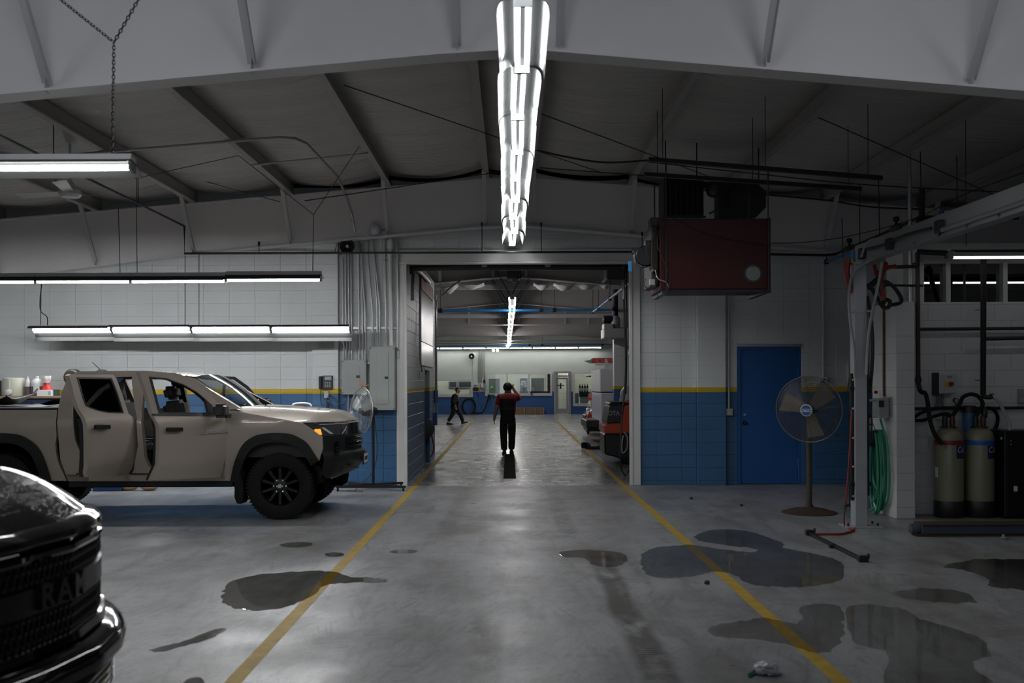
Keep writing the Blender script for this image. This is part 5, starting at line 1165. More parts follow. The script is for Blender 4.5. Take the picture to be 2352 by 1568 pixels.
MB().box(bx0, 15.2, bz-.035, bx1, 15.84, bz).build('bench_top', mat('worn_wood', (.22, .15, .09), .6, var=(4, .5)), bn, 0, bevel=.004)
MB().box(bx0+.03, 15.24, .05, bx1-.03, 15.83, bz-.035).build('cabinet_body', mat('navy_paint', (.012, .025, .06), .45), bn, 0, bevel=.005)
for k in range(3):
    w = (bx1-bx0-.1)/3; x = bx0+.05+k*w; d = MB().box(x+.01, 15.22, .1, x+w-.01, 15.24, bz-.08).build('door', mat('navy_paint', (.012, .025, .06), .45), bn, 0, bevel=.004); MB().cbox((x+w-.06, 15.21, .8), (.02, .03, .12)).build('handle', GALV, d, 0)
def bot(px0, px1, py0, Yb, nm, lab, m, cat='bottle', shape='jug', liquid=None, cap=None, lid=None):
    xa, xb = P(px0, 880, Yb).x, P(px1, 880, Yb).x; h = P(px0, py0, Yb).z-bz; w = xb-xa; c = ((xa+xb)/2, Yb, bz); t = thing(nm, lab, cat, c)
    pr = [(w*.47, 0), (w*.5, .02), (w*.5, h*.62), (w*.46, h*.76), (w*.22, h*.9), (w*.17, h*.92), (w*.17, h)] if shape == 'jug' else [(w*.46, 0), (w*.5, h*.08), (w*.5, h*.8), (w*.47, h*.95), (w*.40, h), (0, h)]
    q = MB().lathe(pr, c, n=20); q.v = [V(p.x, c[1]+(p.y-c[1])*.75, p.z) for p in q.v]; q.build('bottle_body', m, t, 40)
    if liquid: z = h*.5; q = MB().lathe([(w*.475, .0), (w*.506, .02), (w*.506, z)], c, n=20); q.v = [V(p.x, c[1]+(p.y-c[1])*.76, p.z) for p in q.v]; q.build('liquid', liquid, t, 40)
    if cap: MB().lathe([(w*.19, h*.96), (w*.19, h*1.03), (0, h*1.03)], c, n=14).build('cap', cap, t, 40)
    return t, c, w, h
JUG = mat('cloudy_plastic', (.48, .49, .40), .4); MILK = mat('milky_plastic', (.52, .52, .52), .4); PURP = mat('purple_fluid', (.11, .07, .09), .35)
t, c, w, h = bot(5, 56, 867, 15.45, 'water_jug', 'large cloudy tub with a white tap at the left end of the bench', JUG, 'jug', 'tub')
MB().lathe([(.02, -.06), (.045, -.05), (.05, 0)], (c[0], c[1]-w*.37, bz+.06), 'Y', 16).build('tap', MILK, t); MB().box(c[0]-.012, c[1]-w*.385, bz+.12, c[0]+.012, c[1]-w*.36, bz+.24).build('handle', MILK, t, 0, bevel=.004)
tag(MB().box(P(50, 880, 15.6).x, 15.6, bz, P(57, 880, 15.6).x, 15.7, P(50, 879, 15.6).z).build('carton', mat('orange_carton', (.42, .08, .03), .5), None, 0), 'narrow orange carton between the big tub and the purple bottles', 'carton')
t, c, w, h = bot(57, 70, 866, 15.4, 'fluid_bottle', 'narrow bottle of purple fluid, left of the bigger purple one', MILK, 'bottle', 'jug', PURP, MILK)
t, c, w, h = bot(71, 98, 865, 15.4, 'fluid_bottle', 'big translucent bottle half full of purple fluid on the bench', MILK, 'bottle', 'jug', PURP, MILK)
MB().box(c[0]-.02, c[1]-w*.385, bz+.05, c[0]+w*.4, c[1]-w*.37, bz+.16).build('paper_label', WHITE, t, 0)
bxp = thing('tissue_box', 'white printed box on the bench under the red and white bag', 'box', (P(102, 900, 15.35).x, 15.35, bz))
xa, xb, zz = P(86, 900, 15.3).x, P(119, 900, 15.3).x, P(100, 895.5, 15.3).z; MB().box(xa, 15.28, bz, xb, 15.42, zz).build('carton', WHITE, bxp, 0, bevel=.003); MB().box(xb-.05, 15.278, bz+.015, xb-.01, 15.28, zz-.02).build('blue_print', mat('pale_blue_print', (.25, .4, .55), .5), bxp, 0)
bag = thing('detergent_bag', 'red and white gathered bag standing on the white box', 'bag', (P(107, 880, 15.35).x, 15.35, zz)); bc = V(P(107, 880, 15.35).x, 15.35, zz+.001); bh = P(107, 863, 15.35).z-zz
def bagf(z0, z1, m, nm):
    def f(u, v):
        a = 2*PI*u; t = z0+(z1-z0)*v; r = .068*(1-.42*math.sin(PI*min(t*1.15, 1))**2)*(1+.10*math.sin(5*a+t*4)); return bc+V(r*math.cos(a)*1.1, r*math.sin(a)*.7, t*bh)
    MB().grid(f, 24, 8).build(nm, m, bag, 60, recalc=False)
bagf(0, .5, mat('bag_red', (.50, .03, .02), .45), 'red_bottom'); bagf(.5, 1, WHITE, 'white_top')
tag(MB().lathe([(.055, 0), (.055, .095), (.05, .1), (0, .1)], (P(128, 900, 15.4).x, 15.4, bz), n=20).build('tin_can', mat('green_tin', (.035, .06, .045), .4, .3), None), 'dark green tin at the right end of the bench', 'can')
dr = MB().lathe([(0, -.05), (.10, -.05), (.125, -.03), (.125, .10), (.10, .12), (0, .12)], P(166, 866, 15.55), 'Y', 24).build('round_drum', mat('brown_drum', (.025, .018, .014), .5), None)
tag(dr, 'dark brown round drum showing above the back of the cab', 'drum'); MB().box(P(166, 866, 15.55).x-.05, 15.62, P(166, 866, 15.55).z-.03, P(166, 866, 15.55).x+.05, YW, P(166, 866, 15.55).z+.03).build('wall_bracket', DKMET, dr, 0)
tag(MB().box(P(-8, 880, 15.75).x, 15.74, bz, P(5, 880, 15.75).x, 15.80, P(0, 874, 15.75).z).build('notice_board', mat('navy_board', (.02, .03, .05), .5), None, 0), 'dark board leaning on the wall at the left edge', 'board')
tr_ = thing('plastic_tray', 'black bent plastic liner lying on the pickup bed cover', 'liner', (-6.2, 12.6, 1.363))
def tray(u, v):
    x = P(-70, 920, 12.6).x+(P(52, 920, 12.6).x-P(-70, 920, 12.6).x)*u; e = abs(2*u-1); return (x, 12.2+.8*v, 1.39+.02*math.sin(5*u+2*v)+.11*e**3*(.6+.4*v)+.06*abs(2*v-1)**4)
MB().grid(tray, 18, 10).build('liner_sheet', BLACK, tr_, 60, recalc=False); MB().tube([tray(1, k/8) for k in range(9)], .012, 6).build('liner_rim', BLACK, tr_)
tag(MB().grid(lambda u, v: (P(95, 925, 12.6).x+.24*u, 12.3+.6*v, 1.382+.05*u*u+.015*math.sin(6*v)), 8, 8).build('rubber_mat', RUB, None, 60, recalc=False), 'small black mat curling up on the bed cover behind the cab', 'mat')
for k, (px, lab) in enumerate(((297, 'tan cloth heap on the floor behind the pickup, left of the other'), (343, 'tan cloth heap on the floor behind the pickup, right of the other'))):
    c = G(px, 1126); tag(MB().sphere(c+V(0, 0, .055), .1, 12, (1.3, .8, .55)).build('cloth_rag', mat('tan_cloth', (.32, .22, .13), .9, bump=(20, .8)), None, 60), lab, 'cloth')
dd = thing('plastic_crate', 'blue plastic crate on the floor behind the pickup', 'crate', tuple(G(245, 1127)))
g0 = G(245, 1128); MB().box(g0.x-.22, g0.y, 0.002, g0.x+.22, g0.y+.3, .3).build('crate_body', mat('crate_blue', (.006, .03, .11), .4), dd, 0, bevel=.01); MB().box(g0.x-.24, g0.y-.02, .27, g0.x+.24, g0.y+.32, .3).build('crate_rim', mat('crate_blue', (.006, .03, .11), .4), dd, 0, bevel=.006)
# ================================================================ RED OVERHEAD HEATER AND WHAT HANGS BESIDE IT
RBOX = mat('heater_red', (.052, .0045, .0055), .5, .0, spec=.3, coat=.0, var=(6, .2))
hx0, hx1, hy0, hy1 = P(1519, 600, 10.7).x, P(1768, 600, 10.7).x, 10.7, 11.5; hz0, hz1 = P(1640, 664, 10.7).z, P(1640, 502, 10.7).z
he = thing('unit_heater', 'big dark red box heater hanging right of the doorway', 'heater', ((hx0+hx1)/2, 11, hz0))
MB().box(hx0, hy0, hz0, hx1, hy1, hz1).build('cabinet', RBOX, he, 0, bevel=.008)
MB().box(hx0-.012, hy0-.006, hz0, hx0+.03, hy0+.05, hz1).build('corner_rail', RBOX, he, 0, bevel=.003); MB().box(hx1-.03, hy0-.012, hz0-.01, hx1+.008, hy0+.05, hz1+.005).build('corner_rail', RBOX, he, 0, bevel=.003)
fl_ = MB().lathe([(.105, -.006), (.11, .0)], (hx1-.185, hy0, hz0+.165), 'Y', 28).build('flue_ring', BLACK, he, 30); MB().lathe([(0, -.022), (.078, -.02), (.082, -.0)], (hx1-.185, hy0-.004, hz0+.165), 'Y', 28).build('flue_cap', mat('zinc_cap', (.20, .205, .205), .5, .5, var=(40, .35)), he, 30)
MB().box(hx0-.09, hy0+.12, hz0+.05, hx0-.012, hy1-.1, hz1-.04).build('side_panel', mat('rust_panel', (.02, .012, .008), .6, var=(6, .4)), he, 0, bevel=.01)
for x in (hx0+.05, hx1-.02): MB().bar((x, hy0-.03, hz0-.022), (x, hy1+.05, hz0-.022), .05, .035).build('support_rail', DKMET, he, 0)
MB().bar((hx0, hy0+.02, hz0-.018), (hx1, hy0+.02, hz0-.018), .03, .03).build('front_rail', DKMET, he, 0)
for x, y in ((hx0+.05, hy0-.02), (hx1-.02, hy0-.02), (hx0+.05, hy1+.03), (hx1-.02, hy1+.03)): MB().cyl((x, y, hz0-.03), (x, y, (4.0 if y < 11 else 3.96)-.05*(x-1.6)), .008, 6).build('hanger_rod', DKMET, he)
bc = P(1480, 590, 10.95); MB().lathe([(.0, -.10), (.10, -.10), (.115, -.08), (.115, .06), (.10, .09), (0, .09)], bc, 'Y', 24).build('burner_motor', BLACK, he, 40); MB().lathe([(.117, -.085), (.117, -.06)], bc, 'Y', 24, cap=False).build('motor_band', CHROME, he)
MB().box(bc.x+.02, 10.85, bc.z-.06, hx0-.08, 11.1, bc.z+.16).build('burner_housing', BLACK, he, 0, bevel=.012); MB().box(bc.x+.0, 10.86, bc.z+.10, bc.x+.10, 11.0, bc.z+.17).build('burner_cap', BLACK, he, 0, bevel=.006)
a = P(1454, 578, 10.95); MB().tube([a+V(-.03,0,0), a+V(0,0,.03), a+V(.03,0,0), a+V(0,0,-.03)], .007, 6, closed=True).build('square_bracket', BLACK, he)
a = P(1447, 611, 10.95); MB().box(a.x-.018, 10.94, a.z-.06, a.x+.018, 10.95, a.z+.055).build('blue_tag', mat('tag_blue', (.04, .30, .62), .5), he, 0)
MB().box(hx0-.10, 10.8, hz1-.06, hx0-.0, 11.0, hz1+.035).build('control_box', DKMET, he, 0, bevel=.006)
for pts in (((1497,520),(1500,545),(1485,570),(1490,592)), ((1517,520),(1510,560),(1525,600),(1540,640),(1530,672),(1512,682),(1505,655)), ((1483,640),(1480,655),(1495,664),(1508,650)), ((1515,505),(1530,500),(1560,505),(1640,540),(1770,562))): MB().tube(smooth_path([P(p, q, 10.66) for p, q in pts]), .0045, 6).build('cable', CABLE, he)
MB().tube(smooth_path([P(1505, 620, 10.75), P(1512, 640, 10.7), P(1530, 648, 10.68), P(1536, 662, 10.68)]), .006, 6).build('braided_line', GALV, he)
MB().cbox(P(1498, 648, 10.8), (.06, .06, .07)).build('fuel_valve', GALV, he, 0, bevel=.006); MB().lathe([(.02,0),(.03,.02),(.02,.05)], P(1502, 628, 10.8), n=10).build('valve_knob', BLACK, he)
sl = lambda x: -.08*(abs(x)-2)
for k, (a, b, c, d, Y, lab) in enumerate(((1490, 366, 2026, 409, 10.68, 'upper dark steel channel hung under the right roof'), (1480, 400, 1978, 434, 11.53, 'lower dark steel channel hung under the right roof'))):
    pa, pb = P(a, b, Y), P(c, d, Y); t = thing('support_channel', lab, 'channel', tuple(pa)); MB().bar(pa, pb, .05, .045).build('channel', DKMET, t, 0)
    for f in (.06, .5, .94): c = pa.lerp(pb, f); MB().tube([c, (c.x, c.y, zt(c.x)+.06)], .004, 5).build('hanger_wire', CABLE, t)
uh = thing('louvred_heater', 'black louvred unit heater with octagonal fan shroud above the red box', 'heater', (2.7, 13, 3.6))
DK = mat('heater_black', (.010, .010, .011), .5); p0, p1 = P(1526, 500, 12.8), P(1616, 405, 12.8)
MB().box(p0.x, 12.8, p0.z, p1.x, 13.3, p1.z).build('heater_case', DK, uh, 0, bevel=.01)
for k in range(7): x = p0.x+.04+(p1.x-p0.x-.08)*k/6; MB().bar((x, 12.78, p0.z+.04), (x, 12.78, p1.z-.03), .05, .008, (.5, -.8, 0)).build('louvre', DK, uh, 0)
MB().box(p0.x-.02, 12.77, p0.z-.01, p1.x+.02, 12.8, p0.z+.02).build('case_lip', DKMET, uh, 0)
oc = P(1716, 459, 12.8); oct_ = [(.245*math.cos(PI/8+PI*k/4), .245*math.sin(PI/8+PI*k/4)) for k in range(8)]
MB().prism(oct_, lambda a, b: (oc.x+a, 12.78, oc.z+b), lambda a, b: (oc.x+a, 13.1, oc.z+b)).build('fan_shroud', DK, uh, 0, bevel=.008)
MB().tube([(oc.x+a*1.02, 12.775, oc.z+b*1.02) for a, b in oct_], .008, 5, closed=True).build('shroud_rim', DKMET, uh); MB().box(oc.x-.34, 12.9, oc.z-.24, oc.x-.05, 13.2, oc.z+.2).build('fan_box', DK, uh, 0)
mc = P(1640, 436, 12.7); MB().lathe([(0, -.07), (.05, -.065), (.075, -.03), (.075, .1)], mc, 'Y', 18).build('fan_motor', mat('motor_grey', (.07, .07, .075), .4, .4), uh, 40); MB().lathe([(.085, -.02), (.10, -.02), (.10, .03), (.085, .03)], mc, 'Y', 18).build('motor_ring', DKMET, uh)
MB().box(p1.x, 12.85, oc.z+.17, oc.x-.1, 13.1, oc.z+.25).build('duct_bridge', DK, uh, 0); MB().tube(smooth_path([mc, mc+V(.08,-.05,-.12), mc+V(.03,-.05,-.25), mc+V(-.06,0,-.30)]), .012, 6).build('cable', CABLE, uh)
for x in (p0.x+.05, p1.x-.05, oc.x+.2): MB().cyl((x, 13.0, 4.0), (x, 13.0, zt(x)+.1), .008, 6).build('hanger_rod', DKMET, uh)
def cable(nm, lab, pts, r=.006, m=CABLE, cat='cable', k=6): return tag(MB().tube(smooth_path([Vector(p) for p in pts], k), r, 6).build(nm, m), lab, cat)
cable('overhead_cable', 'sagging black cable strung between the ridge and the right purlin', [P(1235, 345, 12.5), P(1300, 360, 12.5), P(1390, 373, 12.5), P(1490, 368, 12.5)], .012)
cable('overhead_cable', 'long black cable along the right roof slope above the heater', [P(1490, 372, 12.4), P(1700, 395, 12.4), P(2000, 425, 12.2), P(2400, 445, 12)], .007)
cable('overhead_cable', 'thin black wire sagging from the red heater to the right pipes', [P(1772, 558, 11.5), P(1850, 556, 11.6), P(1960, 540, 11.8), P(2105, 500, 12.0), P(2230, 440, 12.3), P(2400, 380, 12.6)], .005)
cable('overhead_cable', 'black cable hugging the top of the right rafter', [P(1760, 447, 15.3), P(1900, 460, 15.3), P(2000, 475, 15.3), P(2120, 480, 15.3)], .012)
# ================================================================ RIGHT SIDE: PIER, PARTITION, WINDOWS
pX0, pX1, pY0, pY1, pT = 4.575, 4.80, 11.80, 12.57, 2.575
pier = struct(MB().box(pX0+.007, pY0+.007, 0, pX1-.007, pY1, pT).build('wall_pier', BLKW, smooth=0))
blocks(pier, (0, pY0, 0), 0, pX0, pX1, 0, pT, BLKW, zoff=-.07, uoff=pX0, cw=.6); blocks(pier, (pX0, 0, 0), -PI/2, -pY1, -pY0, 0, pT, BLKW, zoff=-.07, uoff=-pY1-.03, running=True, cw=.4064)
blocks(pier, (pX1, 0, 0), PI/2, pY0, pY1, 0, pT, BLKW, zoff=-.07, uoff=pY0, cw=.4064)
part = struct(MB().box(pX1, 12.207, 0, 11, 12.4, 2.57).build('wall_partition', BLKW, smooth=0)); blocks(part, (0, 12.2, 0), 0, pX1, 8.2, 0, 2.57, BLKW, zoff=-.07, uoff=4.72, running=True)
wz0, wz1 = 2.57, 3.10; Wn = lambda p: P(p, 650, 12.2).x
q = MB(); xs_ = [2110, 2122, 2172, 2182, 2303, 2313, 2430]
wn = MB().box(Wn(2108), 12.2, wz0, 11, 12.4, wz0+.03).box(Wn(2108), 12.2, wz1-.03, 11, 12.4, wz1+.22)
for a, b in ((2108, 2122), (2172, 2183), (2303, 2314)): wn.box(Wn(a), 12.19, wz0, Wn(b), 12.4, wz1)
wn.box(7.6, 12.19, wz0, 7.7, 12.4, wz1).box(9.3, 12.19, wz0, 9.4, 12.4, wz1)
win = struct(wn.build('window_4', JAMB, smooth=0, bevel=.004)); RG = glass('dark_glass', (.35, .36, .36), dark=.35, refl=.22)
for a, b in ((Wn(2122), Wn(2172)), (Wn(2183), Wn(2303)), (Wn(2314), 7.6), (7.7, 9.3), (9.4, 11)): MB().box(a, 12.28, wz0+.03, b, 12.29, wz1-.03).build('pane', RG, win, 0)
MB().box(Wn(2222)-.012, 12.27, wz0+.03, Wn(2222)+.012, 12.3, wz1-.03).build('sash_bar', DKMET, win, 0)
struct(MB().box(Wn(2108), 12.4, 3.25, 11, 12.95, 3.32).build('ceiling', BLACK, smooth=0)); struct(MB().box(Wn(2108), 12.8, 0, 11, 12.95, 3.25).build('wall_store_added', mat('store_shade', (.06, .06, .06), .8), smooth=0)); struct(MB().box(Wn(2108)-.1, 12.4, 0, Wn(2108), 12.95, 3.32).build('wall_added_side', BLKW, smooth=0))  # added shallow box; its dark colours stand for the shaded room behind
# ---------------- boom post
post = thing('boom_post', 'square steel post carrying a long overhead boom beside the pedestal fan', 'post', (3.94, 11.2, 0))
STL = mat('post_steel', (.46, .46, .49), .36, .3, var=(5, .12)); qx0, qx1, qy0, qy1, qz = P(1963, 900, 11.12).x, P(1992, 900, 11.12).x, 11.12, 11.27, 2.94
MB().box(qx0, qy0, .012, qx1, qy1, qz).build('column', STL, post, 0, bevel=.006); MB().box(qx0-.11, qy0-.06, 0, qx1+.16, qy1+.1, .014).build('base_plate', STL, post, 0, bevel=.003)
for a in ((qx0-.07, qy0+.02), (qx1+.12, qy0+.02), (qx1+.12, qy1+.04)): MB().cyl((a[0], a[1], .01), (a[0], a[1], .045), .012, 6).build('anchor_bolt', DKMET, post)
MB().box(qx0-.02, qy0-.006, P(1975, 714, 11.1).z-.012, qx1+.06, qy1, P(1975, 714, 11.1).z+.012).build('clamp_band', GALV, post, 0); MB().box(qx0-.01, qy0-.01, qz, qx1+.05, qy1+.02, qz+.02).build('cap_plate', GALV, post, 0)
MB().box(qx0-.035, qy0+.02, .3, qx0, qy0+.07, 1.72).build('cable_track', BLACK, post, 0, bevel=.004); MB().box(qx1, qy0+.02, .35, qx1+.03, qy0+.07, 2.0).build('cable_track', BLACK, post, 0, bevel=.004)
KN = mat('cream_knob', (.55, .52, .38), .4)
for py in (872, 938, 1006, 1072, 1140): c = P(1965, py, 11.1); MB().lathe([(0, -.014), (.011, -.012), (.013, 0)], (qx0-.012, qy0+.018, c.z), 'Y', 10).build('stop_knob', KN, post)
for py in (892, 1112): z = P(1965, py, 11.1).z; MB().box(qx0-.055, qy0, z-.02, qx0, qy0+.09, z+.02).build('track_bracket', BLACK, post, 0, bevel=.003); MB().box(qx1, qy0, z-.02, qx1+.05, qy0+.09, z+.02).build('track_bracket', BLACK, post, 0, bevel=.003)
# boom: channel running forward over the bay
bxm = 4.02; bm_ = thing('overhead_boom', 'long grey channel boom running from the post top towards the camera', 'boom', (bxm, 11.2, 2.96))
ALM = mat('boom_grey', (.34, .35, .36), .4, .5, var=(3, .08))
cs = [(-.06, 0), (.06, 0), (.06, .012), (-.045, .012), (-.045, .20), (.06, .20), (.06, .212), (-.06, .212)]
bz = lambda y: 2.965-.008*(11.2-y)
MB().prism(cs, lambda a, b: (bxm+a, 5.2, bz(5.2)+b), lambda a, b: (bxm+a, 11.4, bz(11.4)+b)).build('channel', ALM, bm_, 0)
MB().tube([(bxm-.085, y, bz(y)+.055) for y in (5.2, 8.0, 9.2)], .022, 10).build('feed_pipe', ALM, bm_)
MB().tube(smooth_path([(bxm-.10, y, bz(y)+.10+(.02 if i % 2 else 0)) for i, y in enumerate((9.25, 9.9, 10.5, 11.0))]), .014, 8).build('feed_hose', BLACK, bm_)
for y in (9.1, 10.3, 11.1): MB().box(bxm-.12, y-.05, bz(y)+.03, bxm-.058, y+.05, bz(y)+.15).build('trolley', BLACK, bm_, 0, bevel=.01)
for k in range(9): y = 6.4+k*.55; MB().lathe([(0, -.018), (.014, -.016), (.014, 0)], (bxm-.06, y, bz(y)+.02), 'X', 8).build('rivet', CHROME, bm_, 0)
cable('boom_hose', 'grey hose arching over the boom end and down the left side of the post', [P(2035, 575, 10.9), P(2030, 558, 10.9), P(2010, 549, 10.9), P(1990, 560, 10.95), P(1978, 590, 11.0)], .014, mat('hose_grey', (.33, .33, .33), .5), 'hose')
cable('post_hose', 'grey hose looping from the boom down the left side of the post', [P(2030, 588, 10.9), P(1985, 605, 10.95), P(1958, 632, 11.0), P(1950, 680, 11.0), P(1953, 740, 11.0), P(1962, 800, 11.05), P(1963, 866, 11.08)], .016, MATS['hose_grey'], 'hose')
cable('post_hose', 'grey hose hanging down the right side of the post', [P(2027, 600, 10.9), P(2018, 650, 10.95), P(2003, 720, 11.0), P(1994, 780, 11.05), P(1990, 860, 11.05)], .016, MATS['hose_grey'], 'hose')
cable('post_cable', 'thick black cable bulging out behind the right side of the post', [P(1990, 680, 11.3), P(1998, 720, 11.32), P(2003, 790, 11.32), P(2001, 850, 11.3), P(1996, 900, 11.2)], .026, BLACK)
RD = mat('red_hose', (.25, .02, .015), .5)
cable('red_hose', 'fat red hose curling beside the top of the post', [P(1948, 596, 11.2), P(1944, 625, 11.2), P(1949, 650, 11.2), P(1957, 672, 11.2)], .035, RD, 'hose')
cable('red_hose', 'crossed dark red hose hanging under the boom, right of the post', [P(2035, 602, 11.35), P(2027, 628, 11.35), P(2022, 650, 11.35), P(2026, 672, 11.35), P(2028, 690, 11.35)], .028, RD, 'hose')
cable('red_hose', 'dark red hose bending right to the brown wall pipe', [P(2006, 608, 11.5), P(2014, 630, 11.5), P(2025, 622, 11.55), P(2040, 614, 11.6), P(2056, 612, 11.7)], .028, RD, 'hose')
pipe('hose_coupling', 'dark ribbed hose coupling joining the red hose to the brown pipe', [P(2052, 613, 11.7), P(2066, 613, 11.72), P(2067, 613, 11.72), P(2085, 612, 11.75), P(2108, 612, 11.8)], .022, IRON, 'coupling')
cable('black_hose', 'black hose looping from the post over the top of the pier', [P(1988, 655, 11.3), P(2000, 660, 11.35), P(2015, 685, 11.4), P(2028, 705, 11.5), P(2040, 706, 11.6), P(2044, 693, 11.6), P(2034, 688, 11.6), P(2028, 698, 11.6)], .024, BLACK, 'hose')
cable('black_hose', 'black hose arching from the red hose down to the pier top', [P(2026, 646, 11.4), P(2042, 650, 11.5), P(2058, 665, 11.6), P(2070, 686, 11.7), P(2066, 696, 11.75), P(2046, 700, 11.8)], .024, BLACK, 'hose')
q = MB().bar(P(1992, 662, 11.28), P(2020, 638, 11.28), .07, .06); tag(q.build('hose_clamp_arm', BLACK, None, 0, bevel=.01), 'black clamp arm sticking out right of the post top', 'bracket')
cable('post_wire', 'thin red air line running down the left of the post to the floor', [P(1957, 940, 11.0), P(1953, 1010, 11.0), P(1947, 1100, 11.0), P(1941, 1160, 11.0), G(1940, 1210)+V(0,0,.012), G(1958, 1218)+V(0,0,.012), G(1964, 1217)+V(0,0,.02)], .008, RD, 'hose')
cable('floor_hose', 'red hose lying on the floor from the post to the black bar', [G(1962, 1220)+V(0,0,.012), G(1935, 1228)+V(0,0,.012), G(1900, 1229)+V(0,0,.012), G(1862, 1229)+V(0,0,.012)], .012, RD, 'hose')
fb = thing('floor_bar', 'thin black steel bar lying on the floor in front of the post', 'bar', tuple(G(1920, 1255)))
a, b = G(1860, 1229), G(1982, 1290); MB().bar(a+V(0,0,.018), b+V(0,0,.018), .035, .03).build('bar', DKMET, fb, 0, bevel=.003)
for c, r in ((a, .0), (b, .3)): MB().cbox(c+V(0,0,.03), (.09, .06, .055)).build('end_bracket', DKMET, fb, 0, bevel=.008); MB().cyl(c+V(.05,0,.03), c+V(.05,0,.075), .012, 8).build('bolt', RUST, fb)
m_ = G(1908, 1257); MB().cbox(m_+V(0,-.03,.018), (.05, .05, .035)).build('clip', DKMET, fb, 0, bevel=.004)
# white frame with ribs behind the post
cr = thing('ribbed_panel', 'white ribbed plastic panel in a black frame behind the steel post', 'panel', (4.4, 12.9, 0)); ra, rb = P(1953, 1000, 12.9).x, P(2005, 1000, 12.9).x; z0, z1 = .22, 1.2
MB().box(ra+.02, 12.88, z0+.03, rb-.02, 12.95, z1-.03).build('white_sheet', mat('plastic_white', (.58, .58, .56), .5), cr, 0, bevel=.01)
MB().box(ra, 12.86, 0, ra+.025, 12.96, z1).box(rb-.025, 12.86, 0, rb, 12.96, z1).box(ra, 12.86, z1-.03, rb, 12.96, z1).box(ra, 12.86, z0, rb, 12.96, z0+.03).build('frame', BLACK, cr, 0)
for k in range(5): MB().box(ra, 12.855, z0+.17*(k+1), rb, 12.88, z0+.17*(k+1)+.014).build('rib', BLACK, cr, 0)
# switch box, hose and hanger on the pier
sb = thing('switch_box', 'grey switch box with a lever on the side of the block pier', 'switch', (pX0, 12.1, 1.2))
y0s, y1s = 11.95, 12.2; MB().box(pX0-.012, y0s-.06, P(2045, 957, 12).z, pX0, y1s, P(2045, 911, 12).z).build('back_plate', GALV, sb, 0); MB().box(pX0-.14, y0s+.02, P(2030, 960, 12).z, pX0-.012, y1s-.03, P(2030, 914, 12).z).build('box_body', GREYP, sb, 0, bevel=.006)
a = P(2022, 925, 12.0); MB().box(a.x-.03, y0s+.01, a.z-.05, a.x+.03, y0s+.02, a.z+.03).build('lever_slot', BLACK, sb, 0); MB().cyl((pX0-.14, 12.05, 1.40), (pX0-.32, 12.05, 1.40), .016, 8).build('conduit', GALV, sb); MB().lathe([(0,-.03),(.02,-.03),(.02,0)], (pX0-.16, 12.03, 1.50), 'Y', 10).build('red_knob', mat('knob_red', (.25, .01, .01), .4), sb)
MB().tube([P(2021, 895, 11.95), P(2022, 915, 11.95)], .006, 6).build('spring_wire', GALV, sb)
hgx = 4.44; hg = thing('hose_hanger', 'dull metal hose hanger fixed to the block pier', 'hanger', (hgx, 12.2, 1.0)); hz = P(2010, 1008, 12.1).z
MB().tube([(hgx, 12.2, hz+.05), (pX0, 12.25, hz+.02)], .014, 6).build('arm', DKMET, hg); MB().lathe([(.085, -.05), (.10, -.04), (.10, .04), (.085, .05)], (hgx, 12.16, hz), 'Y', 20).build('drum', DKMET, hg); MB().tube([(hgx-.06, 12.1, hz), (hgx-.03, 12.12, hz+.2), (hgx+.05, 12.12, hz)], .008, 6).build('bail', DKMET, hg); MB().tube([(hgx-.03, 12.12, hz+.2), (hgx-.05, 12.12, hz+.42)], .006, 6).build('hook', DKMET, hg)
GREEN = mat('green_hose', (.025, .23, .14), .45); rr = random.Random(5); pts = []
nl = 7
for k in range(nl):                     # loops lie flat against the side face of the pier
    dep = .92+rr.uniform(-.22, .12); wd = .10+.10*rr.random()+.012*k; x = 4.545-.017*k
    for i in range(12):
        t = 2*PI*i/12; zz_ = hz+.10-dep/2*(1-math.cos(t)); pts.append((x-.002*i, 12.16-wd*math.sin(t)*(.55+.45*(1-math.cos(t))/2), max(.02, zz_)))
gh = MB().tube(smooth_path(pts, 3), .0145, 8).tube(smooth_path([onX(2022, 962, 4.47), onX(2030, 990, 4.52), onX(2038, 1020, 4.53), onX(2043, 1100, 4.53), onX(2038, 1150, 4.53), onX(2020, 1172, 4.50)]), .0125, 8)
gh.tube(smooth_path([P(2010, 1165, 12.0), G(1990, 1190)+V(0,.2,.015), G(1965, 1190)+V(0,.1,.015), G(1940, 1175)+V(0,0,.015), G(1938, 1165)+V(0,0,.015), G(1955, 1160)+V(0,0,.015)]), .0125, 8)
tag(gh.build('garden_hose', GREEN), 'green hose hanging in loops on the block pier', 'hose')
# ---------------- pipes
pipe('copper_pipe', 'thin brown pipe running down the face of the block pier', [onX(2029, 655, 4.557), onX(2030, 910, 4.557)], .014, mat('brown_pipe', (.10, .045, .022), .45, .4), 'pipe')
pv = thing('water_pipe', 'brown black pipe drop at the left end of the partition wall', 'pipe', tuple(P(2108, 580, 12.0)))
MB().tube([P(2107, 580, 12.05), P(2109, 880, 12.05), P(2113, 897, 12.05)], .026, 10).build('riser', mat('brown_black_pipe', (.05, .032, .022), .45, .4), pv); MB().tube([P(2030, 655, 12.0), P(2120, 656, 12.05)], .014, 8).build('tee_branch', IRON, pv)
MB().tube([P(2112, 756, 12.08), P(2620, 751, 12.08)], .02, 8).build('branch', IRON, pv); MB().lathe([(.03,-.04),(.038,0),(.03,.04)], P(2109, 872, 12.05), n=10).build('union', IRON, pv)
pipe('flexible_hose', 'black hose from the brown pipe drop to the left tank', [P(2112, 895, 12.0), P(2118, 901, 11.98), P(2125, 903, 11.95), P(2131, 925, 11.9), P(2135, 960, 11.85), P(2146, 995, 11.8), P(2164, 1020, 11.78)], .026, RUB, 'hose', 5)
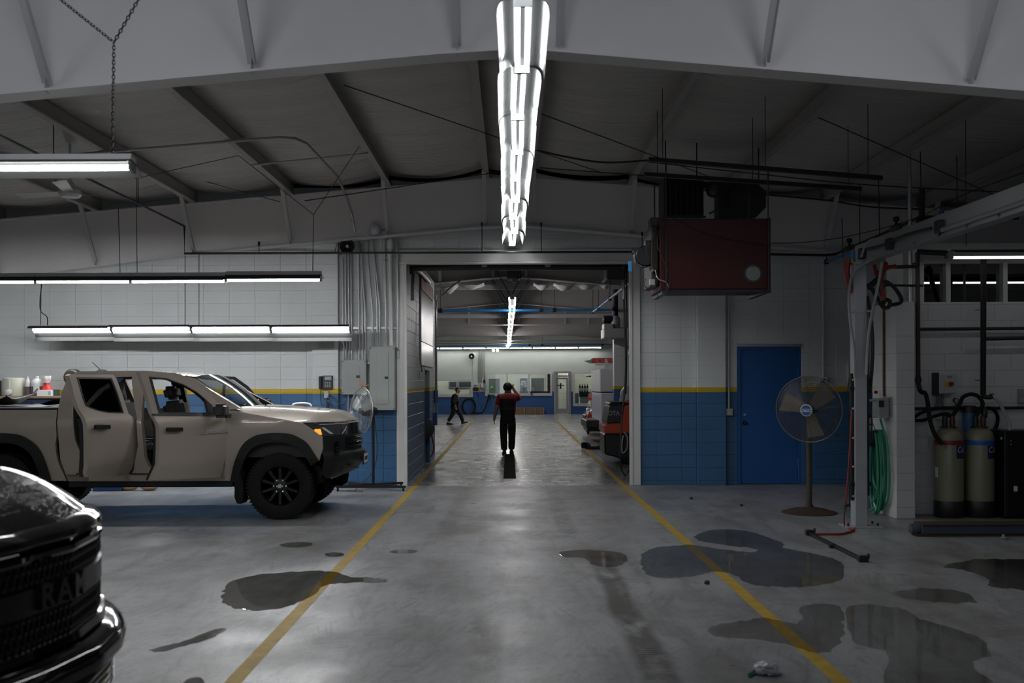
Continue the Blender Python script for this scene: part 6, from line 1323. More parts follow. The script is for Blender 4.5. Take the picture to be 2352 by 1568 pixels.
dp = thing('drain_pipe', 'thick black pipe coming forward and dropping along the partition', 'pipe', tuple(P(2258, 600, 11.5)))
MB().tube(smooth_path([P(2107, 578, 11.9), P(2180, 582, 11.7), P(2250, 590, 11.55), P(2259, 593, 11.55), P(2259, 602, 11.55), P(2258, 905, 12.0)], 3), .033, 10).build('pipe_run', BLACK, dp); MB().tube([P(2259, 778, 12.0), P(2620, 770, 12.0)], .024, 8).build('branch', BLACK, dp)
MB().tube(smooth_path([P(2258, 905, 12.0), P(2262, 911, 11.98), P(2272, 912, 11.97), P(2278, 911, 11.97)]), .028, 10).build('elbow', BLACK, dp); MB().cbox(P(2278, 905, 11.95), (.05, .02, .015)).build('valve_handle', mat('handle_red', (.3, .03, .02), .5), dp, 0)
for py in (711, 873): c = P(2258, py, 12.0); MB().cbox(c+V(-.03,.05,0), (.10, .04, .012)).build('pipe_clip', CHROME, dp, 0)
pipe('drain_hose', 'grey hose curving from the black pipe down to the dark cabinet', [P(2278, 911, 11.97), P(2292, 920, 11.95), P(2306, 945, 11.92), P(2318, 975, 11.9), P(2316, 998, 11.85), P(2300, 1007, 11.82)], .02, MATS['hose_grey'], 'hose', 5)
pipe('vertical_conduit', 'grey conduit rising from the pier top to the right roof', [P(2088, 352, 12.1), P(2092, 697, 12.1)], .024, GALV, 'conduit')
pipe('vertical_pipe', 'short thick dark pipe hanging under the right roof', [P(2118, 432, 12.4), P(2117, 503, 12.4)], .035, IRON, 'pipe')
pipe('vertical_pipe', 'dark pipe stub dropping behind the grey boom', [P(2108, 498, 12.3), P(2108, 552, 12.3)], .022, IRON, 'pipe')
ip = thing('iron_pipe', 'rusty iron pipe with brass valves slanting along under the right roof', 'pipe', tuple(P(1935, 588, 15.3)))
a, b = Vector((5.09, 15.75, 3.62)), Vector((5.09, 12.3, 3.66)); MB().tube([(1.95, 15.42, 3.655), (4.9, 15.5, 3.60), (5.09, 15.5, 3.62), b, b+V(1.2, 0, -.02)], .02, 8).build('pipe_run', IRON, ip)
BRS = mat('old_brass', (.12, .085, .035), .4, .7)
for y in (14.9, 13.1): c = a.lerp(b, (15.75-y)/3.45); MB().lathe([(.03, -.16), (.045, -.1), (.04, 0), (.045, .1), (.03, .16)], c, 'Y', 12).build('valve_body', BRS, ip); MB().lathe([(.015, 0), (.02, .08), (.04, .09), (.04, .14), (0, .15)], c, n=10).build('valve_stem', IRON, ip)
al = thing('air_line', 'bright blue air pipe running from the far wall above the boom', 'pipe', (5.0, 15.8, 3.5))
MB().tube([(5.0, 15.84, 3.52), (5.0, 11.65, 3.50)], .019, 10).build('pipe_run', BLUEPIPE, al); MB().tube(smooth_path([(5.0, 11.65, 3.5), (5.0, 11.55, 3.53), (5.02, 11.52, 3.64)]), .024, 8).build('elbow', mat('navy_fitting', (.015, .04, .12), .35), al)
for y in (15.7, 14.2): MB().cbox((5.0, y, 3.52), (.06, .05, .07)).build('clip', BLACK, al, 0); MB().cyl((5.0, y, 3.52), (5.0, y, zt(5)-.3 if y > 15 else zt(5)), .006, 6).build('hanger_rod', CABLE, al)
c = P(1961, 585, 11.6); MB().lathe([(.028, -.05), (.03, 0), (.028, .05), (0, .05)], c, n=12).build('blue_valve', BLUEPIPE, al); MB().lathe([(.03, -.12), (.035, -.05)], c, n=10).build('valve_base', BRS, al)
for (px, pya, pyb, lab) in ((2018, 410, 540, 'thin steel rod hanging left of the boom'), (1934, 500, 590, 'thin steel rod holding the blue air pipe'), (2114, 345, 480, 'thin rod hanging right of the tall grey conduit'), (2197, 315, 482, 'dark rod hanging near the right edge of the roof')):
    pipe('hanger_rod_long', lab, [P(px, pya, 12.9), P(px+2, pyb, 12.9)], .006, CABLE, 'rod')
pipe('long_pipe', 'long dark pipe crossing the right bay below the purlins', [P(2110, 505, 12.35), P(2245, 498, 12.0), P(2620, 420, 9.8)], .018, IRON, 'pipe')
# ---------------- tanks
TK = mat('fibreglass_tank', (.20, .20, .13), .30, 0, coat=.3, bump=(90, .25), var=(40, .12)); NAVL = mat('navy_label', (.008, .018, .09), .4)
def tank(px, lab, band, ytop):
    c = V(P(px, 1190, 11.8).x, 11.98, 0); t = thing('resin_tank', lab, 'tank', tuple(c)); R = .166; zt_ = P(px, ytop, 11.9).z
    MB().lathe([(R*.98, 0), (R*1.03, .01), (R*1.03, .19), (R*1.0, .20)], c, n=32).build('tank_boot', BLACK, t, 40)
    MB().lathe([(R, .20), (R, zt_-.17), (R*.97, zt_-.11), (R*.86, zt_-.055), (R*.66, zt_-.02), (R*.5, zt_-.008), (R*.5, zt_)], c, n=40).build('tank_shell', TK, t, 40)
    zb_ = P(px, 1017, 11.8).z; MB().lathe([(R*1.004, zb_-.027), (R*1.006, zb_-.026), (R*1.006, zb_+.026), (R*1.004, zb_+.027)], c, n=40, cap=False).build('colour_band', mat(*band), t, 30)
    cyl = lambda a, z, r: (c.x+r*math.sin(a), c.y-r*math.cos(a), z)
    a0, a1 = .12, 1.50; lz0, lz1 = zb_-.19, zb_-.03
    MB().grid(lambda u, v: cyl(a0+(a1-a0)*u, lz0+(lz1-lz0)*v, R*1.004), 12, 2).build('navy_label', NAVL, t, 60, recalc=False)
    q = text('Culligan', .10, Matrix.Identity(4), mat('label_white', (.55, .55, .58), .5), t, 'label_script', 0, .25, .85, 'LEFT', .0006)
    for v in q.data.vertices: v.co = cyl(a0+.05+v.co.x/R*.95, (lz0+lz1)/2+.025+v.co.y*1.05, R*1.009)
    MB().lathe([(R*.62, zt_), (R*.62, zt_+.012), (R*.4, zt_+.014)], c, n=20).build('neck_flange', BLACK, t, 40)
    for s, m in ((-.045, BLACK), (.045, mat('dark_red_fitting', (.08, .012, .012), .4))): MB().lathe([(.03, 0), (.034, .06), (.028, .10), (.028, .13), (0, .13)], c+V(s, 0, zt_+.01), n=12).build('port_fitting', m, t, 40)
    return c, zt_
c1, zt1_ = tank(2195, 'olive fibreglass tank with a red band', ('band_red', (.20, .012, .018), .4), 982)
c2_, zt2_ = tank(2267, 'olive fibreglass tank with a blue band', ('band_blue', (.01, .09, .42), .4), 982)
MB().box(c1.x-.166, c1.y-.07, .48, c1.x-.16, c1.y+.0, .60).build('paper_tag', WHITE, bpy.data.objects['resin_tank'], 0)
tp = zt1_+.13
pipe('link_hose', 'black hose arching from the left tank to the right tank', [c1+V(.045,0,tp), P(2203, 930, 11.95), P(2212, 912, 11.95), P(2230, 905, 11.95), P(2248, 911, 11.95), P(2257, 930, 11.95), c2_+V(-.045,0,tp)], .024, RUB, 'hose', 5)
pipe('inlet_hose', 'lower black hose curving in from the left to the red banded tank', [P(2100, 965, 12.1), P(2120, 965, 12.08), P(2145, 956, 12.05), P(2170, 950, 12.0), P(2182, 953, 11.98), c1+V(-.045,0,tp)], .02, RUB, 'hose', 5)
pipe('inlet_hose', 'upper black hose curving in behind the red banded tank to the filter', [P(2100, 958, 12.12), P(2120, 946, 12.12), P(2150, 938, 12.12), P(2185, 936, 12.12), P(2206, 936, 12.12)], .02, RUB, 'hose', 5)
pipe('outlet_hose', 'black hose looping from the filter pipe down behind the blue banded tank', [P(2268, 936, 12.1), P(2282, 940, 12.1), P(2291, 955, 12.1), P(2290, 975, 12.1), P(2283, 992, 12.1), P(2280, 1010, 12.1)], .022, RUB, 'hose', 5)
pipe('wall_pipe', 'black pipe running level along the partition behind the tanks', [P(2090, 938, 12.17), P(2620, 934, 12.17)], .017, BLACK, 'pipe')
MB().lathe([(0, 0), (.03, .0), (.036, .02), (.036, .09), (.025, .12), (0, .13)], c2_+V(.06, .0, tp-.02), n=12).build('relief_valve', BLACK, bpy.data.objects['resin_tank.001'], 40)
fh = thing('filter_housing', 'blue water filter canister with a black cap between the tanks', 'filter', tuple(P(2225, 995, 12.08))); fz = P(2225, 994, 12.08)
h_ = P(2225, 947, 12.08).z-fz.z; MB().lathe([(.03, 0), (.062, .01), (.07, .03), (.076, h_)], (fz.x, 12.07, fz.z), n=24).build('canister', mat('filter_blue', (.05, .11, .22), .25), fh, 40); MB().lathe([(.09, h_), (.09, h_+.07), (.07, h_+.085), (0, h_+.085)], (fz.x, 12.07, fz.z), n=24).build('filter_cap', BLACK, fh, 40)
gg = thing('pressure_gauge', 'small round pressure gauge on the partition pipe', 'gauge', tuple(P(2195, 919, 12.1))); c = P(2195, 919, 12.1); MB().lathe([(0, -.02), (.028, -.02), (.03, .02)], c, 'Y', 18).build('gauge_case', BLACK, gg, 40); MB().lathe([(0, -.023), (.022, -.022), (.022, -.02)], c, 'Y', 18).build('dial', GREYP, gg, 40); MB().cyl(c+V(0,0,-.03), c+V(0,0,-.09), .012, 8).build('stem', BRS, gg)
cb = thing('control_box', 'light grey control box with a red rotary knob on a yellow plate', 'box', tuple(P(2175, 880, 12.1))); a, b = P(2156, 904, 12.05), P(2197, 859, 12.05)
MB().box(a.x, 12.05, a.z, b.x, 12.2, b.z).build('box_body', mat('box_light_grey', (.40, .41, .41), .4), cb, 0, bevel=.005); MB().box(a.x-.02, 12.04, a.z-.02, a.x, 12.2, b.z+.02).build('mount_rail', BLACK, cb, 0)
x = P(2168, 880, 12.05).x; MB().box(x, 12.043, a.z+.01, b.x-.005, 12.05, b.z-.008).build('cover', MATS['box_light_grey'], cb, 0, bevel=.002)
c = P(2181, 881.5, 12.04); MB().box(c.x-.055, 12.034, c.z-.03, c.x+.01, 12.043, c.z+.03).build('yellow_plate', mat('plate_yellow', (.50, .28, .02), .5), cb, 0); MB().lathe([(0, -.035), (.026, -.033), (.028, 0)], (c.x+.015, 12.043, c.z), 'Y', 18).build('rotary_knob', mat('knob_red', (.25, .01, .01), .4), cb, 40); MB().box(c.x-.03, 12.04, b.z-.04, c.x+.03, 12.043, b.z-.028).build('red_strip', mat('strip_red', (.3, .05, .03), .5), cb, 0)
for s in (0, .06): MB().tube(smooth_path([(c.x-.11+s*1.0, 12.13, a.z), (c.x-.11+s*1.0, 12.13, a.z-.12), (c.x-.15+s*2.2, 12.15, a.z-.2)]), .016, 8).build('conduit', mat('bluegrey_conduit', (.10, .12, .15), .5), cb)
cbn = thing('dark_cabinet', 'plain black cabinet at the right edge beside the tanks', 'cabinet', (6.3, 11.9, 0)); x0 = P(2303, 1100, 11.8).x; z1 = P(2320, 988, 11.8).z
MB().box(x0, 11.75, .02, x0+1.3, 12.15, z1).build('cabinet_body', mat('cabinet_black', (.004, .004, .004), .35), cbn, 0, bevel=.01); MB().box(x0+.02, 11.735, .05, x0+.62, 11.75, z1-.03).build('door', MATS['cabinet_black'], cbn, 0, bevel=.003); c = P(2333, 1122, 11.73); MB().box(c.x-.022, 11.731, c.z-.03, c.x+.022, 11.735, c.z+.03).build('white_sticker', WHITE, cbn, 0)
for py in (1012, 1020): MB().lathe([(0,-.006),(.008,-.005),(.008,0)], (P(2322, py, 11.73).x, 11.735, P(2322, py, 11.73).z), 'Y', 8).build('screw', GALV, cbn)
for py in (0,): MB().box(x0, 11.8, 0, x0+1.3, 12.1, .02).build('plinth', BLACK, cbn, 0)
eb = thing('outlet_plate', 'grey outlet box on the partition near the right edge', 'outlet', tuple(P(2350, 920, 12.1))); a = P(2341, 925, 12.15); MB().box(a.x, 12.13, a.z, a.x+.18, 12.2, a.z+.17).build('box_body', GREYP, eb, 0, bevel=.004); MB().cyl((a.x+.02, 12.12, a.z+.1), (a.x+.02, 12.13, a.z+.1), .012, 8).build('screw', GALV, eb)
ra_ = thing('floor_rail', 'long blue grey steel rail lying on the floor in front of the tanks', 'rail', (6.5, 10.7, 0)); a = G(2118, 1232)
BG = mat('rail_bluegrey', (.055, .075, .10), .5, .2, var=(3, .25)); MB().box(a.x, a.y, .02, 9.5, a.y+.22, .125).build('rail_body', BG, ra_, 0, bevel=.008); MB().box(a.x, a.y-.015, .112, 9.5, a.y+.235, .130).build('top_flange', RUST, ra_, 0, bevel=.004); MB().box(a.x, a.y-.01, 0, 9.5, a.y+.23, .02).build('bottom_flange', RUST, ra_, 0)
MB().lathe([(.0, -.06), (.05, -.05), (.06, 0), (.05, .05), (0, .06)], (a.x-.05, a.y+.06, .075), 'X', 16).build('end_roller', BG, ra_, 50); MB().box(a.x-.06, a.y+.0, .0, a.x+.2, a.y+.13, .03).build('end_foot', RUST, ra_, 0); c = G(2305, 1238); MB().lathe([(.03, 0), (.04, .015), (.015, .03), (.015, .05)], c, n=10).build('anchor', GALV, ra_)
# right wall fittings
for px, pya, pyb, lab in ((1674, 672, 940, 'white painted conduit with a box left of the blue door'), (1891, 600, 868, 'white painted conduit with an outlet right of the blue door')):
    t = thing('wall_conduit', lab, 'conduit', tuple(P(px, pya, 15.8))); MB().tube([P(px, pya, 15.82), P(px, pyb, 15.82)], .014, 8).build('conduit', JAMB, t); c = P(px+1, pyb+6, 15.8); MB().box(c.x-.055, 15.78, c.z-.055, c.x+.055, YW, c.z+.055).build('outlet_box', GALV if px < 1700 else WHITE, t, 0, bevel=.004); MB().box(c.x-.025, 15.775, c.z-.03, c.x+.025, 15.78, c.z+.03).build('outlet_face', mat('ivory', (.40, .38, .30), .5) if px < 1700 else BLACK, t, 0)
t = thing('wall_frame', 'small white frame on the wall beside the steel post', 'frame', tuple(P(1953, 878, 15.8))); a, b = P(1948, 878, 15.8), P(1958, 832, 15.8); MB().box(a.x, 15.8, a.z, b.x, 15.843, b.z).build('frame', JAMB, t, 0); MB().box(a.x+.015, 15.79, a.z+.02, b.x-.015, 15.8, b.z-.02).build('insert', GREYP, t, 0)
cable('drop_cable', 'black cords hanging beside the left edge of the post', [P(1956, 830, 12.0), P(1951, 870, 12.0), P(1947, 900, 12.0), P(1952, 925, 12.0), P(1961, 928, 11.6)], .008)
# ================================================================ PUDDLES AND LITTER ON THE NEAR FLOOR
def puddle_mat(name, tint, rough=.03, ior=1.33):
    m = bpy.data.materials.new(name); m.use_nodes = True; nt = m.node_tree; nt.nodes.remove(nt.nodes['Principled BSDF'])
    t = N(nt, 'ShaderNodeBsdfTransparent'); t.inputs[0].default_value = (*tint, 1); g = N(nt, 'ShaderNodeBsdfGlossy'); g.inputs['Roughness'].default_value = rough
    fr = N(nt, 'ShaderNodeFresnel'); fr.inputs[0].default_value = ior; mx = N(nt, 'ShaderNodeMixShader'); nt.links.new(fr.outputs[0], mx.inputs[0]); nt.links.new(t.outputs[0], mx.inputs[1]); nt.links.new(g.outputs[0], mx.inputs[2])
    nt.links.new(mx.outputs[0], nt.nodes['Material Output'].inputs[0]); return m
PUD = puddle_mat('shallow_water', (.86, .85, .82)); PUD2 = puddle_mat('water_film', (.90, .89, .87), .06)
def puddle(px, lab, m=PUD, wob=.014, seed=1):
    r = random.Random(seed); p = [G(*q) for q in px]; n = len(p); out = []
    for i in range(n):
        p0, p1, p2, p3 = p[i-1], p[i], p[(i+1) % n], p[(i+2) % n]
        for k in range(6):
            t = k/6; q = .5*((2*p1)+(-p0+p2)*t+(2*p0-5*p1+4*p2-p3)*t*t+(-p0+3*p1-3*p2+p3)*t**3); out.append(V(q.x+r.uniform(-wob, wob), q.y+r.uniform(-wob, wob)*2, 0))
    L = [[V(a.x, a.y, 0) for a in out]]; tr = geometry.tessellate_polygon(L); k = len(out); c = sum(out, V(0,0,0))/k
    vs = [V(a.x, a.y, .0021) for a in out]+[V(c.x+(a.x-c.x)*1.008, c.y+(a.y-c.y)*1.008, .0017) for a in out]
    q = MB(); q.add(vs, [tuple(t) if (out[t[1]]-out[t[0]]).cross(out[t[2]]-out[t[0]]).z > 0 else tuple(reversed(t)) for t in tr]+[(i, (i+1) % k, k+(i+1) % k, k+i) for i in range(k)]); o = q.build('puddle', m, None, 0, recalc=False)
    return tag(o, lab, 'puddle')
puddle([(514,1362),(530,1336),(600,1319),(700,1312),(762,1313),(800,1324),(845,1326),(885,1331),(878,1338),(800,1338),(752,1343),(705,1374),(640,1396),(562,1401),(520,1386)], 'large dark puddle lying across the left yellow line', seed=2)
puddle([(1472,1290),(1490,1262),(1560,1252),(1610,1254),(1660,1262),(1722,1268),(1742,1262),(1700,1256),(1640,1248),(1604,1241),(1600,1228),(1650,1216),(1722,1221),(1795,1247),(1800,1258),(1880,1274),(1932,1295),(1924,1332),(1850,1347),(1780,1347),(1722,1340),(1684,1319),(1640,1312),(1600,1322),(1530,1328),(1490,1320)], 'largest bluish puddle spreading over the right yellow line', seed=3)
puddle([(2168,1300),(2230,1286),(2300,1284),(2400,1290),(2400,1356),(2330,1352),(2276,1346),(2270,1330),(2220,1310)], 'dark puddle cut by the right edge of the floor', seed=4)
puddle([(2052,1362),(2090,1353),(2150,1351),(2210,1360),(2242,1378),(2228,1384),(2160,1384),(2080,1374)], 'flat oval puddle right of the largest one', PUD2, seed=5)
puddle([(1845,1392),(1925,1392),(1936,1430),(1932,1470),(1900,1496),(1860,1496),(1800,1478),(1700,1466),(1640,1458),(1630,1440),(1690,1428),(1760,1420),(1835,1432)], 'thin wet patch mirroring the fan at the right yellow line', PUD2, seed=6)
puddle([(1950,1392),(2065,1396),(2110,1420),(2240,1460),(2270,1500),(2230,1530),(2280,1580),(2050,1580),(2040,1500),(1960,1470)], 'broad thin wet patch in the lower right foreground', PUD2, seed=7)
puddle([(642,1251),(665,1246),(700,1245),(719,1249),(700,1256),(665,1257)], 'small dark oval puddle in front of the pickup wheel', seed=8, wob=.006)
puddle([(746,1272),(770,1268),(790,1272),(785,1277),(758,1278)], 'smallest dark puddle beside the left yellow line', seed=9, wob=.005)
puddle([(894,1267),(920,1262),(956,1264),(950,1270),(915,1271)], 'little faint puddle right of the left yellow line', PUD2, seed=10, wob=.005)
puddle([(345,1492),(400,1478),(450,1462),(490,1446),(514,1441),(514,1450),(480,1468),(430,1482),(370,1496)], 'narrow wet streak in front of the black pickup', PUD2, seed=11, wob=.01)
puddle([(428,1560),(462,1556),(470,1580),(425,1580)], 'small puddle at the bottom edge near the tow hook', seed=12, wob=.005)
puddle([(1290,1268),(1340,1262),(1425,1270),(1440,1285),(1420,1300),(1370,1300),(1340,1282),(1300,1280)], 'faint damp patch at the head of the right tyre track', PUD2, seed=13)
PLAS = mat('clear_film', (.55, .56, .60), .12, coat=1, bump=(60, .6))
def crumple(c, r, seed, m, nm, sc=(1.2, .9, .7)):
    rr = random.Random(seed); bm = bmesh.new(); bmesh.ops.create_icosphere(bm, subdivisions=3, radius=r)
    for v in bm.verts: v.co *= rr.uniform(.72, 1.12); v.co = V(v.co.x*sc[0], v.co.y*sc[1], max(-r*.55, v.co.z*sc[2]))+c+V(0, 0, r*.56)
    me = bpy.data.meshes.new(nm); bm.to_mesh(me); bm.free(); return link(nm, me, m, None, 0)
tag(crumple(G(1762, 1548), .062, 4, PLAS, 'plastic_wrapper'), 'crumpled clear plastic wrapper on the floor at the bottom edge', 'wrapper')
gs = MB().grid(lambda u, v: G(1718+26*u, 1556-16*u)+V(0, (v-.5)*.05, .006+.018*math.sin(PI*v)), 6, 6); tag(gs.build('plastic_scrap', mat('green_film', (.01, .16, .07), .3), None, 60, recalc=False), 'green plastic scrap beside the clear wrapper', 'scrap')
for k, (px, py, lab) in enumerate(((1588, 1146, 'small dark pebble on the floor before the right blue wall'), (1703, 1162, 'little dark lump on the floor left of the fan base'), (1624, 1341, 'tiny dark stone just below the largest puddle'))):
    tag(crumple(G(px, py), .022, 20+k, BLACK, 'stone', (1, 1, .8)), lab, 'stone')
# ================================================================ DOORWAY HARDWARE
do = thing('door_operator', 'dark motor and shaft of the overhead door above the doorway', 'door opener', (.1, 16.5, 3.5))
zs = P(1180, 612, 16.35).z; MB().cyl((-1.6, 16.35, zs), (1.95, 16.35, zs), .03, 10).build('torsion_shaft', DKMET, do); MB().cyl((-1.0, 16.35, zs), (1.3, 16.35, zs), .05, 12).build('spring', BLACK, do)
MB().bar((-1.62, 16.3, 3.50), (1.93, 16.3, 3.50), .08, .05).build('header_angle', IRON, do, 0)
for px in (1113, 1258): c = P(px, 612, 16.3); MB().cbox((c.x, 16.3, c.z), (.09, .05, .10)).build('shaft_bracket', GALV, do, 0, bevel=.004)
c = P(1181, 628, 17.0); MB().box(c.x-.12, 16.95, c.z-.09, c.x+.12, 17.35, c.z+.12).build('motor_case', BLACK, do, 0, bevel=.015); MB().box(c.x-.03, 16.9, c.z-.15, c.x+.06, 17.1, c.z-.05).build('motor_cover', BLACK, do, 0, bevel=.01)
MB().cyl((c.x, 17.2, c.z), (c.x, 17.2, zt(c.x)), .02, 6).build('motor_hanger', DKMET, do)
for x0, s in ((-1.6, 1), (1.88, -1)):
    MB().lathe([(.11, -.03), (.12, 0), (.11, .03), (.05, .03)], (x0, 16.35, zs-.01), 'X', 18).build('cable_drum', BLACK, do, 40); MB().tube(smooth_path([(x0, 16.4, 3.0), (x0, 16.45, 3.3), (x0, 16.7, 3.55), (x0, 17.2, 3.62), (x0, 20.0, 3.66)]), .03, 6).build('door_track', GALV, do)
MB().box(1.60, 16.3, 3.32, 1.9, 16.5, 3.5).build('chain_hoist', BLACK, do, 0, bevel=.02)
for k, (xa, xb, lab) in enumerate(((1431, 1437, 'long black cord hanging inside the right door jamb, left of the pair'), (1437, 1440, 'long black cord hanging inside the right door jamb, right of the pair'))):
    cable('drop_cable', lab, [P(xa, 612, 16.6), P(xa+3, 720, 16.6), P(xb, 830, 16.6), P(xb-3, 905, 16.6), P(xb-9, 960, 16.6), P(xb-12, 1060, 16.6), G(xb-2, 1092)+V(0,0,.015), G(1445, 1080)+V(0,0,.015)] if k == 0 else [P(xa+2, 612, 16.7), P(xa+2, 800, 16.7), P(xa, 905, 16.7)], .014)
lt = thing('wall_conduit', 'grey conduit with an outlet box on the passage wall', 'conduit', (-1.66, 17.9, 1.8)); X17 = -1.64
MB().tube(smooth_path([onX(963.5, 650, X17), onX(964, 800, X17), onX(967, 838, X17), onX(970, 856, X17)], 4), .014, 8).build('conduit', GALV, lt); c = onX(970, 858, X17); MB().box(-1.68, c.y-.06, c.z-.07, -1.62, c.y+.06, c.z+.05).build('outlet_box', GALV, lt, 0, bevel=.004)
lt2 = thing('wall_conduit', 'shiny conduits at the far end of the passage wall', 'conduit', (-1.64, 21.8, 1.8))
MB().tube(smooth_path([(-1.0, 21.9, 3.95), (-1.45, 21.9, 3.6), (-1.62, 21.9, 3.2), (-1.63, 21.9, .9)], 4), .017, 8).build('conduit', GALV, lt2); MB().tube([(-1.63, 22.15, 3.6), (-1.63, 22.15, 1.0)], .017, 8).build('conduit', GALV, lt2)
MB().box(-1.68, 21.8, .72, -1.6, 22.0, 1.0).build('outlet_box', BLKD, lt2, 0); MB().box(-1.68, 22.08, 1.2, -1.6, 22.24, 1.48).build('outlet_box', BLKD, lt2, 0)
hr = thing('hose_reel', 'dark hose reel with a red hose in the passage doorway', 'hose reel', (-1.75, 20.2, .6)); MB().lathe([(.15, -.1), (.22, -.09), (.22, -.08), (.12, -.07), (.12, .07), (.22, .08), (.22, .09), (.15, .1)], (-1.76, 20.15, .72), 'Y', 20).build('reel', BLACK, hr, 40); MB().box(-1.9, 20.05, .0, -1.82, 20.25, .75).build('reel_stand', BLACK, hr, 0)
MB().tube(smooth_path([(-1.62, 20.1, .75), (-1.58, 20.15, .55), (-1.54, 20.1, .35), (-1.58, 20.1, .18), (-1.66, 20.1, .15)]), .014, 6).build('red_hose', RD, hr)
# ================================================================ FAR HALL
def ray_thing(nm, lab, cat, px, py, Y): return thing(nm, lab, cat, tuple(P(px, py, Y)))
bp = [('blue_air_pipe', 'nearer blue air pipe crossing the far hall under the roof', [P(1003, 713.5, 26), P(1440, 711, 26)], 26), ('blue_air_pipe', 'farther blue air pipe just above the far lamp row', [P(985, 795, 50), P(1405, 791, 50)], 50), ('blue_air_pipe', 'slanting blue air pipe running towards the doorway on the right', [P(1362, 716, 26.2), P(1446, 650, 18.6)], 0)]
for nm, lab, pts, Y in bp:
    t = thing(nm, lab, 'pipe', tuple(pts[0])); MB().tube(pts, .034 if Y == 26 else .03, 8).build('pipe_run', BLUEPIPE, t)
    for f in ((.02, .55, .62, .95) if Y else (0, .2, .55, .9)): c = pts[0].lerp(pts[1], f); MB().cbox(c, (.10, .09, .11) if Y else (.06, .2, .09)).build('coupling', DKMET, t, 0); MB().cyl(c, (c.x, c.y, zt(c.x)), .008, 5).build('hanger_rod', CABLE, t)
for px, py, Y, r in ((0, 747, 31, .018), (0, 783, 45, .03), (0, 789, 48, .03)):
    a, b = P(985, py, Y), P(1395, py-1, Y); t = tag(MB().tube([a, b], r, 6).build('roof_conduit', PURL), 'thin pale pipe under the far roof, %s' % {31: 'nearest of three', 45: 'middle of three', 48: 'farthest of three'}[Y], 'pipe')
# wall mounted extractor and duct
ex_ = ray_thing('extractor_duct', 'grey extractor fan with a round duct above the right bay wall', 'duct', 1400, 765, 25.4); DG = mat('duct_grey', (.40, .40, .41), .45, .2)
a, b = P(1384, 778, 25.2), P(1432, 755, 25.2); MB().box(a.x, 24.9, a.z, b.x+.3, 25.69, b.z).build('plenum', DG, ex_, 0, bevel=.02); a, b = P(1386, 756, 25.2), P(1406, 744, 25.2); MB().box(a.x, 25.0, a.z, b.x, 25.6, b.z).build('motor_base', DG, ex_, 0)
c = P(1396, 734, 25.2); MB().lathe([(.09, -.12), (.11, -.1), (.11, .12), (.09, .14)], c, 'X', 16).build('fan_motor', BLACK, ex_, 40); c = P(1413, 740, 25.2); MB().lathe([(.10, -.05), (.13, .05), (.13, .2), (.09, .28)], (c.x, c.y, c.z-.12), n=16).build('duct_boot', DG, ex_, 40)
d0, d1 = P(1413, 718, 25.2), P(1415, 668, 25.2); MB().cyl(d0+V(0,0,-.1), (d0.x, d0.y, zt(d0.x)+.1), .075, 16).build('round_duct', DKMET, ex_)
# forklift half hidden by the right door jamb
fk = thing('forklift', 'orange and black forklift half hidden behind the right door jamb', 'forklift', (2.5, 20.4, 0)); ORG = mat('forklift_orange', (.55, .075, .02), .4, coat=.3); FK = lambda px, py, Y=20.0: P(px, py, Y)
a0, a1 = FK(1385, 990), FK(1440, 950); xl = a0.x
cw = [(xl+.02, .22), (xl, .32), (xl, .74), (xl+.06, 1.02), (xl+.45, 1.05), (xl+.55, .62), (xl+.6, .22)]
cw1 = [(xl, .62), (xl+.02, .80), (xl+.12, .82), (xl+.34, .84), (xl+.42, 1.28), (xl+.62, 1.28), (xl+.9, .62)]
MB().prism(cw1, lambda a, b: (a, 19.85, b), lambda a, b: (a, 20.95, b)).build('counterweight', ORG, fk, 0, bevel=.03, seg=2)
MB().prism([(xl+.02, .2), (xl+.01, .62), (xl+2.0, .62), (xl+2.0, .2), (xl+.9, .2), (xl+.8, .12), (xl+.35, .12)], lambda a, b: (a, 19.87, b), lambda a, b: (a, 20.93, b)).build('chassis', BLACK, fk, 0, bevel=.03)
MB().prism([(xl+.06, .82), (xl+.12, 1.18), (xl+.40, 1.20), (xl+.36, .84)], lambda a, b: (a, 19.82, b), lambda a, b: (a, 20.98, b)).build('rear_cover', mat('cover_charcoal', (.03, .032, .035), .4), fk, 0, bevel=.02)
MB().prism([(xl+.10, 1.16), (xl+.12, 1.24), (xl+1.0, 1.26), (xl+1.0, 1.16)], lambda a, b: (a, 19.84, b), lambda a, b: (a, 20.96, b)).build('hood_top', BLACK, fk, 0, bevel=.03)
text('OTA', .125, Matrix.Translation((xl+.20, 19.815, 1.02)) @ Matrix.Rotation(PI/2, 4, 'X'), mat('decal_grey', (.28, .29, .30), .5), fk, 'lettering', .003, xs=.9, align='CENTER', bold=.004)
for x, y in ((xl+.55, 19.98), (xl+.55, 20.8), (xl+1.75, 19.95), (xl+1.75, 20.85)): MB().lathe([(.10, -.1), (.24, -.1), (.27, -.06), (.27, .06), (.24, .1), (.10, .1)], (x, y, .27), 'Y', 24).build('wheel', RUB, fk, 40)
c = FK(1437, 927); MB().lathe([(0, -.42), (.10, -.40), (.155, -.30), (.155, .30), (.10, .40), (0, .42)], (c.x+.06, 20.4, c.z-.06), Vector((.15, 0, 1)), 20).build('gas_bottle', mat('gas_white', (.42, .42, .43), .3), fk, 50)
for x, y in ((xl+.52, 19.95), (xl+.52, 20.85)): MB().bar((x+.18, y, 1.2), (x+.30, y, 2.25), .07, .05).build('guard_post', BLACK, fk, 0)
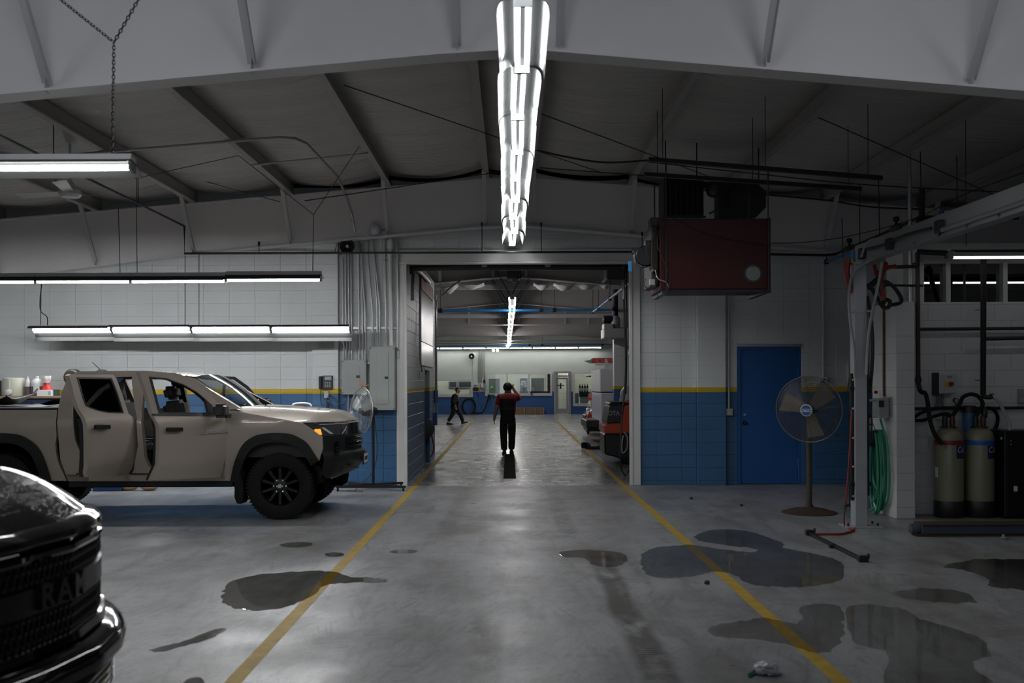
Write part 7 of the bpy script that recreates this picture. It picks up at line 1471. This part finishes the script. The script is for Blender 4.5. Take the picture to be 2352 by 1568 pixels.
MB().box(xl+.62, 19.9, 2.22, xl+2.0, 20.9, 2.28).build('overhead_guard', BLACK, fk, 0); MB().cbox((xl+1.1, 20.4, 1.4), (.5, .5, .25)).build('seat', BLACK, fk, 0, bevel=.05); MB().cbox((xl+.85, 20.4, 1.75), (.14, .48, .6)).build('seat_back', BLACK, fk, 0, bevel=.05)
for y in (20.1, 20.7): MB().bar((xl+2.1, y, .12), (xl+2.1, y, 2.4), .09, .12, (0,1,0)).build('mast', BLACK, fk, 0); MB().box(xl+2.15, y-.06, .05, xl+3.2, y+.06, .09).build('fork', DKMET, fk, 0)
c = FK(1430, 868); MB().box(xl+.55, 19.86, c.z-.04, xl+.66, 19.95, c.z+.1).build('amber_light', mat('amber_dim', (.5, .2, .02), .3), fk, 0, bevel=.01); MB().box(xl+.5, 19.84, 2.35, xl+.75, 20.0, 2.75).build('work_light', BLACK, fk, 0, bevel=.03)
MB().tube(smooth_path([FK(1432, 1000, 19.82), FK(1428, 1020, 19.82), FK(1430, 1040, 19.82), FK(1440, 1030, 19.82), FK(1441, 1005, 19.82), FK(1434, 992, 19.82)]), .016, 6).build('hydraulic_hose', DG, fk)
la = thing('lift_arm', 'black vehicle lift arm lying near the floor left of the forklift', 'lift arm', tuple(G(1360, 1030))); a, b = P(1344, 1022, 24.6), P(1386, 1026, 24.4)
MB().tube(smooth_path([a, a+V(.05,0,.02), a+V(.15,-.05,-.05), b, b+V(2.0, 0, 0)], 3), .055, 10).build('arm_tube', BLACK, la); MB().lathe([(.07, -.07), (.08, 0), (.07, .07), (0, .07)], a+V(-.02,0,0), n=14).build('rubber_pad', RUB, la); MB().box(b.x+1.9, 24.2, 0, b.x+2.3, 24.7, 2.5).build('lift_column', BLACK, la, 0); MB().box(a.x-.0, 24.55, .0, a.x+.1, 24.65, .06).build('arm_foot', BLACK, la, 0)
# white service truck body with a red ladder
st = thing('service_truck', 'white service truck body beyond the bay wall', 'truck', (3.2, 28, 0)); SW = mat('truck_white', (.52, .53, .56), .35, coat=.4); Ys = 26.6
a, b = P(1380, 988, Ys), P(1412, 846, Ys); zc = P(1390, 902, Ys).z; zmid = P(1390, 901, Ys).z
MB().box(a.x, Ys, a.z, a.x+2.0, Ys+2.9, zmid-.012).build('lower_compartment', SW, st, 0, bevel=.02); MB().box(a.x-.02, Ys, zmid+.012, a.x+2.0, Ys+2.9, b.z).build('upper_compartment', SW, st, 0, bevel=.02); MB().box(a.x+.01, Ys+.02, zmid-.02, a.x+1.9, Ys+2.8, zmid+.02).build('joint_strip', DKMET, st, 0)
c = P(1394.5, 945.5, Ys); MB().box(c.x-.075, Ys-.015, c.z-.05, c.x+.075, Ys, c.z+.05).build('latch_plate', BLACK, st, 0, bevel=.01)
for k, (dx, dz, w_, h_) in enumerate(((-.035, 0, .03, .05), (-.01, .012, .02, .02), (.005, -.012, .02, .02), (.04, 0, .025, .025))): MB().box(c.x+dx-w_/2, Ys-.018, c.z+dz-h_/2, c.x+dx+w_/2, Ys-.015, c.z+dz+h_/2).build('plate_mark', WHITE, st, 0)
MB().box(a.x-.35, Ys+.5, .42, a.x+.3, Ys+2.4, .62).build('rear_bumper', BLACK, st, 0, bevel=.02); MB().box(a.x-.3, Ys+.8, .3, a.x+2, Ys+2.2, .5).build('chassis', BLACK, st, 0); c = P(1351, 990, Ys+1.3); MB().cyl((c.x, Ys+1.3, c.z), (a.x-.2, Ys+1.3, c.z), .03, 8).build('hitch_bar', DKMET, st); MB().cyl((c.x, Ys+1.3, c.z-.08), (c.x, Ys+1.3, c.z+.08), .035, 10).build('hitch_ball', BLACK, st); MB().box(c.x-.06, Ys+1.2, c.z-.02, c.x-.02, Ys+1.4, c.z+.02).build('hitch_pin', DKMET, st, 0)
for y in (Ys+.3, Ys+2.6): MB().lathe([(.2, -.12), (.36, -.12), (.38, 0), (.36, .12), (.2, .12)], (a.x+1.2, y, .38), 'Y', 24).build('wheel', RUB, st, 40)
MB().box(a.x+2.02, Ys+.2, .5, a.x+4.0, Ys+2.7, 2.0).build('cab', SW, st, 0, bevel=.1, seg=3); MB().box(a.x+2.3, Ys+.18, 1.3, a.x+3.6, Ys+2.72, 1.85).build('cab_window', DGLASS, st, 0)
p0, p1, p2, p3 = P(1389, 846, Ys), P(1401, 846, Ys), P(1395, 823, Ys), P(1391, 823, Ys); MB().prism([(p0.x, b.z), (p1.x, b.z), (p2.x, p2.z), (p3.x, p3.z)], lambda u, v: (u, Ys+.1, v), lambda u, v: (u, Ys+.16, v)).build('rack_upright', SW, st, 0); MB().box(a.x-.1, Ys+.5, P(1390, 838, Ys).z, a.x+3.8, Ys+.6, P(1390, 834, Ys).z).build('rack_rail', SW, st, 0)
ld = thing('ladder', 'red orange ladder lying on the service truck rack', 'ladder', (3, 27.2, 2.2)); za, zb2 = P(1380, 834, 27.2).z, P(1380, 822, 27.2).z; xx = P(1361, 828, 27.2).x; ORL = mat('ladder_orange', (.50, .09, .045), .45)
for y in (27.15, 27.6): MB().box(xx, y, za+.01, xx+4.5, y+.05, zb2).build('side_rail', ORL, ld, 0, bevel=.004)
for k in range(12): MB().cyl((xx+.2+k*.36, 27.15, (za+zb2)/2), (xx+.2+k*.36, 27.65, (za+zb2)/2), .018, 8).build('rung', GALV, ld)
MB().prism([(xx-.02, za), (xx-.20, (za+zb2)/2-.0), (xx-.02, zb2-.04)], lambda u, v: (u, 27.16, v), lambda u, v: (u, 27.64, v)).build('ladder_foot', GALV, ld, 0)
for dz in (.03, .085): MB().cyl((xx+.12, 27.148, za+dz), (xx+.12, 27.14, za+dz), .018, 10).build('rail_bolt', GALV, ld)
# cars parked on the right of the far hall, both pointing out of their bays
def car(nm, lab, loc, rot, L, Wd, Hb, Hr, body, prof_lo, prof_hi, glassm, parts):
    t = thing(nm, lab, 'car', loc, rot, local=True); h = Wd/2
    def sec(x, z, w): return [(x, -h*w, .25), (x, -h*w*1.02, z*.6), (x, -h*w*.97, z*.93), (x, -h*w*.85, z), (x, h*w*.85, z), (x, h*w*.97, z*.93), (x, h*w*1.02, z*.6), (x, h*w, .25)]
    vs = []; n = len(prof_lo)
    for x, z, w_ in prof_lo: vs += sec(x*L, z, w_)
    fs = [(i*8+k, i*8+(k+1) % 8, (i+1)*8+(k+1) % 8, (i+1)*8+k) for i in range(n-1) for k in range(8)]+[tuple(range(8))[::-1], tuple((n-1)*8+k for k in range(8))]
    MB().add(vs, fs).build('body_shell', body, t, 40)
    vs = []; m = len(prof_hi)
    for x, zb_, z, w_ in prof_hi: vs += [(x*L, -h*.86, zb_), (x*L, -h*w_, z), (x*L, h*w_, z), (x*L, h*.86, zb_)]
    fs = [(i*4+k, i*4+(k+1) % 4, (i+1)*4+(k+1) % 4, (i+1)*4+k) for i in range(m-1) for k in range(4)]+[(3,2,1,0), tuple((m-1)*4+k for k in range(4))]
    MB().add(vs, fs).build('cabin_glass', glassm, t, 30)
    r = [p for p in prof_hi if p[2] > Hr-.16]; MB().box(r[0][0]*L, -h*.72, Hr-.01, r[-1][0]*L, h*.72, Hr+.025).build('roof_panel', body, t, 0, bevel=.02)
    for x in (.19, .80):
        for s in (-1, 1): wheel(x*L, s*(h-.11), s, t, r=.33, wd=.22, rimr=None, tread=0, spokes=5, lug=False, rimm=GALV)
    for nm2, c, d, m_ in parts: MB().cbox(c, d).build(nm2, m_, t, 0, bevel=min(d)*.3)
    return t
LOW = [(0, .55, .80), (.02, .72, .90), (.10, .86, .98), (.30, .96, 1.0), (.7, .98, 1.0), (.94, .96, .96), (1.0, .80, .86)]
RC_ = carpaint('red_car_paint', (.33, .012, .012), .3, .2); SUVP = carpaint('dark_car_paint', (.02, .021, .026), .25, .3)
HL = mat('lamp_clear', (.62, .62, .62), .15, coat=1); TLR = mat('tail_red', (.4, .015, .015), .25, emit=((1, .03, .03), .15))
xr = P(1347, 950, 30.5).x
car('parked_car', 'red hatchback nosing out behind the white service truck', (xr, 31.4, 0), 0, 4.2, 1.8, .98, 1.48, RC_, LOW, [(.24, .94, .95, .8), (.40, .95, 1.44, .70), (.62, .96, 1.48, .70), (.88, .95, 1.30, .68), (.97, .93, .95, .75)], DGLASS,
    [('headlight', (.30, -.80, .76), (.36, .10, .13), HL), ('headlight', (.30, .80, .76), (.36, .10, .13), HL), ('front_bumper', (.06, 0, .36), (.22, 1.6, .26), BLACK), ('grille', (.03, 0, .58), (.08, 1.1, .14), BLACK), ('fog_recess', (.25, -.86, .42), (.22, .06, .16), BLACK), ('chrome_strip', (.33, -.88, .66), (.42, .02, .015), CHROME)])
xs2 = P(1355, 880, 36).x
car('parked_car', 'tall dark suv with a lit red tail light behind the red hatchback', (xs2, 36.9, 0), 0, 4.6, 1.9, 1.1, 1.86, SUVP, [(0, .80, .86), (.02, .98, .93), (.06, 1.08, .98), (.3, 1.10, 1.0), (.75, 1.06, 1.0), (.95, .95, .95), (1, .8, .85)], [(.015, 1.05, 1.10, .86), (.035, 1.06, 1.50, .82), (.09, 1.08, 1.86, .72), (.55, 1.08, 1.88, .72), (.76, 1.04, 1.12, .76)], DGLASS,
    [('tail_light', (.10, -.90, 1.12), (.12, .06, .24), TLR), ('tail_light', (.12, .86, 1.12), (.10, .06, .24), TLR), ('reverse_lamp', (.07, -.91, .86), (.14, .08, .28), HL), ('rear_bumper', (.02, 0, .42), (.2, 1.8, .3), BLACK), ('spoiler', (.13, 0, 1.88), (.30, 1.4, .05), BLACK)])
xo = P(1287, 900, 60).x
car('parked_car', 'pale blue car parked outside beyond the glass office door', (xo+1.2, 59.9, 0), PI, 4.3, 1.8, 1.0, 1.5, carpaint('pale_blue_paint', (.30, .40, .46), .3, .3), LOW, [(.24, .94, .95, .8), (.40, .95, 1.44, .70), (.62, .96, 1.48, .70), (.88, .95, 1.30, .68), (.97, .93, .95, .75)], DGLASS, [('headlight', (.25, -.78, .78), (.3, .1, .14), HL), ('headlight', (.25, .78, .78), (.3, .1, .14), HL)])
# far wall things
W = lambda px, py, d=.15: P(px, py, YE-d)
hb_ = thing('coiled_hose', 'big coil of black hose hung on the blue far wall', 'hose', tuple(W(1077, 935))); c = W(1077, 934); rr = random.Random(9); q = MB(); pts = []
for k in range(7):
    for i in range(14): a = 2*PI*i/14; r_ = .33+.04*rr.random(); pts.append(V(c.x+r_*math.cos(a)*.98, YE-.12-.03*(k % 3)+.01*rr.random(), .42+r_*1.22*math.sin(a)*1.0))
MB().tube(smooth_path(pts, 2), .034, 6).build('hose_loops', RUB, hb_); MB().tube(smooth_path([V(c.x+.1, YE-.1, .06), V(c.x+.6, YE-.08, .05), V(c.x+.85, YE-.06, .3), V(c.x+1.0, YE-.05, .75), V(c.x+1.05, YE-.04, .95)]), .028, 6).build('hose_tail', RUB, hb_)
MB().cbox((c.x, YE-.1, .86), (.10, .14, .06)).build('wall_hook', GALV, hb_, 0); MB().cbox((c.x+1.06, YE-.06, .98), (.10, .10, .18)).build('hose_valve', DKMET, hb_, 0)
hs2 = thing('horn_speaker', 'small dark horn speaker on the white far wall', 'speaker', tuple(W(1083, 818))); c = W(1083, 818, .3); MB().lathe([(.05, .2), (.08, .1), (.15, 0), (.16, 0), (.16, .02), (.09, .12), (.06, .28)], c, 'Y', 20).build('horn', HORN, hs2, 40); MB().lathe([(0, -.01), (.035, 0), (.04, .08)], c, 'Y', 12).build('horn_tip', JAMB, hs2); MB().box(c.x-.03, c.y+.2, c.z-.03, c.x+.03, YE, c.z+.03).build('bracket', DKMET, hs2, 0)
ec = thing('breaker_board', 'cluster of small boxes and conduits left of the office windows', 'panel', tuple(W(1105, 880)))
for a, b, m_ in (((1107, 868), (1111, 880), WHITE), ((1109, 872), (1115, 879), DKMET), ((1104, 880), (1110, 890), WHITE), ((1110, 882), (1117, 893), GREYP), ((1090, 879), (1096, 884), WHITE), ((1087, 889), (1093, 897), DKMET), ((1094, 889), (1099, 897), DKMET), ((1098, 901), (1102, 906), BLKD)): u, v_ = W(a[0], b[1]), W(b[0], a[1]); MB().box(u.x, YE-.16, u.z, v_.x, YE-.0, v_.z).build('box', m_, ec, 0, bevel=.01)
for px in (1100, 1103.5, 1107.5, 1112): MB().tube([W(px, 802, .12), W(px, 878, .12)], .022, 6).build('conduit', GALV, ec)
MB().tube([W(1100, 905, .05), W(1100, 928, .05), W(1104, 931, .05), W(1112, 926, .05)], .02, 6).build('blue_conduit', BLKD, ec)
ew = thing('eyewash_station', 'small green eyewash station mounted under the left office window', 'eyewash', tuple(W(1130, 905))); GRN = mat('safety_green', (.03, .30, .06), .45)
c = W(1129.5, 889, .12); MB().box(c.x-.10, YE-.13, c.z-.14, c.x+.10, YE-.09, c.z+.14).build('sign_plate', GRN, ew, 0, bevel=.02); MB().box(c.x-.07, YE-.135, c.z-.06, c.x+.07, YE-.13, c.z+.06).build('sign_symbol', mat('pale_green', (.45, .6, .3), .5), ew, 0)
c = W(1130, 907, .25); MB().lathe([(.03, -.08), (.16, .0), (.17, .03), (.05, .0)], c, n=16).build('bowl', GRN, ew, 40); MB().cyl(c+V(0,0,-.3), c, .025, 8).build('drain', GALV, ew); MB().box(c.x-.02, c.y, c.z-.03, c.x+.02, YE, c.z).build('bracket', GRN, ew, 0)
CARD = mat('cardboard', (.24, .15, .085), .8, var=(3, .12))
for k, (a, b, lab) in enumerate(((1183, 1206, 'first brown cardboard panel from the left against the far wall'), (1206.5, 1230.5, 'second brown cardboard panel from the left against the far wall'), (1231, 1243.5, 'third brown cardboard panel from the left against the far wall'), (1244, 1250, 'narrow last cardboard panel at the right against the far wall'))):
    u, v_ = W(a, 951), W(b, 935.5); t = thing('cardboard_box', lab, 'box', (u.x, YE-.3, 0)); MB().box(u.x, YE-.42, 0.002, v_.x-.01, YE-.06, v_.z).build('carton', CARD, t, 0, bevel=.006); MB().box(v_.x-.05, YE-.425, .01, v_.x-.02, YE-.42, v_.z-.01).build('tape', mat('pale_tape', (.45, .38, .28), .5), t, 0)
u, v_ = W(998, 952, .3), W(1005, 917, .3); t = tag(MB().box(u.x, YE-.32, .002, v_.x, YE-.26, v_.z).build('plank', mat('pale_wood', (.42, .34, .18), .7, var=(6, .25)), None, 0, bevel=.006), 'pale wooden plank leaning on the far wall beside the passage', 'plank')
ss = thing('spot_lights', 'pair of small white spot lights above the far windows', 'lamp', tuple(W(1137, 805)))
for px in (1133.5, 1142.5): c = W(px, 804.5, .4); MB().sphere(c, .075, 10).build('lamp_globe', emis('globe_white', (1, .98, .9), 4.0) if 'globe_white' not in bpy.data.materials else bpy.data.materials['globe_white'], ss); MB().cyl(c, (c.x, YE, c.z), .015, 6).build('stem', GALV, ss)
u = W(1276, 906, .15); t = tag(MB().box(W(1219, 902, .1).x, YE-.1, W(1219, 907, .1).z, W(1223, 902, .1).x, YE, W(1219, 902, .1).z).build('wall_outlet', BLKD, None, 0), 'small blue outlet box on the blue wall under the office window', 'outlet')
